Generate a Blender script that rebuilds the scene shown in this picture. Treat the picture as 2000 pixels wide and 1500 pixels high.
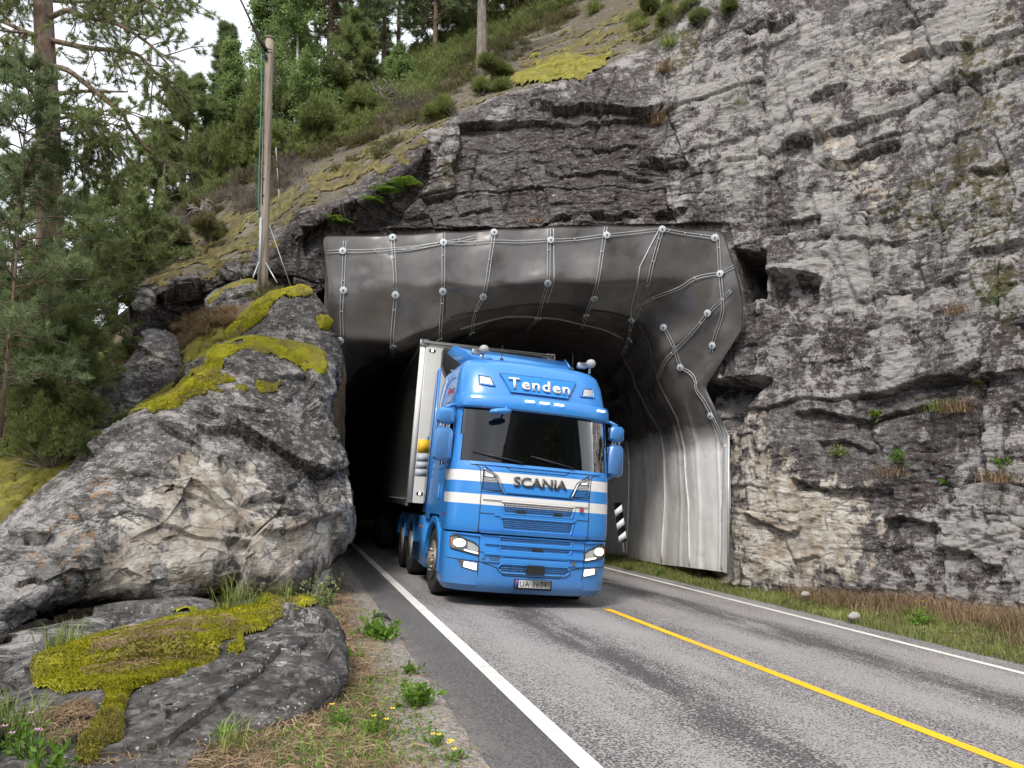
import bpy, math, random
import numpy as np
from mathutils import Vector, Matrix, Euler
random.seed(7)
RNG = np.random.RandomState(11)
for o in list(bpy.data.objects): bpy.data.objects.remove(o)
SC = bpy.context.scene
COL = SC.collection
rad = math.radians
# ---------------------------------------------------------------- camera
F_PX = 1450.0; CAM_H = 1.70; PITCH = rad(8.05)
cam_d = bpy.data.cameras.new('camera'); cam = bpy.data.objects.new('camera', cam_d); COL.objects.link(cam)
cam.location = (0, 0, CAM_H); cam.rotation_euler = (rad(90)+PITCH, 0, 0)
cam_d.sensor_width = 36.0; cam_d.lens = 36.0*F_PX/2000.0
cam_d.clip_start = 0.1; cam_d.clip_end = 3000
SC.camera = cam
SC.render.resolution_x = 1024; SC.render.resolution_y = 768
# ---------------------------------------------------------------- sky and sun (bright overcast)
SUN_EL, SUN_AZ = rad(52), rad(200)      # azimuth clockwise from +Y (north): the sun stands behind the camera, a little left
w = bpy.data.worlds.new('World'); SC.world = w; w.use_nodes = True
nt = w.node_tree; nt.nodes.clear()
out = nt.nodes.new('ShaderNodeOutputWorld'); bg = nt.nodes.new('ShaderNodeBackground')
sky = nt.nodes.new('ShaderNodeTexSky'); sky.sky_type = 'NISHITA'; sky.sun_disc = False
sky.sun_elevation = SUN_EL; sky.sun_rotation = SUN_AZ; sky.air_density = 1.0; sky.dust_density = 4.0; sky.ozone_density = 1.0
tc = nt.nodes.new('ShaderNodeTexCoord'); mp = nt.nodes.new('ShaderNodeMapping'); mp.inputs['Scale'].default_value = (1, 1, 2.6)
nz = nt.nodes.new('ShaderNodeTexNoise'); nz.inputs['Scale'].default_value = 2.3; nz.inputs['Detail'].default_value = 7; nz.inputs['Roughness'].default_value = .55
cr = nt.nodes.new('ShaderNodeValToRGB')
cr.color_ramp.elements[0].position = .34; cr.color_ramp.elements[0].color = (4.3, 4.55, 5.1, 1)
cr.color_ramp.elements[1].position = .62; cr.color_ramp.elements[1].color = (6.9, 7.1, 7.4, 1)
mx = nt.nodes.new('ShaderNodeMixRGB'); mx.inputs[0].default_value = .88
nt.links.new(tc.outputs['Generated'], mp.inputs[0]); nt.links.new(mp.outputs[0], nz.inputs['Vector'])
nt.links.new(nz.outputs[0], cr.inputs[0]); nt.links.new(sky.outputs[0], mx.inputs[1]); nt.links.new(cr.outputs[0], mx.inputs[2])
nt.links.new(mx.outputs[0], bg.inputs[0]); bg.inputs[1].default_value = 0.115; nt.links.new(bg.outputs[0], out.inputs[0])
sl = bpy.data.lights.new('sun', 'SUN'); so = bpy.data.objects.new('sun', sl); COL.objects.link(so)
sl.energy = 1.5; sl.angle = rad(12); sl.color = (1, .96, .9)
sd = Vector((math.sin(SUN_AZ)*math.cos(SUN_EL), math.cos(SUN_AZ)*math.cos(SUN_EL), math.sin(SUN_EL)))
so.rotation_euler = sd.to_track_quat('Z', 'Y').to_euler()
SC.view_settings.view_transform = 'Standard'; SC.view_settings.look = 'None'
SC.view_settings.exposure = 1.05; SC.view_settings.gamma = 1.0
SC.render.engine = 'CYCLES'
SC.cycles.max_bounces = 6; SC.cycles.transparent_max_bounces = 8

# ---------------------------------------------------------------- photo geometry
cp, sp = math.cos(PITCH), math.sin(PITCH)
def P(px, py, d):
    """world point(s) seen at photo pixel (2000x1500) standing d metres ahead of the camera (world Y)"""
    px = np.asarray(px, float); py = np.asarray(py, float); d = np.asarray(d, float)
    x = (px-1000)/F_PX; y = (750-py)/F_PX
    Y = cp - y*sp; Z = sp + y*cp
    return np.stack([x/Y*d, d+0*x, CAM_H+Z/Y*d], -1)
def proj(p):
    p = np.asarray(p, float); X = p[..., 0]; Y = p[..., 1]; Z = p[..., 2]-CAM_H
    f = Y*cp + Z*sp; u = -Y*sp + Z*cp; f = np.where(f > .05, f, .05)
    return 1000+F_PX*X/f, 750-F_PX*u/f
# ---------------------------------------------------------------- noise
def _h(ix, iy, iz, seed):
    h = (ix.astype(np.int64)*374761393 + iy.astype(np.int64)*668265263 + iz.astype(np.int64)*2147483647 + seed*1274126177) & 0xFFFFFFFF
    h = ((h ^ (h >> 13))*1274126177) & 0xFFFFFFFF
    h = ((h ^ (h >> 16))*2246822519) & 0xFFFFFFFF
    return ((h ^ (h >> 15)) & 0xFFFFFF)/float(0xFFFFFF)
def vnoise(p, seed=0):
    i = np.floor(p); f = p-i; f = f*f*(3-2*f); i = i.astype(np.int64)
    r = 0
    for dx in (0, 1):
        for dy in (0, 1):
            for dz in (0, 1):
                wgt = (f[:, 0] if dx else 1-f[:, 0])*(f[:, 1] if dy else 1-f[:, 1])*(f[:, 2] if dz else 1-f[:, 2])
                r = r + wgt*_h(i[:, 0]+dx, i[:, 1]+dy, i[:, 2]+dz, seed)
    return r*2-1
def fbm(p, sc=1, octv=4, seed=0, rough=.5):
    r = 0; a = 1; t = 0
    for k in range(octv):
        r = r + a*vnoise(p*sc*(2.03**k)+k*17.3, seed+k); t += a; a *= rough
    return r/t
def worley(p, seed=0, jit=.95):
    """F1, F2, vector to the cell point, three random numbers of the cell"""
    i = np.floor(p).astype(np.int64); n = len(p)
    f1 = np.full(n, 9.); f2 = np.full(n, 9.); v = np.zeros((n, 3)); c = np.zeros((n, 3))
    for dx in (-1, 0, 1):
        for dy in (-1, 0, 1):
            for dz in (-1, 0, 1):
                a, b, e = i[:, 0]+dx, i[:, 1]+dy, i[:, 2]+dz
                q = np.stack([a+.5+jit*(_h(a, b, e, seed)-.5), b+.5+jit*(_h(a, b, e, seed+1)-.5), e+.5+jit*(_h(a, b, e, seed+2)-.5)], 1)
                dv = p-q; d = np.sqrt((dv**2).sum(1))
                m = d < f1
                f2 = np.where(m, f1, np.minimum(f2, d)); f1 = np.where(m, d, f1)
                v[m] = dv[m]
                c[m, 0] = a[m]; c[m, 1] = b[m]; c[m, 2] = e[m]
    ci = c.astype(np.int64)
    rr = np.stack([_h(ci[:, 0], ci[:, 1], ci[:, 2], seed+k) for k in (11, 12, 13, 14)], 1)
    return f1, f2, v, rr
def smooth(a, b, x):
    t = np.clip((x-a)/(b-a), 0, 1); return t*t*(3-2*t)
def sdist(px, py, poly):
    """signed distance in pixels to a polygon, positive inside"""
    poly = np.asarray(poly, float); d = np.full(px.shape, 1e9); ins = np.zeros(px.shape, bool); n = len(poly)
    for k in range(n):
        a = poly[k]; b = poly[(k+1) % n]; e = b-a; L = max((e**2).sum(), 1e-9)
        t = np.clip(((px-a[0])*e[0]+(py-a[1])*e[1])/L, 0, 1)
        d = np.minimum(d, np.hypot(px-a[0]-t*e[0], py-a[1]-t*e[1]))
        c = ((a[1] > py) != (b[1] > py)) & (px < (b[0]-a[0])*(py-a[1])/((b[1]-a[1]) if b[1] != a[1] else 1e-9)+a[0])
        ins ^= c
    return np.where(ins, d, -d)
def facets(p, sc, seed, tilt=.5, step=.5):
    """fractured rock: every cell is a tilted plane of its own"""
    sc = np.asarray(sc, float)
    q = p/sc
    f1, f2, v, rr = worley(q, seed)
    g = (rr[:, :3]-.5)*2
    return (v*g).sum(1)*tilt + (rr[:, 3]-.5)*step, f2-f1
# ---------------------------------------------------------------- mesh helpers
def props(o, label=None, cat=None, group=None, kind=None):
    if label: o['label'] = label
    if cat: o['category'] = cat
    if group: o['group'] = group
    if kind: o['kind'] = kind
    return o
def mk(name, V, Fc, mat, parent=None, attrs=None, smooth_=True, origin=None, uv=None, **kw):
    """V (n,3) world or parent-local points, Fc (m,k) indices or list of arrays"""
    V = np.asarray(V, np.float32).copy()
    if origin is not None: V -= np.asarray(origin, np.float32)
    me = bpy.data.meshes.new(name)
    blocks = [np.asarray(f, np.int32) for f in (Fc if isinstance(Fc, list) else [Fc]) if len(f)]
    tot = sum(len(b) for b in blocks); loops = np.concatenate([b.ravel() for b in blocks])
    lt = np.concatenate([np.full(len(b), b.shape[1], np.int32) for b in blocks])
    ls = np.concatenate([[0], np.cumsum(lt)[:-1]]).astype(np.int32)
    me.vertices.add(len(V)); me.vertices.foreach_set('co', V.ravel())
    me.loops.add(len(loops)); me.loops.foreach_set('vertex_index', loops)
    me.polygons.add(tot); me.polygons.foreach_set('loop_start', ls); me.polygons.foreach_set('loop_total', lt)
    if smooth_: me.polygons.foreach_set('use_smooth', np.ones(tot, bool))
    me.update(calc_edges=True)
    if uv is not None:
        u = me.uv_layers.new(name='UVMap'); u.data.foreach_set('uv', np.asarray(uv, np.float32)[loops].ravel())
    for k, a in (attrs or {}).items():
        at = me.attributes.new(k, 'FLOAT', 'POINT'); at.data.foreach_set('value', np.asarray(a, np.float32))
    if mat: me.materials.append(mat)
    o = bpy.data.objects.new(name, me); COL.objects.link(o)
    if origin is not None: o.location = origin
    if parent: o.parent = parent
    return props(o, **kw)
def gridfaces(nv, nu, wrap=False):
    a = np.arange(nv*nu).reshape(nv, nu)
    if wrap: a = np.concatenate([a, a[:, :1]], 1)
    return np.stack([a[:-1, :-1], a[:-1, 1:], a[1:, 1:], a[1:, :-1]], -1).reshape(-1, 4)
def gnormals(G):
    du = np.gradient(G, axis=1); dv = np.gradient(G, axis=0); n = np.cross(du, dv)
    return n/np.maximum(np.linalg.norm(n, axis=-1, keepdims=True), 1e-9)
def empty(name, loc=(0, 0, 0), rot=None, **kw):
    o = bpy.data.objects.new(name, None); COL.objects.link(o); o.location = loc; o.empty_display_size = .2
    if rot: o.rotation_euler = rot
    return props(o, **kw)
class MB:
    """collects primitives and links them as one mesh"""
    def __init__(s): s.v = []; s.f = {}; s.n = 0
    def add(s, V, Fc):
        V = np.asarray(V, float).reshape(-1, 3); off = s.n; s.v.append(V); s.n += len(V)
        if isinstance(Fc, np.ndarray): Fc = Fc.tolist()
        for f in Fc: s.f.setdefault(len(f), []).append([i+off for i in f])
        return s
    def box(s, c, sz, bev=0.0, rot=None):
        x, y, z = sz[0]/2, sz[1]/2, sz[2]/2; b = min(bev, x*.9, y*.9, z*.9)
        if b <= 0:
            V = [(i*x, j*y, k*z) for i in (-1, 1) for j in (-1, 1) for k in (-1, 1)]
            Fc = [(0, 1, 3, 2), (4, 6, 7, 5), (0, 4, 5, 1), (2, 3, 7, 6), (0, 2, 6, 4), (1, 5, 7, 3)]
        else:
            V = []; ix = {}
            for i in (-1, 1):
                for j in (-1, 1):
                    for k in (-1, 1):
                        for a in range(3):
                            p = [i*(x-b), j*(y-b), k*(z-b)]; p[a] += (i, j, k)[a]*b
                            ix[(i, j, k, a)] = len(V); V.append(p)
            Fc = []
            for a in range(3):
                o1, o2 = [q for q in range(3) if q != a]
                for sgn in (-1, 1):
                    r = []
                    for u, w_ in ((-1, -1), (1, -1), (1, 1), (-1, 1)):
                        t = [0, 0, 0]; t[a] = sgn; t[o1] = u; t[o2] = w_; r.append(ix[(*t, a)])
                    Fc.append(r)
                # edges running along axis a
                for u in (-1, 1):
                    for w_ in (-1, 1):
                        t0 = [0, 0, 0]; t0[a] = -1; t0[o1] = u; t0[o2] = w_; t1 = list(t0); t1[a] = 1
                        Fc.append([ix[(*t0, o1)], ix[(*t0, o2)], ix[(*t1, o2)], ix[(*t1, o1)]])
            for i in (-1, 1):
                for j in (-1, 1):
                    for k in (-1, 1): Fc.append([ix[(i, j, k, 0)], ix[(i, j, k, 1)], ix[(i, j, k, 2)]])
        V = np.array(V, float)
        if rot is not None: V = V @ np.array(Euler(rot).to_matrix()).T
        return s.add(V+np.array(c), Fc)
    def tube(s, pts, r, n=6, cap=True):
        pts = np.asarray(pts, float); m = len(pts); r = np.broadcast_to(np.asarray(r, float), (m,))
        t = np.gradient(pts, axis=0); t /= np.maximum(np.linalg.norm(t, axis=1, keepdims=True), 1e-9)
        ref = np.array([0, 0, 1.]) if abs(t[:, 2]).mean() < .8 else np.array([1., 0, 0])
        a = np.cross(t, ref); a /= np.maximum(np.linalg.norm(a, axis=1, keepdims=True), 1e-9); b = np.cross(t, a)
        th = np.arange(n)*2*math.pi/n
        V = pts[:, None]+r[:, None, None]*(a[:, None]*np.cos(th)[None, :, None]+b[:, None]*np.sin(th)[None, :, None])
        Fc = gridfaces(m, n, True).tolist() if n > 2 else []
        # gridfaces(wrap) indexes the closing column by itself
        Fc = [[i*n+j, i*n+(j+1) % n, (i+1)*n+(j+1) % n, (i+1)*n+j] for i in range(m-1) for j in range(n)]
        if cap: Fc += [list(range(n))[::-1], [(m-1)*n+j for j in range(n)]]
        return s.add(V, Fc)
    def lathe(s, prof, c=(0, 0, 0), axis='z', n=24, sx=1, sy=1):
        prof = np.asarray(prof, float); m = len(prof); th = np.arange(n)*2*math.pi/n
        V = np.zeros((m, n, 3)); V[..., 0] = prof[:, :1]*np.cos(th)*sx; V[..., 1] = prof[:, :1]*np.sin(th)*sy; V[..., 2] = prof[:, 1:2]
        if axis == 'x': V = V[..., [2, 0, 1]]
        if axis == 'y': V = V[..., [0, 2, 1]]
        Fc = [[i*n+j, i*n+(j+1) % n, (i+1)*n+(j+1) % n, (i+1)*n+j] for i in range(m-1) for j in range(n)]
        Fc += [list(range(n))[::-1], [(m-1)*n+j for j in range(n)]]
        return s.add(V.reshape(-1, 3)+np.array(c), Fc)
    def prism(s, poly, a0, a1, axis='y'):
        """polygon in the two other axes, extruded along axis from a0 to a1"""
        n = len(poly); V = []
        for a in (a0, a1):
            for u, v in poly: V.append({'y': (u, a, v), 'x': (a, u, v), 'z': (u, v, a)}[axis])
        Fc = [list(range(n)), [n+i for i in range(n)][::-1]]+[[i, n+i, n+(i+1) % n, (i+1) % n] for i in range(n)]
        return s.add(V, Fc)
    def build(s, name, mat, parent=None, smooth_=False, origin=None, attrs=None, **kw):
        V = np.concatenate(s.v) if s.v else np.zeros((0, 3))
        o = mk(name, V, [np.array(f) for f in s.f.values()], mat, parent, smooth_=smooth_, origin=origin, attrs=attrs, **kw)
        return o
def autosmooth(o, ang=35):
    me = o.data; me.polygons.foreach_set('use_smooth', np.ones(len(me.polygons), bool))
    try: me.set_sharp_from_angle(angle=rad(ang))
    except Exception: pass
    return o
def text_geo(body, size=1, bold=0.0, shear=0.0, space=1.0):
    c = bpy.data.curves.new('t', 'FONT'); c.body = body; c.size = size; c.offset = bold; c.shear = shear; c.space_character = space
    c.align_x = 'CENTER'; c.align_y = 'CENTER'; c.resolution_u = 4; c.fill_mode = 'BOTH' if hasattr(c, 'fill_mode') else c.fill_mode
    o = bpy.data.objects.new('t', c); COL.objects.link(o); bpy.context.view_layer.update()
    me = o.evaluated_get(bpy.context.evaluated_depsgraph_get()).to_mesh()
    V = np.array([v.co[:] for v in me.vertices]); Fc = [list(p.vertices) for p in me.polygons]
    o.evaluated_get(bpy.context.evaluated_depsgraph_get()).to_mesh_clear(); bpy.data.objects.remove(o)
    return V, Fc

# ================================================================= materials
class NT:
    def __init__(s, name):
        s.m = bpy.data.materials.new(name); s.m.use_nodes = True; s.t = s.m.node_tree; s.t.nodes.clear()
        s.o = s.t.nodes.new('ShaderNodeOutputMaterial'); s.b = s.t.nodes.new('ShaderNodeBsdfPrincipled'); s.t.links.new(s.b.outputs[0], s.o.inputs[0])
        s.tc = s.t.nodes.new('ShaderNodeTexCoord')
    def n(s, ty, **kw):
        nd = s.t.nodes.new(ty)
        for k, v in kw.items():
            if k.startswith('i_'): s.set(nd.inputs[int(k[2:]) if k[2:].isdigit() else k[2:].replace('_', ' ')], v)
            else: setattr(nd, k, v)
        return nd
    def set(s, inp, v):
        if isinstance(v, bpy.types.NodeSocket): s.t.links.new(v, inp)
        else: inp.default_value = v
    def geo(s): return s.n('ShaderNodeNewGeometry').outputs['Position']
    def map(s, scale, src=None):
        m = s.n('ShaderNodeMapping'); s.set(m.inputs[0], src if src is not None else s.geo()); m.inputs['Scale'].default_value = scale; return m.outputs[0]
    def noise(s, sc, det=4, rough=.55, vec=None, dist=0):
        nd = s.n('ShaderNodeTexNoise'); s.set(nd.inputs['Vector'], vec if vec is not None else s.geo())
        nd.inputs['Scale'].default_value = sc; nd.inputs['Detail'].default_value = det; nd.inputs['Roughness'].default_value = rough; nd.inputs['Distortion'].default_value = dist
        return nd.outputs[0]
    def voro(s, sc, vec=None, feat='F1', out=0):
        nd = s.n('ShaderNodeTexVoronoi'); nd.feature = feat; s.set(nd.inputs['Vector'], vec if vec is not None else s.geo()); nd.inputs['Scale'].default_value = sc
        return nd.outputs[out]
    def ramp(s, x, lo, hi, a=0.0, b=1.0):
        nd = s.n('ShaderNodeMapRange'); s.set(nd.inputs[0], x); nd.inputs[1].default_value = lo; nd.inputs[2].default_value = hi
        nd.inputs[3].default_value = a; nd.inputs[4].default_value = b; return nd.outputs[0]
    def mth(s, op, a, b=0.0, c=None):
        nd = s.n('ShaderNodeMath'); nd.operation = op; s.set(nd.inputs[0], a); s.set(nd.inputs[1], b)
        if c is not None: s.set(nd.inputs[2], c)
        return nd.outputs[0]
    def mix(s, f, a, b, mode='MIX'):
        nd = s.n('ShaderNodeMixRGB'); nd.blend_type = mode; s.set(nd.inputs[0], f); s.set(nd.inputs[1], a if not isinstance(a, tuple) else (*a[:3], 1)); s.set(nd.inputs[2], b if not isinstance(b, tuple) else (*b[:3], 1)); return nd.outputs[0]
    def attr(s, name): 
        nd = s.n('ShaderNodeAttribute'); nd.attribute_name = name; return nd.outputs['Fac']
    def col(s, c): s.set(s.b.inputs['Base Color'], c if not isinstance(c, tuple) else (*c[:3], 1)); return s
    def rough(s, r): s.set(s.b.inputs['Roughness'], r); return s
    def bump(s, h, st=.5, dist=.02):
        nd = s.n('ShaderNodeBump'); nd.inputs['Strength'].default_value = st; nd.inputs['Distance'].default_value = dist; s.set(nd.inputs['Height'], h); s.t.links.new(nd.outputs[0], s.b.inputs['Normal']); return s
def simple(name, c, rough=.5, metal=0, var=.12, vs=6, bump=0, bs=60, coat=0, spec=None):
    t = NT(name); n = t.noise(vs, 5)
    t.col(t.mix(t.ramp(n, .3, .7), tuple(x*(1-var) for x in c), tuple(min(1, x*(1+var)) for x in c)))
    t.rough(t.ramp(t.noise(vs*3, 3), .3, .7, max(.02, rough-.06), min(1, rough+.06)))
    t.b.inputs['Metallic'].default_value = metal
    if coat: t.b.inputs['Coat Weight'].default_value = coat; t.b.inputs['Coat Roughness'].default_value = .06
    if spec is not None: t.b.inputs['Specular IOR Level'].default_value = spec
    if bump: t.bump(t.noise(bs, 4), bump, .01)
    return t.m
def emis(name, c, st):
    t = NT(name); t.col(c); t.b.inputs['Emission Color'].default_value = (*c, 1); t.b.inputs['Emission Strength'].default_value = st; return t.m
def rockmat(name, dark=(.066, .050, .049), grey=(.20, .187, .183), lich=(.44, .415, .395), lw=1.0, orange=0.0, streak=1.0, strata=(1, 1, 6)):
    t = NT(name); pos = t.geo()
    n_big = t.noise(.7, 6, .6); n_mid = t.noise(3.2, 8, .62); n_fine = t.noise(28, 6, .65)
    st = t.noise(1.0, 6, .6, t.map((1.5, 1.5, .2)), .6)                     # vertical seepage streaks
    la = t.noise(2.2, 7, .65, t.map(strata), .3)                         # bedding
    a = t.mth('ADD', t.mth('MULTIPLY', n_big, .9), t.mth('ADD', t.mth('MULTIPLY', st, 1.0*streak), t.mth('MULTIPLY', la, .6)))
    a = t.mth('ADD', a, t.mth('MULTIPLY', n_mid, .8))
    tot = .9+1.0*streak+.6+.8
    f = t.ramp(t.mth('DIVIDE', a, tot), .45, .56)
    f = t.mth('SUBTRACT', f, t.attr('dark')); f = t.mth('MAXIMUM', f, 0.0)
    f = t.n('ShaderNodeClamp', i_0=f).outputs[0]
    c = t.mix(f, dark, grey)
    c = t.mix(t.ramp(n_fine, .38, .62, 0, .6), c, tuple(x*.35 for x in grey))
    c = t.mix(t.ramp(la, .55, .7, 0, .35), c, (.13, .12, .125))
    mo = t.noise(8, 9, .8, t.map((1, 1, 1.8))); c = t.mix(t.ramp(mo, .50, .57, 0, .75), c, tuple(x*.55 for x in dark))
    mo2 = t.noise(7, 8, .7, t.map((1, 1, 1.8))); c = t.mix(t.ramp(mo2, .53, .60, 0, .6), c, tuple(x*1.5 for x in grey))
    # pale crust lichen, in blotches of several sizes
    wv = t.mix(.06, pos, t.n('ShaderNodeTexNoise', i_Scale=9.0, i_Detail=4.0, i_0=pos).outputs[1])
    l1 = t.noise(5.5, 12, .82, wv); l2 = t.noise(1.3, 5, .6); l3 = t.noise(30, 6, .75, wv)
    l = t.mth('ADD', t.mth('MULTIPLY', l1, .62), t.mth('ADD', t.mth('MULTIPLY', t.mth('ADD', t.mth('MULTIPLY', t.mth('SUBTRACT', l2, .5), 1.9), .5), .35), t.mth('MULTIPLY', l3, .30)))
    l = t.mth('ADD', l, t.mth('MULTIPLY', t.mth('SUBTRACT', st, .5), .3))
    l = t.mth('ADD', l, t.mth('MULTIPLY', t.mth('SUBTRACT', t.attr('lich'), .5), .32*lw))
    lm = t.ramp(l, .685, .72, 0, .88)
    c = t.mix(lm, c, t.mix(t.ramp(l3, .3, .7), tuple(x*.72 for x in lich), lich))
    sp_ = t.voro(16, wv); c = t.mix(t.mth('MULTIPLY', t.ramp(sp_, .17, .10), t.ramp(t.noise(2.5, 3), .42, .5)), c, (.55, .53, .5))
    # fresh cream coloured broken faces
    cm = t.mth('ADD', t.attr('cream'), t.mth('MULTIPLY', t.mth('SUBTRACT', t.noise(4.5, 8, .66, t.map((1, 1, .55))), .5), 2.4))
    c = t.mix(t.ramp(cm, .42, .62, 0, .92), c, t.mix(t.ramp(n_mid, .4, .6), (.36, .30, .23), (.62, .58, .52)))
    if orange:
        om = t.mth('ADD', t.noise(7, 7, .7), t.mth('MULTIPLY', t.mth('SUBTRACT', t.attr('orange'), 1.0), .5))
        c = t.mix(t.ramp(om, .545, .6, 0, .75), c, (.36, .2, .09))
    # dark cushion moss stuck to the face
    mm = t.mth('ADD', t.mth('MULTIPLY', t.noise(6, 6, .7), .7), t.mth('MULTIPLY', t.noise(1.1, 3), .45))
    mm = t.mth('ADD', mm, t.mth('MULTIPLY', t.mth('SUBTRACT', t.attr('moss'), .5), .5))
    c = t.mix(t.ramp(mm, .668, .72, 0, .85), c, t.mix(t.ramp(n_fine, .3, .7), (.035, .03, .012), (.125, .11, .032)))
    fs = t.noise(1.0, 5, .6, t.map((1.3, 1.3, 13), wv), .2); c = t.mix(t.mth('MULTIPLY', t.ramp(t.mth('ABSOLUTE', t.mth('SUBTRACT', fs, .5)), .022, .006), t.ramp(t.noise(1.7, 4), .45, .58, 0, .8)), c, (.022, .018, .018))
    s2 = t.noise(1.0, 4, .6, t.map((6, 6, .14))); c = t.mix(t.mth('MULTIPLY', t.ramp(s2, .60, .68), t.ramp(t.attr('lich'), .3, .7, .1, .6)), c, (.40, .375, .36))
    s3 = t.noise(1.0, 4, .6, t.map((3.2, 3.2, .12))); c = t.mix(t.ramp(s3, .60, .70, 0, .6), c, (.045, .037, .036))
    # thin dark joints
    jo = t.voro(.9, t.map((1, 1, 3.4), t.mix(.16, pos, t.n('ShaderNodeTexNoise', i_Scale=1.6, i_Detail=5.0, i_0=pos).outputs[1])), 'DISTANCE_TO_EDGE'); c = t.mix(t.mth('MULTIPLY', t.ramp(jo, .022, .006), t.ramp(n_mid, .46, .58, 0, .7)), c, (.02, .018, .017))
    # peat, needles and thin heather on the gentle slope
    pe = t.mth('MULTIPLY', t.attr('peat'), t.ramp(t.noise(2.6, 7, .7), .36, .5)); c = t.mix(pe, c, t.mix(t.ramp(n_fine, .35, .65), (.07, .058, .03), (.2, .165, .10)))
    t.col(c); t.rough(.82); t.b.inputs['Specular IOR Level'].default_value = .3
    h = t.mth('ADD', t.mth('MULTIPLY', t.noise(9, 8, .7), .7), t.mth('MULTIPLY', t.noise(6, 6, .7, t.map((1, 1, 4.5))), .6))
    h = t.mth('ADD', h, t.mth('MULTIPLY', t.noise(16, 6, .75), .6))
    t.bump(h, 1.0, .05)
    return t.m
M = {}
M['cliff'] = rockmat('cliff rock')
M['boulder'] = rockmat('boulder rock', dark=(.07, .063, .058), grey=(.30, .285, .265), lw=1.0, orange=1, streak=.5, strata=(1, 1, 2))
M['slate'] = rockmat('slate rock', dark=(.055, .051, .048), grey=(.19, .18, .168), lw=.7, streak=.4, strata=(1, 1, 2.5))
def mossmat(name, a, b, c_, sc=14):
    t = NT(name); n = t.noise(sc, 6, .7); n2 = t.noise(2.2, 4); n3 = t.noise(90, 3, .7); v = t.attr('var')
    c = t.mix(t.ramp(t.mth('ADD', t.mth('MULTIPLY', n, .6), t.mth('MULTIPLY', v, .4)), .32, .62), a, b)
    c = t.mix(t.ramp(n2, .47, .62, 0, .85), c, c_)
    c = t.mix(t.ramp(n3, .4, .7, 0, .4), c, tuple(x*.5 for x in a))
    t.col(c); t.rough(.95); t.b.inputs['Specular IOR Level'].default_value = .1
    t.bump(t.mth('ADD', t.noise(45, 5, .8), t.noise(120, 3, .8)), 1.0, .03); return t.m
M['moss_bright'] = mossmat('bright moss', (.27, .26, .02), (.60, .56, .05), (.36, .30, .10))
M['moss_lemon'] = mossmat('lemon moss', (.36, .35, .02), (.76, .73, .06), (.42, .35, .12), 11)
M['moss_olive'] = mossmat('olive moss', (.17, .155, .03), (.43, .40, .09), (.31, .27, .09), 9)
M['moss_pale'] = mossmat('pale slope moss', (.11, .095, .04), (.32, .28, .11), (.17, .135, .085), 7)
def leafmat(name, a, b, rough=.6, trans=.25, c_=None, cf=.1):
    t = NT(name); v = t.attr('var')
    c = t.mix(v, a, b)
    c = t.mix(t.ramp(t.noise(.9, 3), .35, .65, 0, .55), c, tuple(x*.55 for x in a))
    if c_: c = t.mix(t.ramp(v, 1-cf, 1-cf+.02), c, c_)
    t.col(c); t.rough(rough); t.b.inputs['Specular IOR Level'].default_value = .25
    tr = t.n('ShaderNodeBsdfTranslucent'); t.set(tr.inputs[0], c); mxs = t.n('ShaderNodeMixShader'); mxs.inputs[0].default_value = trans
    t.t.links.new(t.b.outputs[0], mxs.inputs[1]); t.t.links.new(tr.outputs[0], mxs.inputs[2]); t.t.links.new(mxs.outputs[0], t.o.inputs[0])
    return t.m
M['pine_leaf'] = leafmat('pine needles', (.15, .19, .075), (.42, .5, .2), trans=.5)
M['pine_leaf_blue'] = leafmat('blue green pine needles', (.15, .20, .10), (.42, .52, .26), trans=.5)
M['spruce_leaf'] = leafmat('dark pine needles', (.12, .16, .07), (.34, .42, .18), trans=.45)
M['birch_leaf'] = leafmat('birch leaves', (.19, .28, .09), (.42, .54, .22), trans=.5, c_=(.5, .33, .03), cf=.015)
M['juniper_leaf'] = leafmat('juniper needles', (.14, .18, .055), (.38, .44, .15))
M['heather_leaf'] = leafmat('heather sprigs', (.12, .12, .05), (.28, .27, .11), c_=(.26, .17, .13), cf=.18)
M['dead_twig'] = leafmat('dry grey twigs', (.13, .1, .08), (.32, .28, .24))
M['fern_leaf'] = leafmat('fern fronds', (.1, .2, .02), (.3, .42, .06), trans=.4)
M['weed_leaf'] = leafmat('weed leaves', (.1, .23, .025), (.28, .45, .07), trans=.4)
M['grass_green'] = leafmat('green grass', (.13, .19, .04), (.42, .48, .14), trans=.35)
M['grass_dry'] = leafmat('dry grass', (.2, .13, .07), (.55, .4, .25), trans=.3)
M['flower_yellow'] = simple('yellow petals', (.85, .6, .01), .6)
M['flower_pink'] = simple('pink petals', (.5, .25, .4), .6)
def barkmat(name, a, b, sc=(14, 14, 3)):
    t = NT(name); n = t.noise(1.0, 6, .7, t.map(sc)); c = t.mix(t.ramp(n, .35, .65), a, b)
    c = t.mix(t.ramp(t.noise(5, 5), .5, .7, 0, .6), c, (.3, .28, .25)); t.col(c); t.rough(.9); t.bump(n, .8, .03); return t.m
M['pine_bark'] = barkmat('pine bark', (.09, .06, .045), (.25, .17, .12))
M['grey_bark'] = barkmat('grey bark', (.12, .1, .09), (.3, .26, .23))
M['birch_bark'] = barkmat('birch bark', (.3, .29, .27), (.65, .62, .58), (5, 5, 14))
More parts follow.
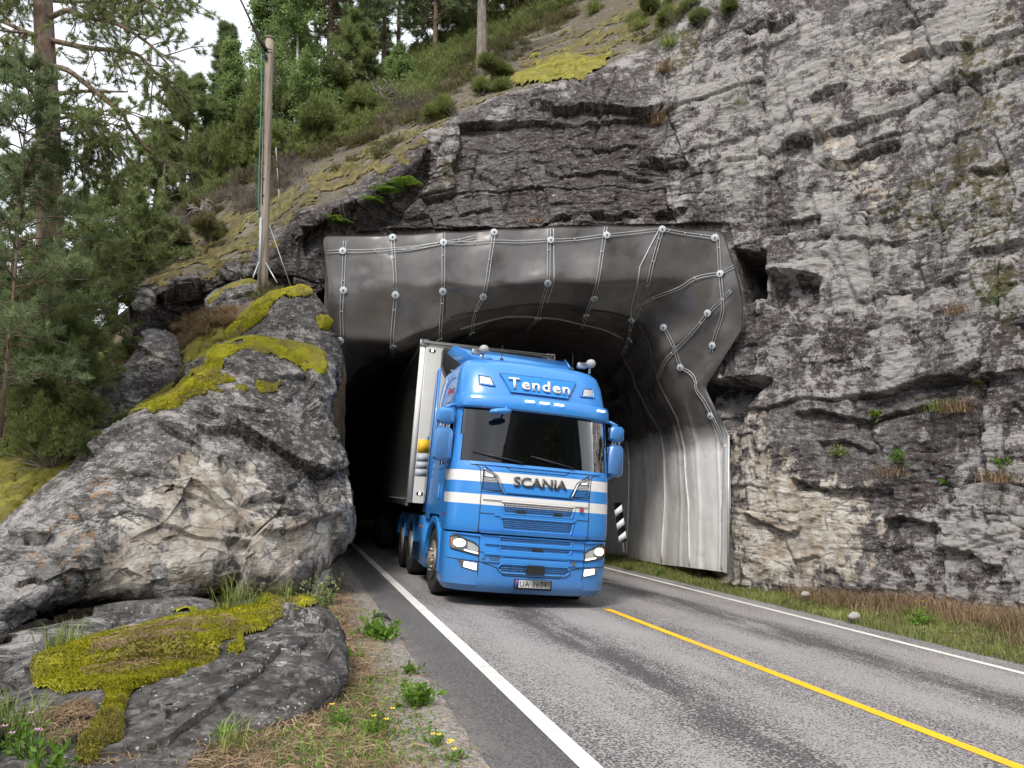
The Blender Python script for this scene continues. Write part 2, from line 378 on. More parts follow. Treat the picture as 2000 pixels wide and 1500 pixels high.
def asphalt():
    t = NT('asphalt'); uv = t.n('ShaderNodeUVMap').outputs[0]
    sx = t.n('ShaderNodeSeparateXYZ', i_0=uv); s_ = sx.outputs[0]
    v = t.voro(48, None); n = t.noise(38, 5, .8); big = t.noise(.9, 6, .62, t.map((1.0, .3, 1), uv))
    # light worn aggregate, more of it between the wheel tracks
    lane = t.noise(3.0, 5, .65, t.map((1.2, .22, 1), uv))
    def band(c0, w_):
        return t.ramp(t.mth('ABSOLUTE', t.mth('SUBTRACT', s_, c0)), w_*.15, w_, 1, 0)
    wear = t.mth('MAXIMUM', t.mth('MAXIMUM', band(.75, .55), band(2.35, .5)), t.mth('MULTIPLY', t.mth('MAXIMUM', band(3.95, .6), band(5.55, .5)), .9))
    dirt = t.mth('MULTIPLY', t.mth('MAXIMUM', band(4.75, .5), band(1.5, .5)), t.ramp(lane, .40, .52))
    g = t.mth('ADD', t.mth('MULTIPLY', n, .75), t.mth('MULTIPLY', v, .5))
    thr = t.mth('ADD', g, t.mth('ADD', t.mth('MULTIPLY', t.mth('SUBTRACT', big, .5), .55), t.mth('SUBTRACT', t.mth('MULTIPLY', wear, .07), t.mth('MULTIPLY', dirt, .16))))
    onroad = t.ramp(s_, .02, .1)
    lightm = t.mth('MULTIPLY', t.ramp(thr, .53, .68, 0, 1), t.mth('ADD', t.mth('MULTIPLY', onroad, .75), .25))
    c = t.mix(lightm, t.mix(n, (.046, .042, .041), (.078, .072, .070)), (.30, .28, .27))
    c = t.mix(t.mth('MULTIPLY', t.ramp(s_, -.42, -.68, 0, 1), t.ramp(t.noise(4, 6, .7), .42, .55)), c, (.17, .155, .14))
    t.col(c); t.rough(.85); t.bump(t.mth('ADD', v, n), .6, .008); return t.m
M['asphalt'] = asphalt()
def paint(name, c):
    t = NT(name); m = t.mth('ADD', t.mth('MULTIPLY', t.noise(60, 5, .75), .6), t.mth('MULTIPLY', t.noise(3, 4), .4))
    t.col(t.mix(t.ramp(m, .545, .60, 0, .6), t.mix(t.noise(2, 3), tuple(x*.85 for x in c), c), (.16, .15, .14))); t.rough(.7); t.bump(t.noise(80, 4), .4, .005); return t.m
M['line_white'] = paint('white road paint', (.74, .71, .66)); M['line_yellow'] = paint('yellow road paint', (.95, .50, .01))
def groundmat():
    t = NT('verge soil'); n = t.noise(7, 7, .7); n2 = t.noise(1.2, 5); n3 = t.noise(60, 5, .8)
    c = t.mix(t.ramp(n, .35, .65), (.1, .075, .05), (.27, .2, .13)); c = t.mix(t.ramp(n2, .52, .62, 0, .6), c, (.09, .1, .03))
    c = t.mix(t.ramp(n3, .5, .7, 0, .6), c, (.3, .26, .21)); t.col(c); t.rough(.95); t.bump(t.mth('ADD', n, n3), 1, .03); return t.m
M['soil'] = groundmat()
def gravelmat():
    t = NT('gravel'); v = t.voro(42, None, out=1); n = t.noise(20, 6, .7)
    c = t.mix(t.ramp(n, .35, .65), (.13, .11, .09), (.42, .38, .33)); c = t.mix(.25, c, v, 'MULTIPLY'); t.col(c); t.rough(.95); t.bump(t.voro(42), 1, .015); return t.m
M['gravel'] = gravelmat()
def linermat():
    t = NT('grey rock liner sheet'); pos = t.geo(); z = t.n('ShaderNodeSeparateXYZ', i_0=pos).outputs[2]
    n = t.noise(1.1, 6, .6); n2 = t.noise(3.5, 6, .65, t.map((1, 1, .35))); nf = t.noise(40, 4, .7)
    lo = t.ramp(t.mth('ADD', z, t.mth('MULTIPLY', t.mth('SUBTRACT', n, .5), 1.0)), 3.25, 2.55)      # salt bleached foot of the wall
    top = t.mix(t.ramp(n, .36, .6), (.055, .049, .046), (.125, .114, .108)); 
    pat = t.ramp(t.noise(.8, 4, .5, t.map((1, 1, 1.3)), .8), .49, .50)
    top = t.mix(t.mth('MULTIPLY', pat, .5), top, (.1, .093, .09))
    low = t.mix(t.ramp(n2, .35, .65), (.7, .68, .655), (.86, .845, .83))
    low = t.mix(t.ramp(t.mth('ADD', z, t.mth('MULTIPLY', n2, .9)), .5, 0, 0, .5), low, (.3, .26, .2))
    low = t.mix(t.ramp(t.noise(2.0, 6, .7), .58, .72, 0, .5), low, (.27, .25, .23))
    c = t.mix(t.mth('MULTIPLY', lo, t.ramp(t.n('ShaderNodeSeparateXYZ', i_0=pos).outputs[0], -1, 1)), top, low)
    c = t.mix(t.ramp(nf, .5, .8, 0, .2), c, (.08, .075, .07))
    t.col(c); t.set(t.b.inputs['Roughness'], t.mth('ADD', t.ramp(n2, .3, .7, .17, .28), t.mth('MULTIPLY', lo, .35)))
    t.b.inputs['Specular IOR Level'].default_value = .75
    t.bump(t.mth('ADD', t.mth('MULTIPLY', t.noise(1.3, 2), 1.0), t.mth('MULTIPLY', nf, .015)), .3, .10); return t.m
M['liner'] = linermat()
M['galv'] = simple('galvanised steel', (.5, .52, .53), .5, .45, .15)
M['black_rubber'] = simple('black rubber', (.025, .025, .026), .75, 0, .3, 12, .4)
M['black_plastic'] = simple('black plastic', (.02, .02, .022), .45)
M['dark_void'] = simple('dark inner backing', (.008, .01, .02), .8)
M['chassis'] = simple('dirty chassis steel', (.035, .033, .03), .7, 0, .4, 5)
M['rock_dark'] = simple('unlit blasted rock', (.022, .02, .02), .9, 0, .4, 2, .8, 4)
def truckblue(name='blue truck paint', stripes=True):
    t = NT(name); ob = t.tc.outputs['Object']; sx = t.n('ShaderNodeSeparateXYZ', i_0=ob); x, y, z = sx.outputs
    blue = t.mix(t.noise(1.2, 3), (.035, .235, .64), (.045, .26, .69))
    c = blue
    if stripes:
        def seg(lo, hi):
            return t.mth('MULTIPLY', t.mth('GREATER_THAN', z, lo), t.mth('LESS_THAN', z, hi))
        side = t.mth('LESS_THAN', t.mth('ADD', y, t.mth('MULTIPLY', z, -.30)), -1.17)       # stripes stop on a slant behind the corner
        c = t.mix(t.mth('MULTIPLY', t.mth('MAXIMUM', seg(1.80, 1.96), seg(1.465, 1.615)), side), blue, (.78, .76, .74))
    # road film low down
    d = t.ramp(t.mth('ADD', z, t.mth('MULTIPLY', t.noise(3, 6, .7), .5)), .98, .45, 0, .36)
    c = t.mix(d, c, (.12, .12, .12))
    t.col(c); t.set(t.b.inputs['Roughness'], t.ramp(t.noise(5, 5), .3, .7, .26, .36)); t.b.inputs['Coat Weight'].default_value = .5; t.b.inputs['Coat Roughness'].default_value = .08
    return t.m
M['blue'] = truckblue(); M['blue_plain'] = truckblue('plain blue truck paint', False)
M['blue_sign'] = simple('blue sign face', (.02, .24, .68), .25, 0, .04)
M['white_letter'] = simple('white lettering', (.85, .85, .85), .4, 0, .03)
M['washer_grey'] = simple('zinc washer', (.5, .54, .57), .6, 0, .08)
M['letter_grey'] = simple('dark metal lettering', (.12, .12, .125), .35, .5, .05)
M['chrome'] = simple('dull chrome', (.4, .4, .41), .28, .9, .1)
M['trailer_white'] = simple('white trailer panel', (.82, .81, .78), .4, 0, .07, 2)
M['alu'] = simple('brushed aluminium rail', (.5, .5, .5), .4, .6)
M['yellow_sticker'] = simple('yellow sticker', (.85, .55, .02), .5); M['pale_sticker'] = simple('pale grey sticker', (.45, .5, .56), .5)
M['red_letter'] = simple('red lettering', (.5, .03, .05), .45); M['amber'] = simple('amber lens', (.8, .22, .03), .25)
M['plate_white'] = simple('number plate white', (.8, .8, .78), .4, 0, .03); M['plate_blue'] = simple('number plate blue', (.02, .08, .5), .4); M['plate_red'] = simple('plate red', (.6, .05, .06), .4)
M['lens'] = simple('clear lamp lens', (.55, .57, .58), .12, .3, .2, 30)
M['lit_lamp'] = emis('lit headlamp', (1, .97, .82), 1.6); M['lit_small'] = emis('lit marker', (1, .95, .85), 1.3)
M['lamp_dot'] = emis('far lamp', (1, 1, 1), 9)
M['grille_back'] = simple('grille backing', (.006, .008, .02), .6)
M['orange_cloth'] = simple('orange curtain', (.35, .14, .04), .9); M['seat_cloth'] = simple('dark seat cloth', (.04, .04, .045), .9)
M['beacon_grey'] = simple('pale grey lamp cover', (.4, .4, .39), .45)
M['rim'] = simple('dusty wheel rim', (.24, .2, .16), .55, .4, .4, 9)
M['rim_light'] = simple('grey wheel rim', (.36, .35, .33), .5, .4, .3, 9)
M['pole_wood'] = barkmat('weathered pole wood', (.2, .15, .11), (.46, .39, .32), (22, 22, .9))
M['green_cable'] = simple('green cable sheath', (.05, .22, .16), .5); M['cable_black'] = simple('black cable', (.015, .015, .015), .6)
M['conduit'] = simple('pale blue grey conduit', (.38, .44, .48), .5); M['stone_white'] = simple('pale stone', (.36, .33, .30), .9, 0, .2, 20, .5)
def glassmat():
    t = NT('tinted window glass'); g = t.n('ShaderNodeBsdfGlossy'); g.inputs['Roughness'].default_value = .015; g.inputs[0].default_value = (1, 1, 1, 1)
    tr = t.n('ShaderNodeBsdfTransparent'); tr.inputs[0].default_value = (.26, .30, .30, 1)
    fr = t.n('ShaderNodeFresnel'); fr.inputs[0].default_value = 1.5; f = t.mth('ADD', t.mth('MULTIPLY', fr.outputs[0], .9), .02)
    mxs = t.n('ShaderNodeMixShader'); t.set(mxs.inputs[0], f); t.t.links.new(tr.outputs[0], mxs.inputs[1]); t.t.links.new(g.outputs[0], mxs.inputs[2]); t.t.links.new(mxs.outputs[0], t.o.inputs[0]); return t.m
M['glass'] = glassmat()

# ================================================================= road and ground
TH = rad(16.2); RD = np.array([-math.sin(TH), math.cos(TH)]); RN = np.array([math.cos(TH), math.sin(TH)])
P0 = np.array([.59, 4.5]); T0 = 20.0; RR = 48.0; BANK = .06
def road_xy(s, t):
    s = np.asarray(s, float)+0*np.asarray(t, float); t = np.asarray(t, float)+0*s
    st = P0+t[..., None]*RD+s[..., None]*RN
    C = P0+T0*RD+RR*RN; a = -np.maximum(t-T0, 0)/RR
    nx = RN[0]*np.cos(a)-RN[1]*np.sin(a); ny = RN[0]*np.sin(a)+RN[1]*np.cos(a)
    ar = np.stack([C[0]-(RR-s)*nx, C[1]-(RR-s)*ny], -1)
    return np.where((t > T0)[..., None], ar, st)
def road_pt(s, t, dz=0):
    xy = road_xy(s, t); s = np.asarray(s, float)+0*xy[..., 0]
    return np.concatenate([xy, (-BANK*s+dz)[..., None]], -1)
def st_of(x, y):
    dx = x-P0[0]; dy = y-P0[1]; t = dx*RD[0]+dy*RD[1]; s = dx*RN[0]+dy*RN[1]
    C = P0+T0*RD+RR*RN; ex = x-C[0]; ey = y-C[1]; r = np.hypot(ex, ey)
    u = -(ex*RN[0]+ey*RN[1]); v = ex*RD[0]+ey*RD[1]; a = np.arctan2(v, u)
    far = t > T0
    return np.where(far, RR-r, s), np.where(far, T0+a*RR, t)
def ground_z(x, y):
    s, t = st_of(x, y); p = np.stack([x, y, 0*x], -1).reshape(-1, 3)
    n = (fbm(p, 1.3, 4, 3).reshape(s.shape))*.05 + (fbm(p, 7, 3, 5).reshape(s.shape))*.016
    z = -BANK*s-.015
    L = -.62-s
    zl = .035+smooth(0, 1.6, L)*.10-smooth(2.2, 3.6, L)*.40+smooth(6, 12, L)*.3+n*smooth(0, .5, L) - smooth(10, 60, L)*9
    R = s-6.72
    zr = -.415+smooth(0, 2.5, R)*.16+n*smooth(0, .4, R)
    z = np.where(L > 0, zl, z); z = np.where(R > 0, zr, z)
    return z
def strip(name, s0, s1, t0, t1, dz, mat, ns=2, nt_=200, **kw):
    s = np.linspace(s0, s1, ns); t = np.linspace(t0, t1, nt_); S, T = np.meshgrid(s, t)
    V = road_pt(S, T, dz).reshape(-1, 3)
    return mk(name, V, gridfaces(nt_, ns)[:, ::-1], mat, uv=np.stack([S, T], -1).reshape(-1, 2), **kw)
# road sheet with a ragged outer edge
s = np.array([-.62, -.45, 0, 3.1, 6.2, 6.72]); t = np.linspace(-14, 75, 900); S, T = np.meshgrid(s, t)
e = np.stack([T[:, 0]*1.0, 0*T[:, 0], 0*T[:, 0]], -1); S[:, 0] += fbm(e, 1.6, 5, 9)*.07; S[:, -1] += fbm(e, 1.7, 4, 19)*.05
Vr = road_pt(S, T, 0).reshape(-1, 3)
mk('road', Vr, gridfaces(len(t), len(s))[:, ::-1], M['asphalt'], uv=np.stack([S, T], -1).reshape(-1, 2), kind='structure')
strip('road_edge_line', -.075, .075, -13, 60, .005, M['line_white'], kind='structure')
strip('road_edge_line', 6.13, 6.26, -13, 60, .005, M['line_white'], kind='structure')
strip('road_centre_line', 2.93, 3.06, -8, 7.05, .005, M['line_yellow'], kind='structure')
# one ground sheet to the horizon
ax = np.concatenate([-np.geomspace(900, 15, 22), np.arange(-14, 14.01, .11), np.geomspace(15, 900, 22)])
ay = np.concatenate([-np.geomspace(900, 3, 22), np.arange(-2, 34.01, .11), np.geomspace(35, 1200, 22)])
X, Y = np.meshgrid(ax, ay); Z = ground_z(X, Y)
mk('ground', np.stack([X, Y, Z], -1).reshape(-1, 3), gridfaces(len(ay), len(ax)), M['soil'], kind='structure')
# gravel shoulder along the left edge of the asphalt
s = np.linspace(-1.20, -.52, 9); t = np.linspace(-8, 40, 420); S, T = np.meshgrid(s, t)
e = np.stack([T[:, 0], 0*T[:, 0], 0*T[:, 0]], -1); S[:, 0] += fbm(e, 1.2, 5, 29)*.22
V = road_pt(S, T, 0); zz = ground_z(V[..., 0], V[..., 1]); V[..., 2] = np.where(S < -.66, zz+.016, -.004-BANK*S); V[:, 0, 2] -= .05; V[:, -1, 2] -= .02
mk('gravel_shoulder', V.reshape(-1, 3), gridfaces(len(t), len(s))[:, ::-1], M['gravel'], kind='structure')

# ================================================================= rock
def lerpgrid(C, counts_v, nu, lin=False):
    """C (rows, cols, 3) control points -> dense grid"""
    C = np.asarray(C, float); R, K = C.shape[:2]
    # along u, Catmull-Rom; along v, linear
    tu = np.linspace(0, K-1, nu); i = np.minimum(tu.astype(int), K-2); f = (tu-i)[:, None]
    def g(k): return C[:, np.clip(k, 0, K-1)]
    a, b, c, d = g(i-1), g(i), g(i+1), g(i+2)
    U = .5*((2*b)+(-a+c)*f+(2*a-5*b+4*c-d)*f*f+(-a+3*b-3*c+d)*f**3)
    if lin: U = b*(1-f)+c*f
    out = []
    for r in range(R-1):
        n = counts_v[r]; tv = np.arange(n)/n
        out.append(U[r][None]*(1-tv)[:, None, None]+U[r+1][None]*tv[:, None, None])
    out.append(U[-1:][:])
    return np.concatenate(out)
def blur(G, it, ax=(0, 1)):
    for _ in range(it):
        for a in ax:
            p = np.take(G, range(1, G.shape[a]), a); q = np.take(G, range(G.shape[a]-1), a)
            lo = np.concatenate([np.take(G, [0], a), q], a); hi = np.concatenate([p, np.take(G, [-1], a)], a)
            N_ = (lo+2*G+hi)/4
            sl = [slice(None)]*3; sl[a] = slice(1, -1); G = G.copy(); G[tuple(sl)] = N_[tuple(sl)]
    return G
def poly_soft(px, py, polys, soft=30):
    r = np.zeros(px.shape)
    for p in polys: r = np.maximum(r, smooth(-soft, soft, sdist(px, py, p)))
    return r
def ledges(px, py, L):
    """overhangs: the rock steps back below each line and comes out again with distance"""
    off = np.zeros(px.shape)
    for pts, dep, dec in L:
        pts = np.asarray(pts, float); pts = pts[np.argsort(pts[:, 0])]
        x0, x1 = pts[0, 0], pts[-1, 0]; yl = np.interp(px, pts[:, 0], pts[:, 1])
        wig = 22*fbm(np.stack([px.ravel()*.02, 0*px.ravel()+pts[0, 1]*.37, 0*px.ravel()], 1), 1, 4, 33).reshape(px.shape)
        dy = py-yl-wig; e = smooth(x0-12, x0+6, px)*(1-smooth(x1-6, x1+12, px))
        below = np.where(dy > 0, np.exp(-(np.maximum(dy, 0)/dec)**1.3), 0); above = np.where(dy <= 0, np.exp(-np.abs(dy)/(dec*.8))*.35, 0)
        off += dep*.5*e*(-below+above)
    return off
def moss_sheet(name, G, N, mask, H, sc, mat, parent=None, wrap=False, tuft=0, seed=0, **kw):
    nv, nu = mask.shape; p = G.reshape(-1, 3)
    f1, f2, v, rr = worley(p/np.array([sc, sc, sc*.8]), seed+40)
    g1, g2, v2, r2 = worley(p/(sc*.35), seed+50)
    h = (.30+.7*np.sqrt(np.clip(1-(f1*1.15)**2, 0, 1)))*(.75+.25*np.sqrt(np.clip(1-g1**2, 0, 1)))
    m = mask.ravel(); hh = H*np.sqrt(np.clip(m, 0, 1))*h-.02
    V = p+N.reshape(-1, 3)*hh[:, None]
    Fc = gridfaces(nv, nu, wrap); ok = (m[Fc] > .03).all(1); Fc = Fc[ok]
    if not len(Fc): return None
    used, inv = np.unique(Fc, return_inverse=True); Fc = inv.reshape(-1, 4)
    V = V[used]; var = .5*rr[used, 0]+.5*r2[used, 1]; org = V.mean(0) if parent is None else (0, 0, 0)
    blocks = [Fc]; VV = [V]; vv = [var]
    if tuft:
        rs = np.random.RandomState(seed); k = rs.choice(len(Fc), tuft); c = V[Fc[k]].mean(1); n = N.reshape(-1, 3)[used][Fc[k, 0]]
        d = n+rs.normal(0, .45, (tuft, 3)); d /= np.linalg.norm(d, axis=1, keepdims=True); sd_ = np.cross(d, rs.normal(size=(tuft, 3))); sd_ /= np.linalg.norm(sd_, axis=1, keepdims=True)
        L = rs.uniform(.012, .03, (tuft, 1)); wd = rs.uniform(.004, .008, (tuft, 1))
        T3 = np.stack([c-sd_*wd, c+sd_*wd, c+d*L], 1).reshape(-1, 3)
        blocks.append(np.arange(tuft*3).reshape(-1, 3)+len(V)); VV.append(T3); vv.append(np.repeat(rs.rand(tuft), 3))
    return mk(name, np.concatenate(VV), blocks, mat, parent, attrs={'var': np.concatenate(vv)}, origin=None if parent else org, **kw)

# ---- the cliff with the mossy slope above it: one sheet from behind the crest to the foot
cols = [
 [(100,540,27),(180,545,20),(262,572,15.2),(258,600,15.1),(262,640,15.3),(270,690,15.5),(280,760,16)],
 [(240,480,28),(300,470,21.5),(345,548,16),(345,562,15.9),(345,600,16.2),(350,650,16.4),(360,760,16.8)],
 [(330,410,29),(400,420,22),(430,533,16.3),(432,548,16.2),(432,590,16.5),(435,640,16.7),(440,760,16.9)],
 [(430,330,30),(490,355,22.5),(520,482,16.7),(525,500,16.5),(525,550,16.5),(525,610,16.8),(530,760,17)],
 [(530,265,31),(575,295,23),(588,418,16.8),(592,436,16.6),(600,520,16.7),(610,610,17),(612,760,17.2)],
 [(600,215,32),(635,250,24),(652,398,17.0),(655,422,16.8),(655,480,17.3),(655,600,17.3),(650,760,17.4)],
 [(690,175,33),(720,215,25),(742,340,17.4),(745,366,17.2),(748,405,17.8),(752,450,17.3),(752,600,17.5)],
 [(760,150,33),(795,190,25.5),(812,288,17.8),(815,315,17.6),(815,365,18.0),(818,440,17.4),(818,600,17.6)],
 [(830,95,34),(860,150,26),(878,238,18.4),(880,262,18.2),(882,340,17.9),(885,440,17.5),(885,600,17.7)],
 [(900,60,34),(950,110,26),(995,188,19.0),(995,215,18.8),(992,310,18.2),(990,430,17.6),(990,600,17.8)],
 [(1000,20,34),(1060,70,26),(1100,163,19.2),(1100,200,18.8),(1100,310,18.2),(1100,430,17.6),(1100,600,17.8)],
 [(1090,-30,34),(1150,20,26),(1200,133,19.2),(1200,178,18.7),(1200,310,18.1),(1200,430,17.6),(1200,600,17.8)],
 [(1180,-90,34),(1240,-40,26),(1290,88,19.4),(1290,140,18.8),(1290,300,18),(1290,430,17.5),(1290,600,17.8)],
 [(1250,-150,33),(1320,-100,25),(1350,20,19.4),(1350,80,18.8),(1348,290,17.6),(1346,440,17.2),(1346,640,17.8)],
 [(1300,-200,32),(1380,-150,24),(1395,-40,19),(1395,60,18.4),(1385,310,17.3),(1380,600,17.3),(1384,1150,18.0)],
 [(1400,-300,31),(1450,-250,23),(1455,-120,18.8),(1455,30,17.9),(1440,340,16.9),(1432,700,16.6),(1436,1160,16.2)],
 [(1500,-350,30),(1530,-300,22),(1550,-160,18.2),(1550,30,17.2),(1545,350,16.2),(1530,720,15.8),(1520,1180,15.2)],
 [(1650,-400,29),(1680,-350,21),(1700,-220,17.3),(1700,30,16.2),(1700,350,15.1),(1690,720,14.6),(1680,1205,13.9)],
 [(1800,-450,28),(1840,-400,20),(1850,-260,16.2),(1850,30,15.0),(1850,350,14),(1850,720,13.3),(1850,1225,12.8)],
 [(1980,-500,27),(2000,-450,19),(2000,-300,15),(2000,30,13.8),(2000,350,12.8),(2000,720,12.1),(2000,1250,11.7)],
 [(2250,-600,26),(2250,-560,18),(2250,-400,13.4),(2250,30,12.3),(2250,350,11.3),(2250,720,10.8),(2250,1290,10.5)],
 [(2700,-700,25),(2700,-660,17),(2700,-500,11.3),(2700,30,10.2),(2700,350,9.5),(2700,720,9.2),(2700,1380,9.0)],
]
C = np.array(cols, float).transpose(1, 0, 2)
C3 = P(C[..., 0], C[..., 1], C[..., 2])
# the foot of the right-hand face goes down to the verge
G = lerpgrid(C3, [36, 90, 30, 150, 180, 220], 860)
G = blur(G, 5)
N = gnormals(G); flip = ((np.array([0, 0, CAM_H])-G)*N).sum(-1); 
if np.median(flip) < 0: N = -N
px, py = proj(G); p = G.reshape(-1, 3)
CLIFF_BASE = (G.copy(), N.copy(), px.copy(), py.copy())
wp = p+np.stack([fbm(p, .8, 3, 61), fbm(p, .8, 3, 62), fbm(p, .8, 3, 63)], 1)*.10
wpr = np.stack([wp[:, 0]+.18*wp[:, 2], wp[:, 1], wp[:, 2]-.12*wp[:, 0]], 1)
def blocks(u, z, w_, h, seed, tilt, step):
    """squared, staggered fracture blocks: depth of each block and distance to its joints (metres)"""
    z0 = np.zeros(len(u), np.int64); zi = z/h; r_ = np.floor(zi).astype(np.int64); wj = w_*(.6+.9*_h(r_, z0, z0, seed+3))
    uu = u/wj+_h(r_, z0, z0, seed)*7.3; c_ = np.floor(uu).astype(np.int64); fu = uu-c_; fz = zi-r_
    v_ = _h(c_, r_, z0, seed+1); g1 = _h(c_, r_, z0, seed+5)-.5; g2 = _h(c_, r_, z0, seed+6)-.5
    e_ = np.minimum(np.minimum(fu, 1-fu)*wj, np.minimum(fz, 1-fz)*h)
    return (v_-.5)*step+((fu-.5)*g1+(fz-.5)*g2)*tilt, e_, v_
arc = np.concatenate([[0], np.cumsum(np.linalg.norm(np.diff(G[300], axis=0), axis=1))]); Uf = (arc[None, :]+0*px).ravel()
wu = Uf+fbm(p, .55, 3, 64)*.55+fbm(p, 2.4, 3, 65)*.10+.10*p[:, 2]; wz = p[:, 2]+fbm(p, .5, 3, 66)*.42+fbm(p, 2.6, 3, 67)*.07-.07*Uf
b1, e1, v1 = blocks(wu, wz, 2.7, 2.1, 100, .55, .62)
b2, e2, v2 = blocks(wu+.3, wz+.2, 1.15, .62, 200, .45, .62)
b3, e3b, v3 = blocks(wu+.1, wz+.1, .5, .21, 250, .5, .62)
a1 = b1; a2 = b2; TONE = ((v1-.5)*.22+(v2-.5)*.20+(v3-.5)*.12).reshape(px.shape)
a3, e3 = facets(wpr, (.42, .42, .19), 300, .35, .6)
a4, e4 = facets(wpr, (.15, .15, .075), 400, .4, .6)
fb = fbm(p, .45, 3, 71); patch = .5+.5*fbm(p, .5, 3, 77)
vj = np.abs(fbm(p*np.array([1, 1, .12]), .9, 3, 81))                        # vertical joints
bed = np.abs(fbm(wp*np.array([.35, .35, 3.2]), 1, 4, 85)); bedm = smooth(-.1, .35, fbm(p, .6, 3, 86))*(.35+.65*smooth(900, 1300, px.ravel()))
disp = a1*.42+a2*.22*(.4+patch)+b3*.085*(.3+patch)+a3*.10*(.15+1.2*patch)+a4*.036*(.2+1.1*patch)+fb*.16+fbm(p, 6, 4, 91)*.022 - smooth(.03, 0, vj)*.10 - smooth(.022, 0, bed)*bedm*.10
disp -= smooth(.03, 0, e1)*.06+smooth(.025, 0, e2)*.035*patch
disp = disp.reshape(px.shape)
slope_m = poly_soft(px, py, [[(150,560),(262,566),(430,528),(585,415),(640,395),(742,335),(812,284),(878,232),(995,182),(1100,157),(1200,127),(1290,80),(1370,-10),(1300,-300),(300,-300),(-100,400)]], 8)
disp = disp*(1-.62*slope_m)
CUTS = [([(1432,484),(1500,492),(1499,585),(1440,592)], 2.2, 5), ([(1372,752),(1440,742),(1500,742),(1462,790),(1425,850),(1402,830)], .7, 12),
        ([(1504,536),(1600,542),(1600,600),(1560,612),(1504,600)], .42, 8), ([(640,410),(700,440),(790,370),(812,340),(800,400),(770,440),(700,450),(630,460),(600,470)], .35, 20),
        ([(590,445),(640,440),(632,478),(600,500)], .6, 8)]
cut = np.zeros(px.shape)
for poly, dep, soft in CUTS: cut = np.maximum(cut, dep*smooth(-soft*.3, soft, sdist(px, py, poly)))
LED = [([(1040,208),(1130,212),(1290,216)], .5, 26), ([(1070,330),(1180,336),(1270,344)], .16, 18), ([(1600,302),(1660,298),(1750,276)], .5, 16), ([(1590,196),(1655,165)], .45, 16),
       ([(1500,532),(1600,538)], .4, 40), ([(1380,742),(1450,735),(1505,738)], .5, 40), ([(1560,806),(1700,812),(1810,800)], .34, 20), ([(1550,940),(1620,944),(1735,962)], .4, 30),
       ([(1740,1006),(1830,1022)], .45, 42), ([(1270,312),(1335,308)], .4, 20), ([(1283,412),(1335,410)], .4, 18), ([(880,440),(960,447)], .5, 18), ([(1040,432),(1110,425)], .35, 14),
       ([(585,462),(690,414),(760,368),(805,333),(832,300)], .7, 46), ([(296,580),(340,563),(388,548)], .8, 40), ([(1900,486),(1996,470)], .35, 20), ([(1800,742),(1900,736),(2010,718)], .4, 26),
       ([(1160,420),(1240,423)], .3, 14), ([(1640,470),(1760,455)], .2, 18), ([(1680,590),(1800,560)], .25, 22), ([(1440,660),(1560,640),(1680,680)], -.16, 26), ([(1900,330),(1960,318)], .3, 20),
       ([(1460,70),(1550,40)], .4, 26), ([(1760,120),(1900,95)], .4, 24), ([(1420,300),(1500,296)], .2, 14), ([(1600,860),(1700,880)], .25, 26), ([(1840,1080),(1960,1100)], .3, 30), ([(1460,1010),(1560,1030)], .3, 26)]
led = ledges(px, py, LED)
nearportal = smooth(15, -25, sdist(px, py, [(640,452),(1420,440),(1450,600),(1440,650),(1372,760),(1395,830),(1420,870),(1428,1130),(640,1130)]))
disp = np.where(disp > 0, disp*(1-.8*(1-nearportal)), disp)
D = disp+led-cut
D = D*(.25+.75*nearportal)+np.where(nearportal < .5, -.1, 0)
G2 = G+N*D[..., None]
# cliff bottom row sinks into the ground
vig = G2.reshape(-1, 3)
S_, T_ = np.meshgrid(np.arange(G.shape[1]), np.arange(G.shape[0]))
cream = poly_soft(px, py, [[(1425,860),(1470,800),(1490,880),(1530,900),(1560,930),(1680,960),(1700,1010),(1680,1080),(1640,1120),(1450,1160),(1420,1100)]], 110)
cream = np.maximum(cream, .55*poly_soft(px, py, [[(1560,240),(1640,230),(1760,380),(1740,440),(1640,380)], [(1640,120),(1760,60),(1880,120),(1740,160)]], 50))
dark = .26*poly_soft(px, py, [[(1050,180),(1280,170),(1300,440),(1010,440),(1040,300)]], 50)+.30*poly_soft(px, py, [[(1460,680),(1700,660),(1740,800),(1560,800),(1480,760)], [(1730,840),(1900,700),(1990,760),(1990,1200),(1760,1180)], [(1500,590),(1600,545),(1600,700),(1480,720)]], 45)+.25*poly_soft(px, py, [[(1380,740),(1500,740),(1440,860),(1400,840)]], 25)
lich = .5+.27*poly_soft(px, py, [[(1380,0),(2000,-60),(2000,560),(1880,640),(1640,600),(1620,420),(1420,430),(1330,430),(1290,250)]], 70)+.45*poly_soft(px, py, [[(1760,860),(2000,820),(2000,1200),(1780,1180)]], 50)*.3-.3*poly_soft(px, py, [[(1040,170),(1290,170),(1280,440),(1000,440)]], 40)-.2*poly_soft(px, py, [[(560,300),(1000,220),(1000,450),(560,600)]], 40)
moss = .15+.55*poly_soft(px, py, [[(1860,-20),(2010,-20),(2010,700),(1900,620),(1840,500),(1740,520),(1700,420),(1840,240)], [(1860,860),(2000,830),(2000,1100),(1900,1060)], [(1300,60),(1400,20),(1390,130),(1310,200)], [(840,280),(930,260),(900,420),(850,400)]], 45)
slopecol = slope_m
ok_v = (vig[:, 2] > -3)
A = dict(peat=(slope_m*.75).ravel(), cream=cream.ravel(), dark=(dark+TONE*.9).ravel(), lich=(lich+TONE*1.6).ravel(), moss=(moss+.5*slopecol).ravel())
Fc = gridfaces(*px.shape)
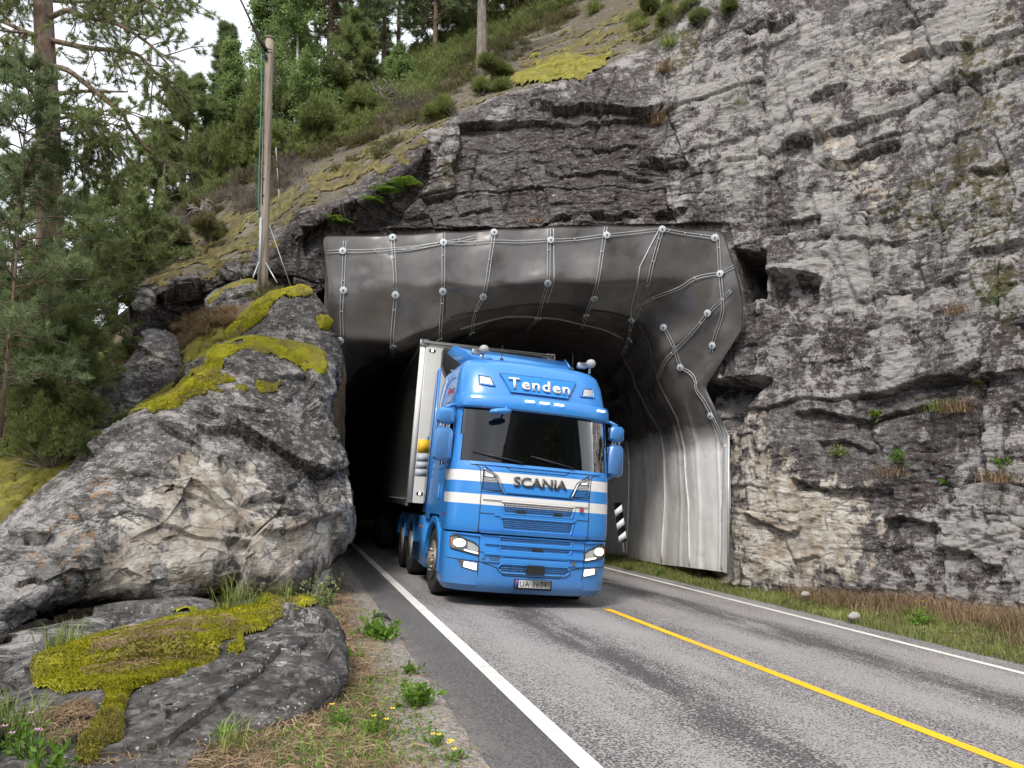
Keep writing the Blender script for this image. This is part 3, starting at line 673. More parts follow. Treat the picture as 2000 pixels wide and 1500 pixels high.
# open the rock behind the lined portal so the road can pass
hx, hy = px.ravel()[Fc].mean(1), py.ravel()[Fc].mean(1)
hole = (sdist(hx, hy, [(612,640),(640,545),(700,520),(1340,520),(1384,560),(1384,1300),(560,1300),(560,770)]) > 0) & (vig[Fc][:, :, 1].mean(1) < 19)
mk('cliff', vig, Fc[~hole], M['cliff'], attrs=A, kind='structure')
CLG = (G2, gnormals(G2)*(1 if np.median(flip) >= 0 else -1), px, py)
NG2 = CLG[1]
NS = blur(NG2, 8)+np.array([0, -.1, .3]); NS /= np.linalg.norm(NS, axis=-1, keepdims=True); GS = blur(G2, 3)*.7+G2*.3
def noisemask(sd_, p, amp, sc, seed): return sd_+fbm(p, sc, 4, seed).reshape(sd_.shape)*amp
mreg = np.full(px.shape, -99.)
for poly in [[(268,572),(300,520),(350,490),(430,450),(520,410),(600,340),(700,290),(800,255),(872,238),(850,268),(800,302),(742,345),(650,402),(588,424),(520,486),(430,538),(345,556)], [(880,225),(950,150),(1050,95),(1150,50),(1230,10),(1330,-40),(1300,40),(1240,95),(1100,150),(1000,178)], [(330,480),(430,415),(560,355),(700,275),(860,225),(800,300),(640,390),(520,470),(430,520)]]:
    mreg = np.maximum(mreg, sdist(px, py, poly))
mm = smooth(0, 12, noisemask(np.minimum(mreg, 30)-12, p, 75, 2.2, 141))
moss_sheet('slope_moss', GS, NS, mm, .065, .17, M['moss_pale'], kind='stuff', label='pale yellow green moss cushions covering the slope above the tunnel', cat='moss')
mreg = sdist(px, py, [(998,178),(1004,140),(1040,112),(1110,104),(1180,100),(1260,84),(1240,112),(1150,148),(1080,168)])
mm = smooth(0, 12, noisemask(mreg-4, p, 26, 1.2, 151))
moss_sheet('ledge_moss', GS, NS, mm, .17, .34, M['moss_olive'], kind='stuff', label='swelling olive moss cushions on the ledge at the cliff top', cat='moss')

# ---- bank behind the big boulder
bk = [
 [(-400,900,26),(-400,930,17),(-330,1050,9.5),(-300,1250,8.5)],
 [(-60,760,27),(-60,830,18),(-40,1010,10),(-60,1230,9)],
 [(60,740,27),(70,800,18),(110,915,11.2),(80,1150,10)],
 [(150,690,27),(160,740,18.5),(225,842,12.2),(200,1100,11)],
 [(220,620,26),(230,680,18.5),(330,765,13.2),(320,1050,12)],
 [(280,585,25),(300,622,18),(430,668,14.2),(450,1000,13)],
 [(330,570,24),(380,590,17.6),(520,600,15.2),(560,950,14)],
 [(430,560,22),(470,570,17.2),(600,575,15.9),(640,940,15)],
 [(560,545,20),(590,550,17.4),(665,640,16.6),(680,930,16)],
]
Cb = np.array(bk, float).transpose(1, 0, 2); Gb = lerpgrid(P(Cb[..., 0], Cb[..., 1], Cb[..., 2]), [50, 110, 60], 300); Gb = blur(Gb, 6)
Nb = gnormals(Gb); 
if np.median(Nb[..., 2]) < 0: Nb = -Nb
pb = Gb.reshape(-1, 3); db = (fbm(pb, .7, 4, 201)*.22+facets(pb, (.9, .9, .6), 211, .4, .4)[0]*.12+fbm(pb, 6, 3, 205)*.03).reshape(Gb.shape[:2])
Gb = Gb+Nb*db[..., None]; pxb, pyb = proj(Gb); z0 = np.zeros(pxb.size)
mk('hillside', pb*0+Gb.reshape(-1, 3), gridfaces(*pxb.shape), M['soil'], kind='structure')
BANK_G = (Gb, gnormals(Gb), pxb, pyb)
if np.median(BANK_G[1][..., 2]) < 0: BANK_G = (Gb, -BANK_G[1], pxb, pyb)
mreg = np.full(pxb.shape, -99.)
for poly in [[(-120,1060),(-100,900),(60,850),(150,820),(215,810),(240,850),(140,940),(40,1030)], [(215,830),(260,770),(330,700),(400,650),(440,640),(450,670),(380,730),(300,800)], [(60,720),(160,680),(230,670),(260,700),(180,730),(80,760)]]:
    mreg = np.maximum(mreg, sdist(pxb, pyb, poly))
mm = smooth(0, 10, noisemask(mreg, pb, 16, 1.6, 221))
moss_sheet('bank_moss', Gb, BANK_G[1], mm, .11, .28, M['moss_olive'], kind='stuff', label='olive yellow moss running along the top edge of the big boulder', cat='moss', tuft=6000)

# ---- closed boulders
def catmull_loop(o, n):
    o = np.asarray(o, float); m = len(o); seg = np.linalg.norm(np.roll(o, -1, 0)-o, axis=1); cum = np.concatenate([[0], np.cumsum(seg)])
    q = np.arange(n)*cum[-1]/n; i = np.clip(np.searchsorted(cum, q, side='right')-1, 0, m-1); f = ((q-cum[i])/np.maximum(seg[i], 1e-6))[:, None]
    a, b, c, d = o[(i-1) % m], o[i], o[(i+1) % m], o[(i+2) % m]
    cr_ = .5*((2*b)+(-a+c)*f+(2*a-5*b+4*c-d)*f*f+(-a+3*b-3*c+d)*f**3)
    return .45*cr_+.55*(b*(1-f)+c*f)
def boulder(name, outline, depths, bulge, thick, mat, label, cat='boulder', n=300, m=90, amp=1.0, seed=0, centre=None, masks=None, led=None, k=2.4, group=None, bias=None, lat=None, csc=1.0, cat_origin=True):
    """outline in photo pixels; depths = [(px,py,d)...] fixes a tilted plane; front swells by bulge, back by thick (metres)"""
    O = catmull_loop(outline, n); c = np.array(centre if centre else O.mean(0), float)
    dp = np.array(depths, float); Am = np.stack([dp[:, 0], dp[:, 1], np.ones(len(dp))], 1); sol = np.linalg.lstsq(Am, dp[:, 2], rcond=None)[0]
    r = np.concatenate([np.linspace(.02, 1, m), np.linspace(1, .03, m//2)[1:]]); side = np.concatenate([np.full(m, -bulge), np.full(m//2-1, thick)])
    PX = c[0]+r[:, None]*(O[:, 0]-c[0]); PY = c[1]+r[:, None]*(O[:, 1]-c[1])
    prof = (1-r**k)**(1/k)
    if bias is None: bb = 1
    else: bb = 1+bias[0]*(PX-c[0])/200+bias[1]*(PY-c[1])/200
    DD = sol[0]*PX+sol[1]*PY+sol[2]+side[:, None]*prof[:, None]*bb
    Gs = P(PX, PY, DD); Gw = np.concatenate([Gs, Gs[:, :1]], 1)
    Nn = np.cross(np.gradient(Gs, axis=0), (np.roll(Gs, -1, 1)-np.roll(Gs, 1, 1))/2); Nn /= np.maximum(np.linalg.norm(Nn, axis=-1, keepdims=True), 1e-9)
    cen = Gs.reshape(-1, 3).mean(0)
    if ((Gs-cen)*Nn).sum(-1).mean() < 0: Nn = -Nn
    for _ in range(3): Nn = (np.roll(Nn, 1, 1)+np.roll(Nn, -1, 1)+2*Nn)/4
    pp = Gs.reshape(-1, 3); wp_ = pp+np.stack([fbm(pp, 1.1, 3, seed+1), fbm(pp, 1.1, 3, seed+2), fbm(pp, 1.1, 3, seed+3)], 1)*.15
    A1, E1 = facets(wp_, np.array((1.5, 1.5, 1.3))*csc, seed+10, .8, .3); A2, E2 = facets(wp_, np.array((.5, .5, .42))*csc, seed+20, .6, .5); A3, E3 = facets(wp_, np.array((.15, .15, .11))*csc, seed+30, .6, .5)
    pt = .5+.5*fbm(pp, .8, 2, seed+5)
    dd = (A1*.30+A2*.10*(.2+pt)+A3*.022*(.1+pt))*csc+fbm(pp, 5, 4, seed+6)*.018+fbm(pp, .9, 3, seed+7)*.05*csc
    dd = (dd*amp).reshape(PX.shape); ppx, ppy = proj(Gs)
    front = (side < 0)[:, None]
    if led: dd = dd+np.where(front, ledges(ppx, ppy, led), 0)
    G3 = Gs+Nn*dd[..., None]
    at = {}
    for kk in ('cream', 'dark', 'lich', 'moss', 'orange', 'peat'):
        base = {'lich': .5}.get(kk, 0.0); pol = (masks or {}).get(kk)
        at[kk] = (np.full(ppx.shape, base)+(sum(w_*poly_soft(ppx, ppy, [q], sf) for q, w_, sf in pol) if pol else 0)).ravel()
    org = np.array([cen[0], cen[1], G3[..., 2].min()])
    caps = [np.array([list(range(n))]), np.array([[len(pp)-n+i for i in range(n)][::-1]])]
    o = mk(name, G3.reshape(-1, 3), [gridfaces(len(r), n, True)]+caps, mat, attrs=at, origin=org, label=label, cat=cat, group=group)
    N3 = np.cross(np.gradient(G3, axis=0), (np.roll(G3, -1, 1)-np.roll(G3, 1, 1))/2); N3 /= np.maximum(np.linalg.norm(N3, axis=-1, keepdims=True), 1e-9)
    if ((G3-cen)*N3).sum(-1).mean() < 0: N3 = -N3
    return o, G3, N3, ppx, ppy, org, front
def boulder_moss(B, polys, H, sc, mat, seed=0, amp=14, tuft=0, erode=2, label=None):
    o, G3, N3, ppx, ppy, org, front = B
    reg = np.full(ppx.shape, -99.)
    for q in polys: reg = np.maximum(reg, sdist(ppx, ppy, q))
    mm = smooth(0, 9, noisemask(reg-erode, G3.reshape(-1, 3), amp, 2.2, seed+400))*np.where(front, 1, np.clip(N3[..., 2], 0, 1))
    nv = mm.shape[0]; Gs_, Ns_ = G3.copy(), N3.copy()
    for _ in range(7):
        for A_ in (Gs_, Ns_): A_[:] = (np.roll(A_, 1, 1)+np.roll(A_, -1, 1)+2*A_)/4; A_[1:-1] = (A_[:-2]+A_[2:]+2*A_[1:-1])/4
    Ns_ = Ns_+np.array([0, -.1, .25]); Ns_ /= np.linalg.norm(Ns_, axis=-1, keepdims=True); G3 = G3*.3+Gs_*.7+Ns_*.01; N3 = Ns_
    ob = moss_sheet('moss', G3-org, N3, mm, H, sc, mat, parent=o, wrap=True, tuft=tuft, seed=seed)
    if label and ob: ob['label'] = label
    return ob
BIG = boulder('boulder', [(-160,1120),(-60,1060),(0,1022),(70,965),(150,895),(220,848),(300,790),(345,760),(385,715),(430,686),(500,668),(570,672),(628,690),(650,712),(658,760),(654,800),(660,850),(664,905),(668,960),(672,1015),(664,1045),(640,1085),(614,1125),(588,1160),(560,1158),(500,1150),(440,1150),(395,1166),(330,1188),(270,1186),(215,1176),(150,1182),(80,1206),(0,1243),(-90,1285),(-180,1310)],
  [(655,760,13.6),(600,1150,11.6),(0,1240,8.2),(0,1020,9.6),(430,690,13.2)], 1.15, 1.9, M['boulder'], 'huge grey boulder with cream broken face leaning beside the tunnel mouth', n=620, m=230, amp=1.15, seed=1000, centre=(330,960), k=2.6,
  masks=dict(cream=[([(170,1180),(230,1000),(330,900),(420,880),(500,900),(580,1010),(660,1010),(640,1090),(560,1150),(400,1160)], .62, 60), ([(170,1160),(215,1010),(280,1010),(260,1160)], .2, 20), ([(330,1150),(380,990),(440,1000),(400,1150)], .3, 20), ([(640,850),(668,860),(672,1010),(650,1000)], .35, 15)],
             dark=[([(440,700),(660,700),(660,980),(560,960),(500,860),(400,840),(360,800)], .42, 40), ([(300,930),(400,860),(400,960),(310,1020)], .25, 30)], lich=[([(0,1020),(220,850),(330,800),(280,950),(170,1180),(0,1240)], .12, 40)],
             orange=[([(20,1030),(220,870),(300,850),(230,1010),(170,1180),(20,1180)], 1.0, 40)]),
  led=[([(430,900),(470,985),(560,960)], .25, 40), ([(40,1130),(150,1115),(190,1120)], .12, 14), ([(390,830),(480,850),(520,880)], .22, 40), ([(450,1050),(560,1045),(640,1020)], .18, 40)])
boulder_moss(BIG, [[(425,684),(500,664),(600,672),(640,690),(632,730),(590,712),(545,700),(500,694),(450,690)], [(330,770),(380,715),(430,680),(470,690),(440,720),(400,760),(352,790)], [(415,760),(470,748),(480,760),(430,775)], [(230,820),(300,780),(350,760),(345,790),(290,815),(238,836)], [(500,742),(545,740),(545,755),(510,758)],
  [(380,722),(430,712),(475,735),(465,748),(400,752)]], .075, .26, M['moss_bright'], 3, 22, 14000, -2, 'bright yellow green moss on the crown of the boulder')
UP = boulder('boulder', [(420,730),(432,668),(462,628),(505,598),(555,574),(598,570),(628,592),(645,625),(655,668),(668,700),(664,760),(640,800),(560,800),(470,780)], [(430,700,14.4),(600,575,15.2),(655,760,14.6)], .55, 1.0, M['slate'],
  'smooth grey boulder with a moss ridge behind the huge one', n=320, m=110, amp=.7, seed=1100, masks=dict(dark=[([(560,700),(660,640),(670,780),(580,780)], .3, 30)]))
boulder_moss(UP, [[(412,670),(440,640),(470,610),(520,580),(590,560),(604,574),(560,586),(515,612),(470,650),(440,690),(415,700)], [(622,618),(650,622),(655,642),(630,640)]], .12, .26, M['moss_bright'], 8, 18, 5000, -1)
B3 = boulder('boulder', [(196,800),(206,760),(232,712),(262,668),(300,652),(338,660),(352,700),(345,750),(310,800),(240,850),(200,840)], [(200,800,13.2),(345,660,14.3),(300,800,13.4)], .45, .6, M['cliff'], 'rounded grey boulder with dark moss spots left of the moss ridge', n=240, m=80, amp=.7, seed=1200,
  masks=dict(cream=[([(270,690),(330,680),(330,720),(280,720)], .5, 14)], moss=[([(220,720),(340,650),(340,700),(240,740)], .6, 20)]))
B4 = boulder('boulder', [(96,830),(112,780),(150,742),(200,750),(232,790),(215,840),(160,880),(105,880)], [(100,830,12.8),(225,790,13.2),(160,870,12.2)], .35, .5, M['cliff'], 'low pale boulder among the branches at the left', n=200, m=60, amp=.7, seed=1300, masks=dict(cream=[([(110,780),(200,740),(220,800),(140,840)], .6, 20)]))
B5 = boulder('boulder', [(398,585),(420,565),(455,552),(490,542),(520,556),(545,580),(548,610),(480,620),(405,612)], [(400,590,15.8),(545,590,16.1),(490,545,16.3)], .4, .5, M['slate'], 'small grey boulder at the foot of the wooden pole', n=200, m=60, amp=.6, seed=1400, csc=.7)
boulder_moss(B5, [[(396,588),(430,560),(490,540),(520,552),(490,556),(440,568),(410,600)]], .05, .15, M['moss_olive'], 5, 6, 0, 0)
B6 = boulder('boulder', [(255,592),(268,573),(288,567),(303,580),(302,602),(280,614),(260,606)], [(255,590,14.9),(303,590,15.0),(280,570,15.1)], .28, .4, M['slate'], 'small dark square rock at the left tip of the slope', n=120, m=36, amp=.6, seed=1500, csc=.5)
SL = boulder('rock_slab', [(-160,1420),(-120,1300),(0,1262),(110,1222),(240,1188),(350,1172),(420,1180),(400,1215),(280,1240),(130,1290),(60,1350),(-40,1460)], [(-100,1350,5.9),(350,1180,9.6),(100,1290,7.3)], .22, .6, M['slate'], 'smooth dark grey rock slab in the gap under the huge boulder', 'rock', n=260, m=60, amp=.5, seed=1600, k=3)
FG = boulder('boulder', [(-220,1460),(-120,1420),(-20,1380),(30,1300),(110,1266),(240,1228),(330,1202),(440,1188),(520,1182),(592,1190),(628,1210),(650,1248),(656,1295),(648,1340),(610,1388),(556,1420),(500,1440),(450,1462),(400,1505),(340,1560),(240,1620),(100,1680),(-100,1700),(-260,1600)],
  [(600,1400,5.6),(640,1230,7.0),(100,1560,4.3),(240,1235,7.4),(-60,1430,5.0)], .55, 1.0, M['slate'], 'low dark boulder with a thick yellow green moss blanket in the foreground', n=620, m=210, amp=.62, seed=1700, centre=(330,1400), k=2.3,
  masks=dict(cream=[([(520,1260),(570,1240),(600,1290),(540,1360),(500,1340)], .34, 18)], lich=[([(440,1240),(650,1230),(640,1400),(420,1460)], -.12, 40), ([(-200,1300),(400,1300),(500,1500),(-200,1600)], -.4, 60)], dark=[([(150,1400),(480,1330),(400,1500),(150,1600)], .2, 50)]))
boulder_moss(FG, [[(60,1300),(110,1268),(240,1232),(330,1206),(440,1186),(520,1178),(592,1186),(600,1200),(560,1205),(530,1230),(490,1255),(475,1300),(455,1300),(455,1268),(420,1290),(370,1315),(330,1330),(290,1365),(262,1370),(252,1395),(225,1410),(190,1400),(210,1370),(180,1345),(110,1345),(70,1330)],
  [(200,1400),(240,1402),(240,1440),(205,1450),(180,1480),(150,1470),(170,1430)], [(450,1290),(480,1280),(478,1310),(460,1325)]],  .085, .24, M['moss_lemon'], 12, 24, 60000, 0, 'thick bright yellow green moss blanket')
MS = boulder('stone', [(378,1505),(400,1482),(440,1468),(478,1456),(506,1464),(512,1482),(490,1500),(470,1530),(400,1540)], [(380,1500,4.7),(510,1470,4.95),(440,1470,4.9)], .12, .2, M['slate'], 'small stone half covered in yellow moss at the bottom edge', 'stone', n=160, m=44, amp=.3, seed=1800, csc=.35)
boulder_moss(MS, [[(378,1508),(400,1480),(440,1464),(468,1468),(460,1490),(465,1530),(390,1540)]], .03, .08, M['moss_bright'], 4, 5, 4000, 0)
for q, dd_, lb, sd_ in [([(545,1395),(552,1378),(572,1374),(585,1390),(580,1404),(556,1406)], 5.5, 'small grey stone against the end of the mossy boulder', 1), ([(540,1470),(560,1458),(590,1462),(592,1474),(560,1480)], 4.75, 'flat grey stone lying in the dry grass at the bottom', 2),
                     ([(1658,1204),(1665,1195),(1676,1196),(1682,1204),(1674,1208),(1663,1208)], 12.1, 'pale stone in the dry grass below the cliff', 3), ([(1562,1162),(1568,1154),(1580,1155),(1582,1163),(1570,1166)], 14.0, 'tiny pale stone on the green verge', 4),
                     ([(600,1180),(618,1130),(645,1110),(655,1150),(640,1200),(612,1215)], 10.6, 'dark rock block standing under the tip of the huge boulder', 5)]:
    q = np.array(q, float); boulder('stone', q, [(q[0, 0], q[0, 1], dd_), (q[2, 0], q[2, 1], dd_+.05), (q[4, 0], q[4, 1], dd_)], .06 if sd_ < 5 else .25, .12, M['slate'] if sd_ in (1, 2, 5) else M['stone_white'], lb, 'stone', n=80, m=24, amp=.55, seed=1900+sd_*50, csc=.3)

# ================================================================= tunnel lining
ST = [
 [(640,1100,16.6),(636,950,16.6),(632,820,16.5),(640,700,16.3),(632,460,16.0),(768,457,16.1),(866,452,16.2),(965,447,16.3),(1075,443,16.4),(1185,441,16.4),(1292,440,16.4),(1410,450,16.3),(1446,570,15.9),(1449,640,16.0),(1378,757,17.0),(1420,850,16.7),(1425,980,16.7),(1425,1120,16.8)],
 [(648,1100,16.8),(645,950,16.8),(642,820,16.7),(650,720,16.4),(642,565,15.9),(770,560,15.9),(866,556,16.0),(948,560,16.1),(1070,548,16.2),(1168,552,16.3),(1262,545,16.5),(1350,545,16.6),(1392,620,16.5),(1392,690,16.7),(1362,756,17.0),(1402,850,17.0),(1408,980,17.0),(1408,1116,17.1)],
 [(655,1098,17.0),(653,950,17.0),(650,825,16.9),(662,735,16.6),(668,664,16.1),(765,668,16.2),(858,640,16.4),(930,611,16.6),(1050,597,16.8),(1150,604,17.0),(1232,622,17.4),(1262,640,17.4),(1292,690,17.4),(1318,745,17.5),(1335,800,17.6),(1352,870,17.7),(1358,980,17.7),(1356,1110,17.8)],
 [(658,1092,17.8),(656,950,17.8),(656,822,17.6),(672,765,17.3),(698,718,17.0),(778,690,17.0),(862,662,17.1),(932,636,17.3),(1040,620,17.5),(1142,628,17.7),(1222,650,18.0),(1240,672,18.1),(1262,722,18.2),(1288,780,18.3),(1312,826,18.4),(1325,880,18.5),(1330,980,18.5),(1326,1106,18.6)],
 [(664,1085,19.2),(661,950,19.2),(662,815,19.0),(682,772,18.7),(712,730,18.4),(785,705,18.4),(864,678,18.5),(935,655,18.6),(1035,643,18.7),(1135,652,18.9),(1208,680,19.2),(1222,705,19.3),(1242,752,19.4),(1264,800,19.5),(1288,838,19.6),(1297,890,19.7),(1300,980,19.7),(1296,1103,19.8)],
 [(675,1072,22),(670,950,22),(670,850,22),(696,795,21.8),(735,748,21.6),(800,722,21.6),(870,705,21.7),(940,692,21.8),(1030,682,21.9),(1110,695,22),(1165,725,22.1),(1180,750,22.2),(1196,785,22.3),(1210,825,22.4),(1222,860,22.5),(1228,905,22.5),(1226,980,22.5),(1222,1088,22.6)],
]
C = np.array(ST, float); C3 = P(C[..., 0], C[..., 1], C[..., 2])
base = C3[-1].copy(); s_b, t_b = st_of(base[:, 0], base[:, 1])
ext = []
for dt in (2.5,):
    xy = road_xy(s_b, t_b*0+t_b.mean()+dt); ext.append(np.concatenate([xy, base[:, 2:]], 1))
C3 = np.concatenate([C3, np.array(ext)]); KC = C3.shape[1]
cnt = [26, 26, 22, 26, 26, 12]
Gl = lerpgrid(C3, cnt, 440, True)
Gl = blur(blur(Gl, 2), 6, (0,))
Nl = gnormals(Gl); pxl, pyl = proj(Gl)
cc = np.array([0.3, 17, 3.0])
if ((cc-Gl[:60])*Nl[:60]).sum(-1).mean() < 0: Nl = -Nl
U_ = np.linspace(0, KC-1, 440)[None, :]+0*pxl
row = np.arange(Gl.shape[0])[:, None]+0*pxl
pl = Gl.reshape(-1, 3)
dl = (fbm(pl, .6, 2, 501).reshape(pxl.shape)*.12+fbm(pl, 1.6, 2, 503).reshape(pxl.shape)*.03)*(1-.75*smooth(12.5, 14, U_))
# the sheets sag between their straps (top) and bulge between the ribs (wall)
top = smooth(3.5, 4.5, U_)*(1-smooth(11.5, 13, U_))
dl -= top*.045*(np.sin((U_-4)*math.pi)**2)*0+top*.05*np.abs(np.sin((U_-4)*math.pi))
rib_rows = [26, 48, 74, 100, 112, 122, 132]
wall = smooth(13, 14.5, U_)
for r_ in rib_rows: dl += wall*(.022*np.exp(-((row-r_)/1.6)**2)-.0)
dl += wall*.012*np.sin(row*.24)
Gl2 = Gl+Nl*dl[..., None]
th_ = .05
Go = Gl2-Nl*th_
nv, nu = pxl.shape; f = gridfaces(nv, nu); V = np.concatenate([Gl2.reshape(-1, 3), Go.reshape(-1, 3)]); o_ = nv*nu
edge = []
b_ = np.arange(nu-1); edge.append(np.stack([b_, b_+1, b_+1+o_, b_+o_], 1))
lin = empty('tunnel_lining', (0.4, 16.8, -.3), label='grey sheet lining flared out into a hood round the tunnel mouth', cat='tunnel portal')
def kid(o, parent):
    """parent keeping the world place"""
    o.parent = parent; o.location = Vector(o.location)-parent.location; return o
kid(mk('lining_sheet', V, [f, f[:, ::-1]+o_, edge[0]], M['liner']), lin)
# straps along the sheet with washers
def on_liner(u, v, h=.02):
    u = np.clip(np.asarray(u, float)/(KC-1)*(nu-1), 0, nu-1.001); v = np.clip(np.asarray(v, float), 0, nv-1.001)
    i = v.astype(int); j = u.astype(int); fv = (v-i)[..., None]; fu = (u-j)[..., None]
    q = lambda A: (A[i, j]*(1-fv)*(1-fu)+A[i+1, j]*fv*(1-fu)+A[i, j+1]*(1-fv)*fu+A[i+1, j+1]*fv*fu)
    return q(Gl2)+q(Nl)*h, q(Nl)
def near_uv(x, y):
    d = (pxl[:126]-x)**2+(pyl[:126]-y)**2; k = np.argmin(d); i, j = np.unravel_index(k, d.shape); return j/(nu-1)*(KC-1), float(i)
def strap(pixs, gap=.03, n=24):
    uv_ = np.array([near_uv(*q) for q in pixs], float); t = np.linspace(0, len(uv_)-1, n); u = np.interp(t, range(len(uv_)), uv_[:, 0]); v = np.interp(t, range(len(uv_)), uv_[:, 1])
    a, nn = on_liner(u, v, .03); tg = np.gradient(a, axis=0); sdv = np.cross(tg, nn); sdv /= np.maximum(np.linalg.norm(sdv, axis=1, keepdims=True), 1e-6)
    m = MB()
    for sg in (-1, 1): m.tube(a+sdv*sg*gap, .008, 5)
    for k in range(3, n-1, 7): m.tube(np.stack([a[k]-sdv[k]*gap, a[k]+sdv[k]*gap]), .011, 5)
    kid(m.build('strap', M['galv'], smooth_=True), lin)
def washer(x, y, r=.085):
    u, v = near_uv(x, y); p_, nn = on_liner(np.array([u]), np.array([v]), .045); p_ = p_[0]; nn = Vector(nn[0])
    Rm = np.array(nn.to_track_quat('Z', 'Y').to_matrix()).T
    m = MB().lathe([(.002, .006), (r*.9, .006), (r, .0), (r, -.004), (.002, -.004)], n=20); m.v = [np.concatenate(m.v) @ Rm + p_]; wo = kid(m.build('washer', M['washer_grey'], smooth_=False), lin)
    m = MB().lathe([(.002, .030), (.018, .028), (.018, .007), (.002, .007)], n=8); m.v = [np.concatenate(m.v) @ Rm + p_]; m.build('bolt', M['chassis'], smooth_=False).parent = wo
for q in [[(672,470),(672,560),(670,662)], [(768,462),(771,575),(766,668),(764,700)], [(866,455),(865,570),(862,640),(858,668)], [(965,452),(943,577),(921,645),(915,655)], [(1074,448),(1070,552),(1050,617),(1030,645)],
          [(1184,446),(1162,560),(1146,613),(1135,640)], [(1292,446),(1270,520),(1252,590)], [(1397,455),(1404,532),(1391,673),(1388,690)], [(640,492),(760,488),(866,474),(965,474),(1074,470),(1184,464),(1292,450)], [(760,492),(866,476),(930,462)], [(1292,450),(1397,464)],
          [(1250,596),(1330,560),(1404,532),(1438,516)], [(1425,565),(1380,612),(1330,672),(1280,742)], [(1292,636),(1328,718),(1362,762),(1400,826),(1412,870)], [(1213,694),(1230,640),(1250,600)], [(900,645),(985,618),(1080,622),(1165,645),(1215,665)]]:
    strap(q)
for q in [(672,492),(672,569),(668,663),(768,466),(771,576),(766,670),(866,474),(865,570),(858,664),(964,457),(943,577),(921,646),(1074,470),(1070,552),(1050,617),(1184,463),(1161,580),(1146,613),(1292,450),(1233,626),(1397,464),(1404,532),(1391,674),(1381,610),(1292,640),(1328,718),(1389,812),(1226,668)]:
    washer(*q)
def rib(pixs, r=.018, mat='liner'):
    uv_ = np.array([near_uv(*q) for q in pixs], float); t = np.linspace(0, len(uv_)-1, 40); u = np.interp(t, range(len(uv_)), uv_[:, 0]); v = np.interp(t, range(len(uv_)), uv_[:, 1])
    a, nn = on_liner(u, v, .012); kid(MB().tube(a, r, 6).build('seam', M[mat], smooth_=True), lin)
rib([(1245,640),(1280,744),(1324,823),(1340,924),(1348,1104)], .022); rib([(1215,700),(1252,780),(1294,870),(1294,1100)], .022); rib([(1418,870),(1411,1000),(1411,1110)], .02, 'galv')
rib([(883,622),(935,608),(1041,596),(1150,604),(1230,622)], .022, 'black_rubber'); rib([(1290,445),(1250,520),(1232,600),(1232,622)], .018, 'alu'); rib([(1082,446),(1080,552),(1070,596)], .012, 'alu'); rib([(870,560),(870,615),(850,645)], .012, 'black_rubber')
rib([(1216,860),(1217,980),(1216,1082)], .02); rib([(1235,640),(1262,660),(1272,720),(1272,748)], .015, 'black_rubber')
# blasted rock tube round the lining, closing the space behind it
ctr = C3[:, :].mean(1); vr = []
NB = 28
for t in np.concatenate([[12.6], np.linspace(14, 76, 34)]):
    for k in range(NB):
        a = math.pi*(-.08+1.16*k/(NB-1)); s_ = 3.1-6.9*math.cos(a); z_ = -.8+8.6*max(0, math.sin(a))**.8-(.8 if k in (0, NB-1) else 0)
        q = road_pt(np.array(s_), np.array(t))[:2]; vr.append((q[0], q[1], z_))
vr = np.array(vr); vr += (np.stack([fbm(vr, .8, 3, 71), fbm(vr, .8, 3, 72), fbm(vr, .8, 3, 73)], 1))*.25
nrow = len(vr)//NB
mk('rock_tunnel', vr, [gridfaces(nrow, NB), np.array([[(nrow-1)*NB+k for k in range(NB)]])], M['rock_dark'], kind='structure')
# inner jamb rock closing the gap beside the lining
qj = [[(1340,640,18.6),(1420,640,18.0),(1520,640,17.4)],[(1340,760,18.6),(1420,760,18.0),(1520,760,17.3)],[(1350,900,18.8),(1430,900,17.9),(1520,900,17.2)],[(1350,1200,19),(1430,1200,17.7),(1520,1200,17)]]
qj = [[P(*q) for q in r] for r in qj]; Gj = lerpgrid(np.array(qj), [20, 20, 20], 60); Gj += fbm(Gj.reshape(-1, 3), 1.5, 4, 3).reshape(Gj.shape[:2])[..., None]*.1
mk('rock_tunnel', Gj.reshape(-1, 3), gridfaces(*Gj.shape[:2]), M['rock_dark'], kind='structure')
# chevron boards
def chevron(px, py, d, h, w_, tilt, label, mirror=1, stick=True):
    o = empty('marker_board', P(px, py, d)+np.array([0, 0, -h/2]), rot=(0, tilt, 0), label=label, cat='road marker')
    MB().box((0, .012, h/2), (w_, .02, h), .004).build('board', M['black_plastic'], o)
    mb = MB(); n = 3; st = h/n
    for k in range(n):
        z0 = k*st+st*.12
        sl_ = w_*.62*mirror; a = [(-w_/2*.97, z0-sl_/2), (w_/2*.97, z0+sl_/2), (w_/2*.97, z0+sl_/2+.5*st), (-w_/2*.97, z0-sl_/2+.5*st)]
        a = [(x_, min(max(z_, .005), h-.005)) for x_, z_ in a]
        mb.prism(a, -.002, .0015)
    mb.build('stripe', M['white_letter'], o)
    MB().tube([(0, .05, -.25), (0, .05, h*.9)], .02, 8).build('post', M['galv'], o)
chevron(1216, 1020, 19.2, 1.0, .21, rad(-7), 'black and white striped marker board on the right tunnel wall', 1)
chevron(684, 985, 21.6, .95, .18, 0, 'dim striped marker board inside the tunnel on the left', 1)
# the lamp of an oncoming vehicle far inside
lp = P(747, 996, 40)
o = empty('far_lamp', lp, label='small bright round lamp far inside the dark tunnel', cat='lamp')
MB().lathe([(.002, -.02), (.05, -.015), (.055, .0), (.05, .04), (.03, .09), (.002, .1)], axis='y', n=16).build('housing', M['black_plastic'], o, smooth_=True)
MB().lathe([(.002, -.032), (.045, -.026), (.048, -.021), (.002, -.021)], axis='y', n=16).build('lens', M['lamp_dot'], o, smooth_=True)

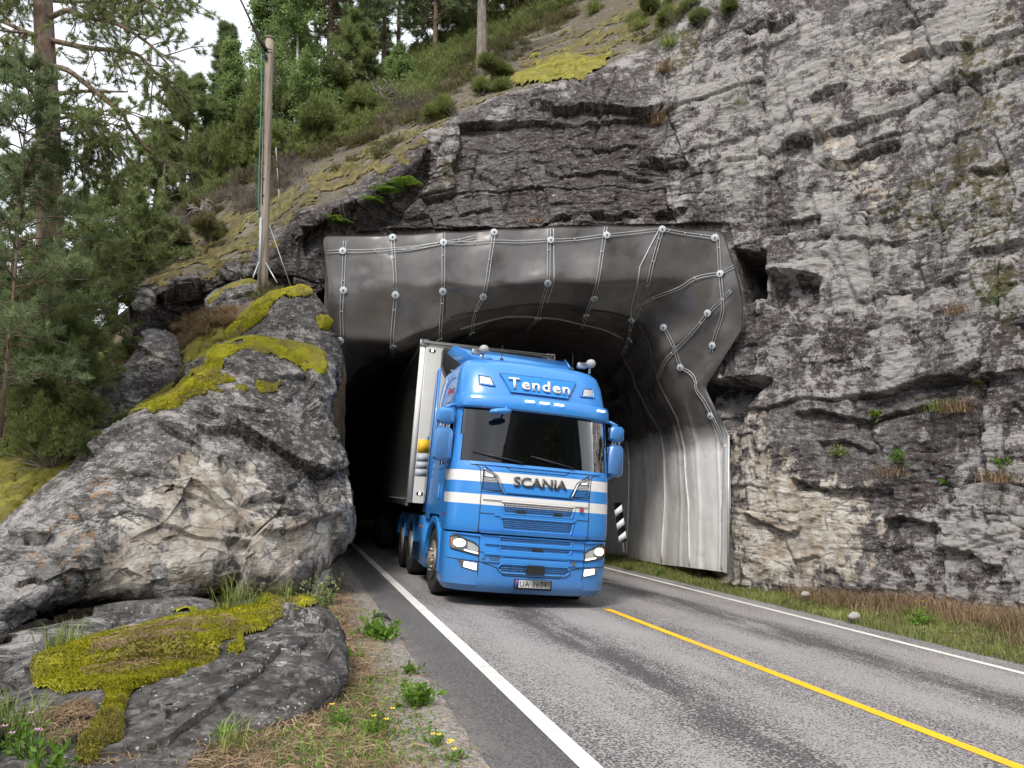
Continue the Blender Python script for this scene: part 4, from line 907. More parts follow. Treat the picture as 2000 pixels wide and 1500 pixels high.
# ================================================================= the truck
TX, TY, TZ = -.131, 13.02, -.10
PHI = rad(15.27)
truck = empty('truck', (TX, TY, TZ), label='blue and white tractor truck with lit headlamps coming out of the tunnel', cat='truck')
truck.rotation_euler = (Matrix.Rotation(PHI, 3, 'Z') @ Matrix.Rotation(rad(4.7), 3, 'Y')).to_euler()
def itp(tab, z): return float(np.interp(z, [a for a, b in tab], [b for a, b in tab]))
WT = [(.2, 1.17), (.3, 1.235), (1.0, 1.25), (1.06, 1.245), (1.3, 1.25), (2.1, 1.235), (2.92, 1.20), (3.2, 1.195), (3.5, 1.17), (3.68, 1.13), (3.76, 1.07), (3.81, .97), (3.83, .86)]
YT = [(.2, -1.30), (.3, -1.39), (.65, -1.42), (1.0, -1.40), (1.06, -1.40), (1.12, -1.425), (1.6, -1.41), (2.0, -1.37), (2.10, -1.34), (2.93, -1.22), (3.05, -1.18), (3.2, -1.14), (3.5, -1.02), (3.68, -.92), (3.76, -.82), (3.81, -.68), (3.83, -.45)]
def sy(u, z, D=None, n=3.3):
    """depth of the cab front at width fraction u (0..1)"""
    D = .42 if D is None else D
    return itp(YT, z)+.07*u*u+D*(1-max(0, 1-u**n)**(1/n))
def front(x, z, off=0.0):
    w_ = itp(WT, z); u = min(abs(x)/w_, 1.0); return sy(u, z)-off
US = [0, .1, .2, .3, .4, .5, .6, .7, .78, .84, .885, .92, .945, .965, .98, .99, .997, 1.0]
def shell(zs, yback, wfun=None, closed=True):
    """rows of a cab-like shell; returns vertices (rows, cols, 3)"""
    rows = []
    for z in zs:
        w_ = itp(WT, z) if wfun is None else wfun(z)
        left = [(-w_*u, sy(u, z)) for u in US[::-1]]; right = [(w_*u, sy(u, z)) for u in US[1:]]
        yf = left[0][1]; k = [yf+(yb-yf) for yb in yback]
        L = [(-w_, yb) for yb in yback[::-1] if yb > yf+.01]; 
        L = [(-w_, max(yb, yf+.005*(i+1))) for i, yb in enumerate(yback)][::-1]; R = [(w_, max(yb, yf+.005*(i+1))) for i, yb in enumerate(yback)]
        rows.append([(x, y, z) for x, y in L+left+right+R])
    return np.array(rows)
YB = [-.72, -.62, -.45, -.2, .05, .2, .45, .7, .92]
ZC = [1.06, 1.09, 1.14, 1.25, 1.36, 1.45, 1.55, 1.635, 1.7, 1.79, 1.88, 1.985, 2.05, 2.10, 2.16, 2.3, 2.5, 2.7, 2.86, 2.93, 2.98, 3.05, 3.14, 3.2, 3.3, 3.4, 3.5, 3.6, 3.68, 3.72, 3.76, 3.79, 3.81, 3.825, 3.83]
SH = shell(ZC, YB); nz_, nc = SH.shape[:2]; zc = np.array(ZC)
front_i = len(YB); xs_mid = np.abs(SH[:, :, 0])
F = gridfaces(nz_, nc); cen = SH.reshape(-1, 3)[F].mean(1)
ws = (cen[:, 2] > 2.10) & (cen[:, 2] < 2.93) & (np.abs(cen[:, 0]) < 1.135) & (cen[:, 1] < -.85)
sw = (cen[:, 2] > 2.05) & (cen[:, 2] < 2.86) & (np.abs(cen[:, 0]) > 1.17) & (cen[:, 1] > -.67) & (cen[:, 1] < .12)
arch = (cen[:, 1] > -.58) & (cen[:, 2] < 1.14+0*cen[:, 1]) & (np.abs(cen[:, 0]) > 1.1)
arch |= (np.hypot(cen[:, 1], (cen[:, 2]-.55)) < .74) & (np.abs(cen[:, 0]) > 1.1)
Fk = F[~ws & ~sw & ~arch]
# roof and back caps
V = SH.reshape(-1, 3); top_row = list(range((nz_-1)*nc, nz_*nc)); back = [i*nc for i in range(nz_)]+[i*nc+nc-1 for i in range(nz_)][::-1]
cabm = mk('cab', V, [Fk[:, ::-1], np.array([top_row]), np.array([back])], M['blue'], truck)
autosmooth(cabm, 32)
def sub(F_, name, mat, off, parent=truck, smooth_=True, **kw):
    used, inv = np.unique(F_, return_inverse=True); v = V[used].copy()
    c0 = np.array([0, .2, 2.0]); d = v-c0; d[:, 2] = 0; d /= np.linalg.norm(d, axis=1, keepdims=True); v -= d*off
    return mk(name, v, inv.reshape(-1, 4)[:, ::-1], mat, parent, smooth_=smooth_, **kw)
wsf = F[ws]; sub(wsf, 'windscreen', M['glass'], .012)
for sg in (-1, 1): sub(F[sw & (np.sign(cen[:, 0]) == sg)], 'side_window', M['glass'], .012)
# generic patch that hugs the front
def fpatch(name, poly, off, mat, parent=truck, thick=.012, div=None, holes=None, **kw):
    """poly: convex-ish list of (x,z) split in columns by x so that it follows the bowed front"""
    poly = np.array(poly, float); xs = np.unique(np.concatenate([np.linspace(poly[:, 0].min(), poly[:, 0].max(), max(3, int((np.ptp(poly[:, 0]))/.05)+2)), poly[:, 0]]))
    top, bot = [], []
    n = len(poly)
    for x in xs:
        zz = []
        for k in range(n):
            a, b = poly[k], poly[(k+1) % n]
            if min(a[0], b[0])-1e-9 <= x <= max(a[0], b[0])+1e-9:
                if abs(a[0]-b[0]) < 1e-9: zz += [a[1], b[1]]
                else: zz.append(a[1]+(b[1]-a[1])*(x-a[0])/(b[0]-a[0]))
        top.append(max(zz)); bot.append(min(zz))
    nr = max(2, int((max(np.array(top)-np.array(bot)))/.06)+2); V_ = []
    for o_ in (off, off-thick):
        for r_ in range(nr):
            f_ = r_/(nr-1)
            for k, x in enumerate(xs):
                z = bot[k]+(top[k]-bot[k])*f_; V_.append((x, front(x, z, o_), z))
    m = len(xs); a = gridfaces(nr, m); b = a[:, ::-1]+nr*m; side = []
    for k in range(m-1): side += [[k+1, k, k+nr*m, k+1+nr*m], [(nr-1)*m+k, (nr-1)*m+k+1, (nr-1)*m+k+1+nr*m, (nr-1)*m+k+nr*m]]
    for r_ in range(nr-1): side += [[r_*m, (r_+1)*m, (r_+1)*m+nr*m, r_*m+nr*m], [(r_+1)*m+m-1, r_*m+m-1, r_*m+m-1+nr*m, (r_+1)*m+m-1+nr*m]]
    o = mk(name, V_, [a, b, np.array(side)], mat, parent, smooth_=False, **kw); return autosmooth(o, 40)
def ftube(pts, off=.0, r=.006, n=5, step=.04):
    P_ = []
    for (x0, z0), (x1, z1) in zip(pts[:-1], pts[1:]):
        k = max(2, int(math.hypot(x1-x0, z1-z0)/step)+1)
        for i in range(k): f_ = i/k; P_.append((x0+(x1-x0)*f_, z0+(z1-z0)*f_))
    P_.append(pts[-1]); return np.array([(x, front(x, z, off), z) for x, z in P_]), r
def seams(name, lines, off=.001, r=.0055, mat='black_rubber', parent=truck):
    m = MB()
    for l in lines: p_, r_ = ftube(l, off, r); m.tube(p_, r_, 5)
    return m.build(name, M[mat], parent, smooth_=True)
def inpoly(x, z, poly): return sdist(np.array([float(x)*100]), np.array([float(z)*100]), np.array(poly)*100)[0] > 0
def honey(name, poly, parent, off, pitch=.042, mat='blue', bar=.0034):
    """hexagon mesh bars in front of a dark backing"""
    poly = np.array(poly, float); m = MB(); a = pitch/math.sqrt(3); x0, x1 = poly[:, 0].min(), poly[:, 0].max(); z0, z1 = poly[:, 1].min(), poly[:, 1].max()
    seen = set()
    ni = int((x1-x0)/pitch)+2; nj = int((z1-z0)/(1.5*a))+2
    for j in range(nj):
        for i in range(ni):
            cx = x0+(i+.5*(j % 2))*pitch; cz = z0+j*1.5*a*.8
            if not inpoly(cx, cz, poly): continue
            for k in range(6):
                p0 = (cx+a*math.sin(k*math.pi/3), cz+a*.8*math.cos(k*math.pi/3)); p1 = (cx+a*math.sin((k+1)*math.pi/3), cz+a*.8*math.cos((k+1)*math.pi/3))
                key = (round((p0[0]+p1[0])*500), round((p0[1]+p1[1])*500))
                if key in seen: continue
                seen.add(key)
                A_ = np.array([p0[0], front(p0[0], p0[1], off), p0[1]]); B_ = np.array([p1[0], front(p1[0], p1[1], off), p1[1]])
                d = B_-A_; n_ = np.array([-d[2], 0, d[0]]); n_ /= max(np.linalg.norm(n_), 1e-9); n_ *= bar; y_ = np.array([0, .012, 0])
                m.add([A_-n_, B_-n_, B_+n_, A_+n_, A_-n_+y_, B_-n_+y_, B_+n_+y_, A_+n_+y_], [[0, 1, 2, 3], [0, 4, 5, 1], [3, 2, 6, 7]])
    return m.build(name, M[mat], parent)
def trap(xc, hw, z0, z1, sk=.05): return [(xc-hw+sk, z0), (xc+hw-sk, z0), (xc+hw, z1), (xc-hw, z1)]
def grille(poly, inner, name='grille', mat='blue', pitch=.042):
    g = fpatch(name, poly, .006, M['grille_back'], thick=.01)
    honey('mesh', inner, g, .012, mat=mat, pitch=pitch)
    m = MB(); q = list(poly)+[poly[0]]; p_, r_ = ftube(q, .012, .012); m.tube(p_, .013, 6, cap=False); m.build('frame', M[mat], g, smooth_=True)
    return g
truck.scale = (1.063, 1.063, 1.026)
# ---- upper cab front
grille(trap(.03, .56, 1.36, 1.53), trap(.03, .55, 1.365, 1.525))
grille(trap(.03, .56, 1.12, 1.30), trap(.03, .55, 1.125, 1.295))
for x in (-.24, .32): fpatch('radar_cover', [(x-.08, 1.375), (x+.08, 1.375), (x+.065, 1.415), (x-.065, 1.415)], .026, M['black_plastic'], thick=.02)
# relief panels between the grilles
for z0, z1, o_ in ((1.545, 1.625, .022), (1.315, 1.345, .018)):
    fpatch('grille_bar', [(-.80, z0), (.80, z0), (.80, z1), (-.80, z1)] if o_ > .02 else [(-.62, z0), (.62, z0), (.62, z1), (-.62, z1)], o_, M['blue'], thick=.02)
fpatch('cab_lip', [(-.8, 1.055), (.8, 1.055), (.8, 1.11), (-.8, 1.11)], .045, M['blue'], thick=.05)
seams('panel_gap', [[(-.83, 1.07), (-.83, 1.70), (-.86, 2.0), (-.93, 2.06)], [(.83, 1.07), (.83, 1.70), (.86, 2.0), (.93, 2.06)], [(-.83, 1.07), (.83, 1.07)], [(-.82, 1.34), (.82, 1.34)], [(-.9, 2.07), (-.5, 2.055), (-.42, 2.0), (.42, 2.0), (.5, 2.055), (.9, 2.07)],
      [(-.82, 1.655), (-.60, 1.655), (-.50, 1.64), (.5, 1.64), (.60, 1.655), (.82, 1.655)], [(-.50, 1.64), (-.62, 1.88), (-.82, 2.02)], [(.50, 1.64), (.62, 1.88), (.82, 2.02)]], .002)
# hatch panel with the lettering, proud of the front
fpatch('front_hatch', [(-.47, 1.665), (.47, 1.665), (.60, 1.90), (.80, 2.04), (.45, 1.99), (-.45, 1.99), (-.80, 2.04), (-.60, 1.90)], .028, M['blue'], thick=.03)
fpatch('wiper_tray', [(-1.0, 2.055), (1.0, 2.055), (1.03, 2.10), (-1.03, 2.10)], .02, M['blue'], thick=.03)
# side lamp units beside the hatch (lens on top, mesh below)
for sg in (-1, 1):
    q = [(sg*.82, 1.69), (sg*.53, 1.67), (sg*.635, 1.885), (sg*.82, 1.985)]
    g = fpatch('upper_lamp', q, .010, M['grille_back'], thick=.01)
    fpatch('lens', [(sg*.80, 1.885), (sg*.655, 1.875), (sg*.70, 1.92), (sg*.80, 1.965)], .024, M['lens'], g, thick=.012)
    for k in range(3): fpatch('led', [(sg*(.69+.03*k), 1.892), (sg*(.705+.03*k), 1.892), (sg*(.705+.03*k), 1.907), (sg*(.69+.03*k), 1.907)], .03, M['lit_small'], g, thick=.006)
    honey('mesh', [(sg*.80, 1.70), (sg*.56, 1.685), (sg*.64, 1.86), (sg*.80, 1.87)], g, .018, .034)
    p_, r_ = ftube([(sg*.52, 1.66), (sg*.63, 1.89), (sg*.82, 2.0)], .022, .01); MB().tube(p_, .012, 6).build('trim', M['chrome'], g, smooth_=True)
# lettering helper: letters mapped on the front surface
def letter(body, xc, zc_, w_, h_, off, mat, name, parent=truck, bold=.0, shear=0, thick=.01, space=1.0, depth=None):
    tv, tf = text_geo(body, 1, bold, shear, space); mn, mxx = tv[:, :2].min(0), tv[:, :2].max(0)
    q = (tv[:, :2]-(mn+mxx)/2)/(mxx-mn)*[w_, h_]
    fr = np.array([(xc+x, front(xc+x, zc_+z, off), zc_+z) for x, z in q])
    return mk(name, fr, [np.array([f_]) for f_ in tf if len(f_) > 2], M[mat], parent, smooth_=False)
def letters3d(body, xc, zc_, w_, h_, off, mat, name, thick=.014, **kw):
    o = None
    tv, tf = text_geo(body, 1, kw.get('bold', 0), kw.get('shear', 0), kw.get('space', 1)); mn, mxx = tv[:, :2].min(0), tv[:, :2].max(0)
    q = (tv[:, :2]-(mn+mxx)/2)/(mxx-mn)*[w_, h_]; n = len(q)
    A_ = np.array([(xc+x, front(xc+x, zc_+z, off+thick), zc_+z) for x, z in q]); B_ = A_+np.array([0, thick, 0])
    ec = {}
    for f_ in tf:
        for a, b in zip(f_, f_[1:]+f_[:1]): ec[(a, b)] = 1
    side = [[b, a, a+n, b+n] for a, b in ec if (b, a) not in ec]
    return mk(name, np.concatenate([A_, B_]), [np.array([f_]) for f_ in tf]+[np.array(side)], M[mat], kw.get('parent', truck), smooth_=False)
letters3d('SCANIA', .03, 1.842, .82, .15, .042, 'letter_grey', 'lettering', thick=.010, bold=.02, space=.98)
fpatch('emblem', [(.70+.035*math.cos(a), 1.50+.042*math.sin(a)) for a in np.linspace(0, 2*math.pi, 14)[:-1]], .03, M['chrome'], thick=.015)
fpatch('emblem', [(.70+.024*math.cos(a), 1.50+.03*math.sin(a)) for a in np.linspace(0, 2*math.pi, 14)[:-1]], .034, M['red_letter'], thick=.01)
# ---- header, sign, roof lamps
vis = [(-1.19, 2.945), (-.9, 2.93), (.9, 2.93), (1.19, 2.945), (1.19, 3.13), (.9, 3.15), (-.9, 3.15), (-1.19, 3.13)]
def visor():
    m = []; xs = np.linspace(-1.21, 1.21, 61); prof = [(2.935, .0), (2.925, .10), (2.95, .135), (3.0, .14), (3.10, .12), (3.15, .085), (3.165, .0)]
    for z, o_ in prof:
        for x in xs:
            u = min(abs(x)/1.205, 1); y = itp(YT, 2.98)+.07*u*u+.42*(1-max(0, 1-u**3.3)**(1/3.3))-o_+.03
            m.append((x*(1+o_*.12), y, z))
    o = mk('sun_visor', m, gridfaces(len(prof), 61), M['blue_plain'], truck); return autosmooth(o, 40)
VIS = visor()
for x in (-.99, -.20, .03, .26, .99):
    u = abs(x)/1.205; y = itp(YT, 2.98)+.07*u*u+.42*(1-max(0, 1-u**3.3)**(1/3.3))-.105-.01
    MB().box((x, y-.005, 3.085), (.15, .03, .028), .008, rot=(0, 0, math.copysign(rad(18) if abs(x) > .5 else 0, x)*-1*-1 if abs(x) > .5 else 0)).build('marker_light', M['lit_small'], truck, smooth_=False)
sg_ = fpatch('name_sign', [(-.46, 3.225), (.46, 3.225), (.62, 3.53), (-.62, 3.53)], .03, M['blue_sign'], thick=.03)
m = MB(); p_, r_ = ftube([(-.46, 3.225), (.46, 3.225), (.62, 3.53), (-.62, 3.53), (-.43, 3.20)], .028, .01); m.tube(p_, .005, 6, cap=False).build('frame', M['black_rubber'], sg_, smooth_=True)
letters3d('Tenden', 0, 3.38, .98, .185, .046, 'white_letter', 'lettering', thick=.014, bold=.022, parent=sg_, space=1.15)
for sg in (-1, 1):
    q = [(sg*.93, 3.32), (sg*.69, 3.30), (sg*.745, 3.45), (sg*.93, 3.47)]
    g = fpatch('roof_lamp', q, .012, M['black_rubber'], thick=.012); fpatch('lens', [(sg*.91, 3.335), (sg*.72, 3.315), (sg*.76, 3.435), (sg*.91, 3.45)], .022, M['lens'], g, thick=.012)
    p_, r_ = ftube(q+[q[0]], .014, .008); MB().tube(p_, .012, 6, cap=False).build('frame', M['blue'], g, smooth_=True)
# ---- bumper
ZB = [.20, .24, .3, .4, .5, .6, .68, .75, .85, .95, 1.0, 1.03]
YBB = [-.80, -.74, -.70, -.66, -.62]
BS = shell(ZB, YBB); nb_, ncb = BS.shape[:2]; FB = gridfaces(nb_, ncb)
cb = BS.reshape(-1, 3)[FB].mean(1); cutb = (np.abs(cb[:, 0]) > 1.12) & (cb[:, 1] > -.74) & (cb[:, 2] > .42)
bmp = mk('bumper', BS.reshape(-1, 3), [FB[~cutb][:, ::-1], np.array([list(range((nb_-1)*ncb, nb_*ncb))]), np.array([list(range(ncb))[::-1]])], M['blue'], truck); autosmooth(bmp, 32)
seams('panel_gap', [[(-.80, 1.0), (-.79, .62), (-.77, .24)], [(.80, 1.0), (.79, .62), (.77, .24)], [(-1.22, .66), (-.79, .64)], [(1.22, .66), (.79, .64)], [(-.79, .78), (-.56, .77)], [(.79, .78), (.56, .77)], [(-.79, .645), (-.50, .56), (-.42, .46), (.42, .46), (.50, .56), (.79, .645)]], .002, .005, parent=bmp)
grille(trap(.03, .56, .935, 1.02, .02), trap(.03, .545, .94, 1.015, .02)); grille(trap(.03, .56, .815, .895, .04), trap(.03, .545, .82, .89, .04)); grille(trap(.03, .52, .695, .74, .02), trap(.03, .51, .70, .738, .02), pitch=.034)
grille([(-.44, .50), (.50, .50), (.58, .56), (.53, .63), (-.47, .63), (-.52, .56)], [(-.44, .505), (.50, .505), (.565, .56), (.53, .625), (-.47, .625), (-.51, .56)])
for z0, z1, o_ in ((.90, .932, .03), (.75, .81, .03), (.645, .69, .022)): fpatch('bumper_bar', [(-.72, z0), (.78, z0), (.78, z1), (-.72, z1)], o_, M['blue'], thick=.03)
fpatch('radar_cover', [(-.10, .50), (.16, .50), (.16, .635), (-.09, .635)], .05, M['black_plastic'], thick=.05)
fpatch('radar_cover', [(-.04, .845), (.14, .845), (.12, .885), (-.02, .885)], .03, M['black_plastic'], thick=.02)
letters3d('R 580', -.62, .69, .24, .05, .016, 'letter_grey', 'lettering', thick=.008, bold=.02)
fpatch('tow_cap', [(.62+.03*math.cos(a), .69+.034*math.sin(a)) for a in np.linspace(0, 2*math.pi, 12)[:-1]], .03, M['chrome'], thick=.02)
fpatch('lower_lip', [(-.80, .22), (.80, .22), (.80, .44), (-.80, .44)], .012, M['blue'], thick=.012)
# number plate
pl_ = empty('number_plate', (0.02, front(0, .35, .03), .35)); pl_.parent = truck
MB().box((0, .01, 0), (.565, .02, .15), .006).build('holder', M['black_plastic'], pl_)
MB().box((.0, -.003, .012), (.52, .006, .11), .002).build('plate', M['plate_white'], pl_)
MB().box((-.238, -.0075, .012), (.044, .003, .108)).build('country_band', M['plate_blue'], pl_)
MB().box((-.238, -.010, .035), (.032, .002, .03)).build('flag', M['plate_red'], pl_)
tv, tf = text_geo('UA 36041', 1, .0, 0, 1.12); mn, mxx = tv[:, :2].min(0), tv[:, :2].max(0); q = (tv[:, :2]-(mn+mxx)/2)/(mxx-mn)*[.44, .084]
mk('lettering', [(x+.022, -.0095, z+.012) for x, z in q], [np.array([f_]) for f_ in tf], M['cable_black'], pl_, smooth_=False)
# headlamps and fog lamps
for sg in (-1, 1):
    q = [(sg*.80, .73), (sg*1.17, .80), (sg*1.185, .965), (sg*1.12, .99), (sg*.86, .90), (sg*.80, .84)]
    h = fpatch('headlamp', q, .012, M['chrome'], thick=.02)
    xc = sg*1.07
    fpatch('lamp', [(xc+.078*math.cos(a), .885+.058*math.sin(a)) for a in np.linspace(0, 2*math.pi, 20)[:-1]], .032, M['lit_lamp'], h, thick=.02)
    fpatch('lens', [(sg*.81, .775), (sg*.955, .80), (sg*.955, .915), (sg*.87, .885), (sg*.81, .84)], .026, M['lens'], h, thick=.012)
    fpatch('light_strip', [(sg*.81, .745), (sg*1.0, .782), (sg*1.0, .797), (sg*.81, .765)], .03, M['lit_small'], h, thick=.01)
    fpatch('indicator', [(sg*1.165, .82), (sg*1.182, .82), (sg*1.182, .95), (sg*1.165, .94)], .024, M['amber'], h, thick=.01)
    p_, r_ = ftube(q+[q[0]], .012, .01); MB().tube(p_, .012, 6, cap=False).build('frame', M['black_rubber'], h, smooth_=True)
    fpatch('bumper_rib', [(sg*.80, 1.0), (sg*1.19, 1.02), (sg*1.19, 1.035), (sg*.80, 1.015)], .03, M['blue'], thick=.03)
    q = [(sg*.80, .50), (sg*1.02, .545), (sg*1.08, .645), (sg*.80, .615)]
    h = fpatch('fog_lamp', q, .012, M['chrome'], thick=.02); fpatch('lamp', [(sg*.815, .515), (sg*.985, .55), (sg*.985, .625), (sg*.815, .605)], .024, M['lit_lamp'], h, thick=.014)
# wipers and wiper arms, inspection sticker
for a, b in (((-.25, 2.13), (-.98, 2.24)), ((.55, 2.12), (-.12, 2.245))):
    m = MB(); m.tube([(a[0], front(a[0], a[1], .05), a[1]), ((a[0]+b[0])/2, front((a[0]+b[0])/2, (a[1]+b[1])/2, .06), (a[1]+b[1])/2), (b[0], front(b[0], b[1], .03), b[1])], [.014, .01, .006], 6)
    m.tube([(b[0]-.0, front(b[0], b[1], .022), b[1]), (a[0]*.55+b[0]*.45, front((a[0]+b[0])/2, (a[1]+b[1])/2, .022), (a[1]*.55+b[1]*.45)-.012)], .008, 5); m.build('wiper', M['black_plastic'], truck, smooth_=True)
# front mirror (hangs from the visor, left of centre in the photo)
m = MB(); m.lathe([(.0, -.16), (.05, -.14), (.075, -.05), (.075, .06), (.05, .15), (.0, .17)], (0, 0, 0), 'x', 14, 1, .65)
Vm = np.concatenate(m.v) @ np.array(Euler((0, rad(-8), 0)).to_matrix()).T+np.array([-.68, front(-.68, 2.9)-.30, 2.86]); m.v = [Vm]; fm_ = m.build('front_mirror', M['blue_plain'], truck, smooth_=True)
MB().tube([(-.60, front(-.6, 2.9)-.27, 2.90), (-.52, front(-.5, 3.0)-.05, 2.99)], .02, 6).build('arm', M['blue_plain'], fm_, smooth_=True)
# side mirrors
for sg in (-1, 1):
    mr = empty('side_mirror', (sg*1.38, -.93, 2.30)); mr.parent = truck
    b = MB(); b.box((0, 0, .47), (.27, .13, .26), .05, rot=(0, 0, sg*rad(14))); h1 = b.build('upper_housing', M['blue_plain'], mr); autosmooth(h1, 50)
    b = MB(); b.box((0, 0, .03), (.28, .15, .52), .055, rot=(0, 0, sg*rad(14))); h2 = b.build('lower_housing', M['blue_plain'], mr); autosmooth(h2, 50)
    for zz, hh in ((.47, .2), (.03, .44)): MB().box((-sg*.018, .078, zz), (.22, .006, hh), .01, rot=(0, 0, sg*rad(14))).build('mirror_glass', M['chrome'], mr)
    for k in (-.06, -.01, .05): MB().tube([(k, .0, .28), (k, .0, .36)], .016, 8).build('joint', M['galv'], mr, smooth_=True)
    MB().tube([(-sg*.0, .0, .60), (-sg*.08, .05, .65), (-sg*.22, .12, .68)], .03, 8).build('arm', M['blue_plain'], mr, smooth_=True); MB().tube([(-sg*.02, .0, -.2), (-sg*.1, .05, -.26), (-sg*.2, .10, -.24)], .035, 8).build('arm', M['blue_plain'], mr, smooth_=True)
# kerb mirror inside the left-hand window as the round disc
MB().lathe([(.0, -.01), (.055, -.008), (.055, .008), (.0, .01)], (-1.14, -.62, 2.78), 'x', 14).build('kerb_mirror', M['chrome'], truck, smooth_=True)
# roof: deflector, side deflectors, lamps, antennas
def plate(quad, t_, name, mat='blue_plain', parent=truck):
    q = np.array(quad, float); n_ = np.cross(q[1]-q[0], q[2]-q[0]); n_ /= np.linalg.norm(n_); q2 = q-n_*t_
    m = MB(); k = len(q); m.add(np.concatenate([q, q2]), [list(range(k)), [k+i for i in range(k)][::-1]]+[[i, k+i, k+(i+1) % k, (i+1) % k] for i in range(k)]); return m.build(name, M[mat], parent)
plate([(-.66, -.52, 3.83), (.66, -.52, 3.83), (1.04, .92, 4.27), (-1.04, .92, 4.27)], .03, 'roof_deflector')
for sg in (-1, 1):
    plate([(sg*.66, -.52, 3.85), (sg*1.03, .92, 4.30), (sg*1.14, .96, 4.14), (sg*1.0, .4, 3.88), (sg*.8, -.3, 3.81)], .03, 'roof_deflector_side')
    q = [(.90, 1.3), (1.24, 1.25), (1.30, 1.7), (1.32, 2.6), (1.26, 3.45), (1.14, 3.83), (.86, 3.83)]
    m = MB(); m.prism(q, sg*1.24-.018, sg*1.24+.018, 'x'); sp_o = m.build('side_deflector', M['blue_plain'], truck)
    MB().tube([(sg*1.262, .92, 1.3), (sg*1.262, .92, 3.8)], .008, 5).build('panel_gap', M['black_rubber'], truck)
# rear shoulders of the raised roof
    MB().prism([(-.2, 3.82), (.92, 3.82), (.92, 4.08), (.6, 4.02)], sg*.6-.02, sg*.6+.02, 'x').build('deflector_support', M['black_plastic'], truck)
for sg in (-1, 1):
    x = sg*.82 if sg < 0 else .98
    m = MB(); m.lathe([(.001, -.095), (.05, -.09), (.07, -.06), (.076, -.02), (.07, .03), (.05, .06), (.001, .07)], (x, -.62, 3.95), 'y', 20); l_ = m.build('roof_beacon', M['beacon_grey'], truck, smooth_=True)
    MB().box((x-.10 if sg < 0 else x-.13, -.58, 3.91), (.16, .10, .10), .02).build('bracket', M['galv'], l_)
    MB().tube([(x, -.6, 3.78), (x, -.6, 3.9)], .02, 8).build('stem', M['galv'], l_)
for x in (-.50, .70): 
    m = MB(); m.tube([(x, -.55, 3.80), (x, -.55, 3.86)], .03, 8); m.tube([(x, -.55, 3.86), (x+.01, -.50, 4.10)], [.008, .003], 5); m.build('antenna', M['black_plastic'], truck, smooth_=True)
# side: white arc stripe behind the door, handle, lettering, crease lines
def side_strip(pts, w_, name, mat, dx=.004):
    pts = np.array(pts, float); m = MB(); a = []; b = []
    t_ = np.gradient(pts, axis=0); t_ /= np.linalg.norm(t_, axis=1, keepdims=True); n_ = np.stack([-t_[:, 1], t_[:, 0]], 1)
    for (y, z), (ny, nz2) in zip(pts, n_):
        a.append((-itp(WT, z)-dx, y+ny*w_/2, z+nz2*w_/2)); b.append((-itp(WT, z)-dx, y-ny*w_/2, z-nz2*w_/2))
    k = len(a); m.add(a+b, [[i, i+1, k+i+1, k+i] for i in range(k-1)]); return m.build(name, M[mat], truck)
side_strip([(.80, 2.95), (.72, 3.2), (.60, 3.42), (.45, 3.55)], .11, 'side_stripe', 'white_letter'); side_strip([(.87, 2.95), (.80, 3.2), (.68, 3.44), (.52, 3.58)], .012, 'side_stripe', 'white_letter')
side_strip([(-.66, 3.0), (-.3, 3.04), (.3, 3.06), (.62, 3.05)], .012, 'crease', 'black_rubber'); side_strip([(.62, 3.05), (.45, 3.40), (.0, 3.50), (-.4, 3.48)], .014, 'crease', 'black_rubber')
side_strip([(-.72, 2.04), (-.2, 1.98), (.16, 1.99), (.16, 2.9)], .010, 'door_gap', 'black_rubber'); side_strip([(-.72, 1.1), (-.66, 1.55), (-.72, 2.04)], .010, 'door_gap', 'black_rubber')
MB().box((-1.262, -.30, 1.62), (.03, .05, .24), .012).build('door_handle', M['blue_plain'], truck)
def side_letter(body, yc, zc_, w_, h_, mat, shear=.3, bold=.02):
    tv, tf = text_geo(body, 1, bold, shear); mn, mxx = tv[:, :2].min(0), tv[:, :2].max(0); q = (tv[:, :2]-(mn+mxx)/2)/(mxx-mn)*[w_, h_]
    mk('lettering', [(-itp(WT, zc_+z)-.006, yc-x, zc_+z) for x, z in q], [np.array([f_[::-1]]) for f_ in tf], M[mat], truck, smooth_=False)
side_letter('Frøya', -.12, 3.27, .55, .19, 'red_letter'); side_letter('Frøya', -.86, 1.28, .22, .08, 'red_letter')
side_letter('www', -.1, 3.09, .3, .025, 'cable_black')
# interior
MB().box((0, -.82, 2.02), (2.2, .5, .16), .05).build('dashboard', M['seat_cloth'], truck)
for x in (-.6, .6):
    st_ = MB(); st_.box((x, -.15, 2.0), (.5, .5, .14), .05); st_.box((x, .12, 2.35), (.48, .14, .6), .06, rot=(rad(-8), 0, 0)); st_.box((x, .16, 2.72), (.26, .1, .16), .04); st_.build('seat', M['seat_cloth'], truck)
m = MB(); ang = np.linspace(0, 2*math.pi, 25); m.tube(np.stack([.6+.22*np.cos(ang), -.58+.1*np.sin(ang), 2.28+.19*np.sin(ang)], 1), .016, 6, cap=False); m.tube([(.6, -.5, 2.28), (.6, -.75, 2.1)], .03, 6); m.build('steering_wheel', M['black_plastic'], truck, smooth_=True)
for x in (-1.06, 1.06):
    yy = np.linspace(-.78, -.35, 24); zz = np.linspace(2.12, 2.86, 6); Vc = [(x+.02*math.sin(i*1.9)*(-1 if x > 0 else 1), y, z) for z in zz for i, y in enumerate(yy)]; mk('curtain', Vc, gridfaces(6, 24), M['orange_cloth'], truck)
MB().box((0, .5, 2.5), (2.3, .05, 1.0)).build('bunk_wall', M['seat_cloth'], truck)
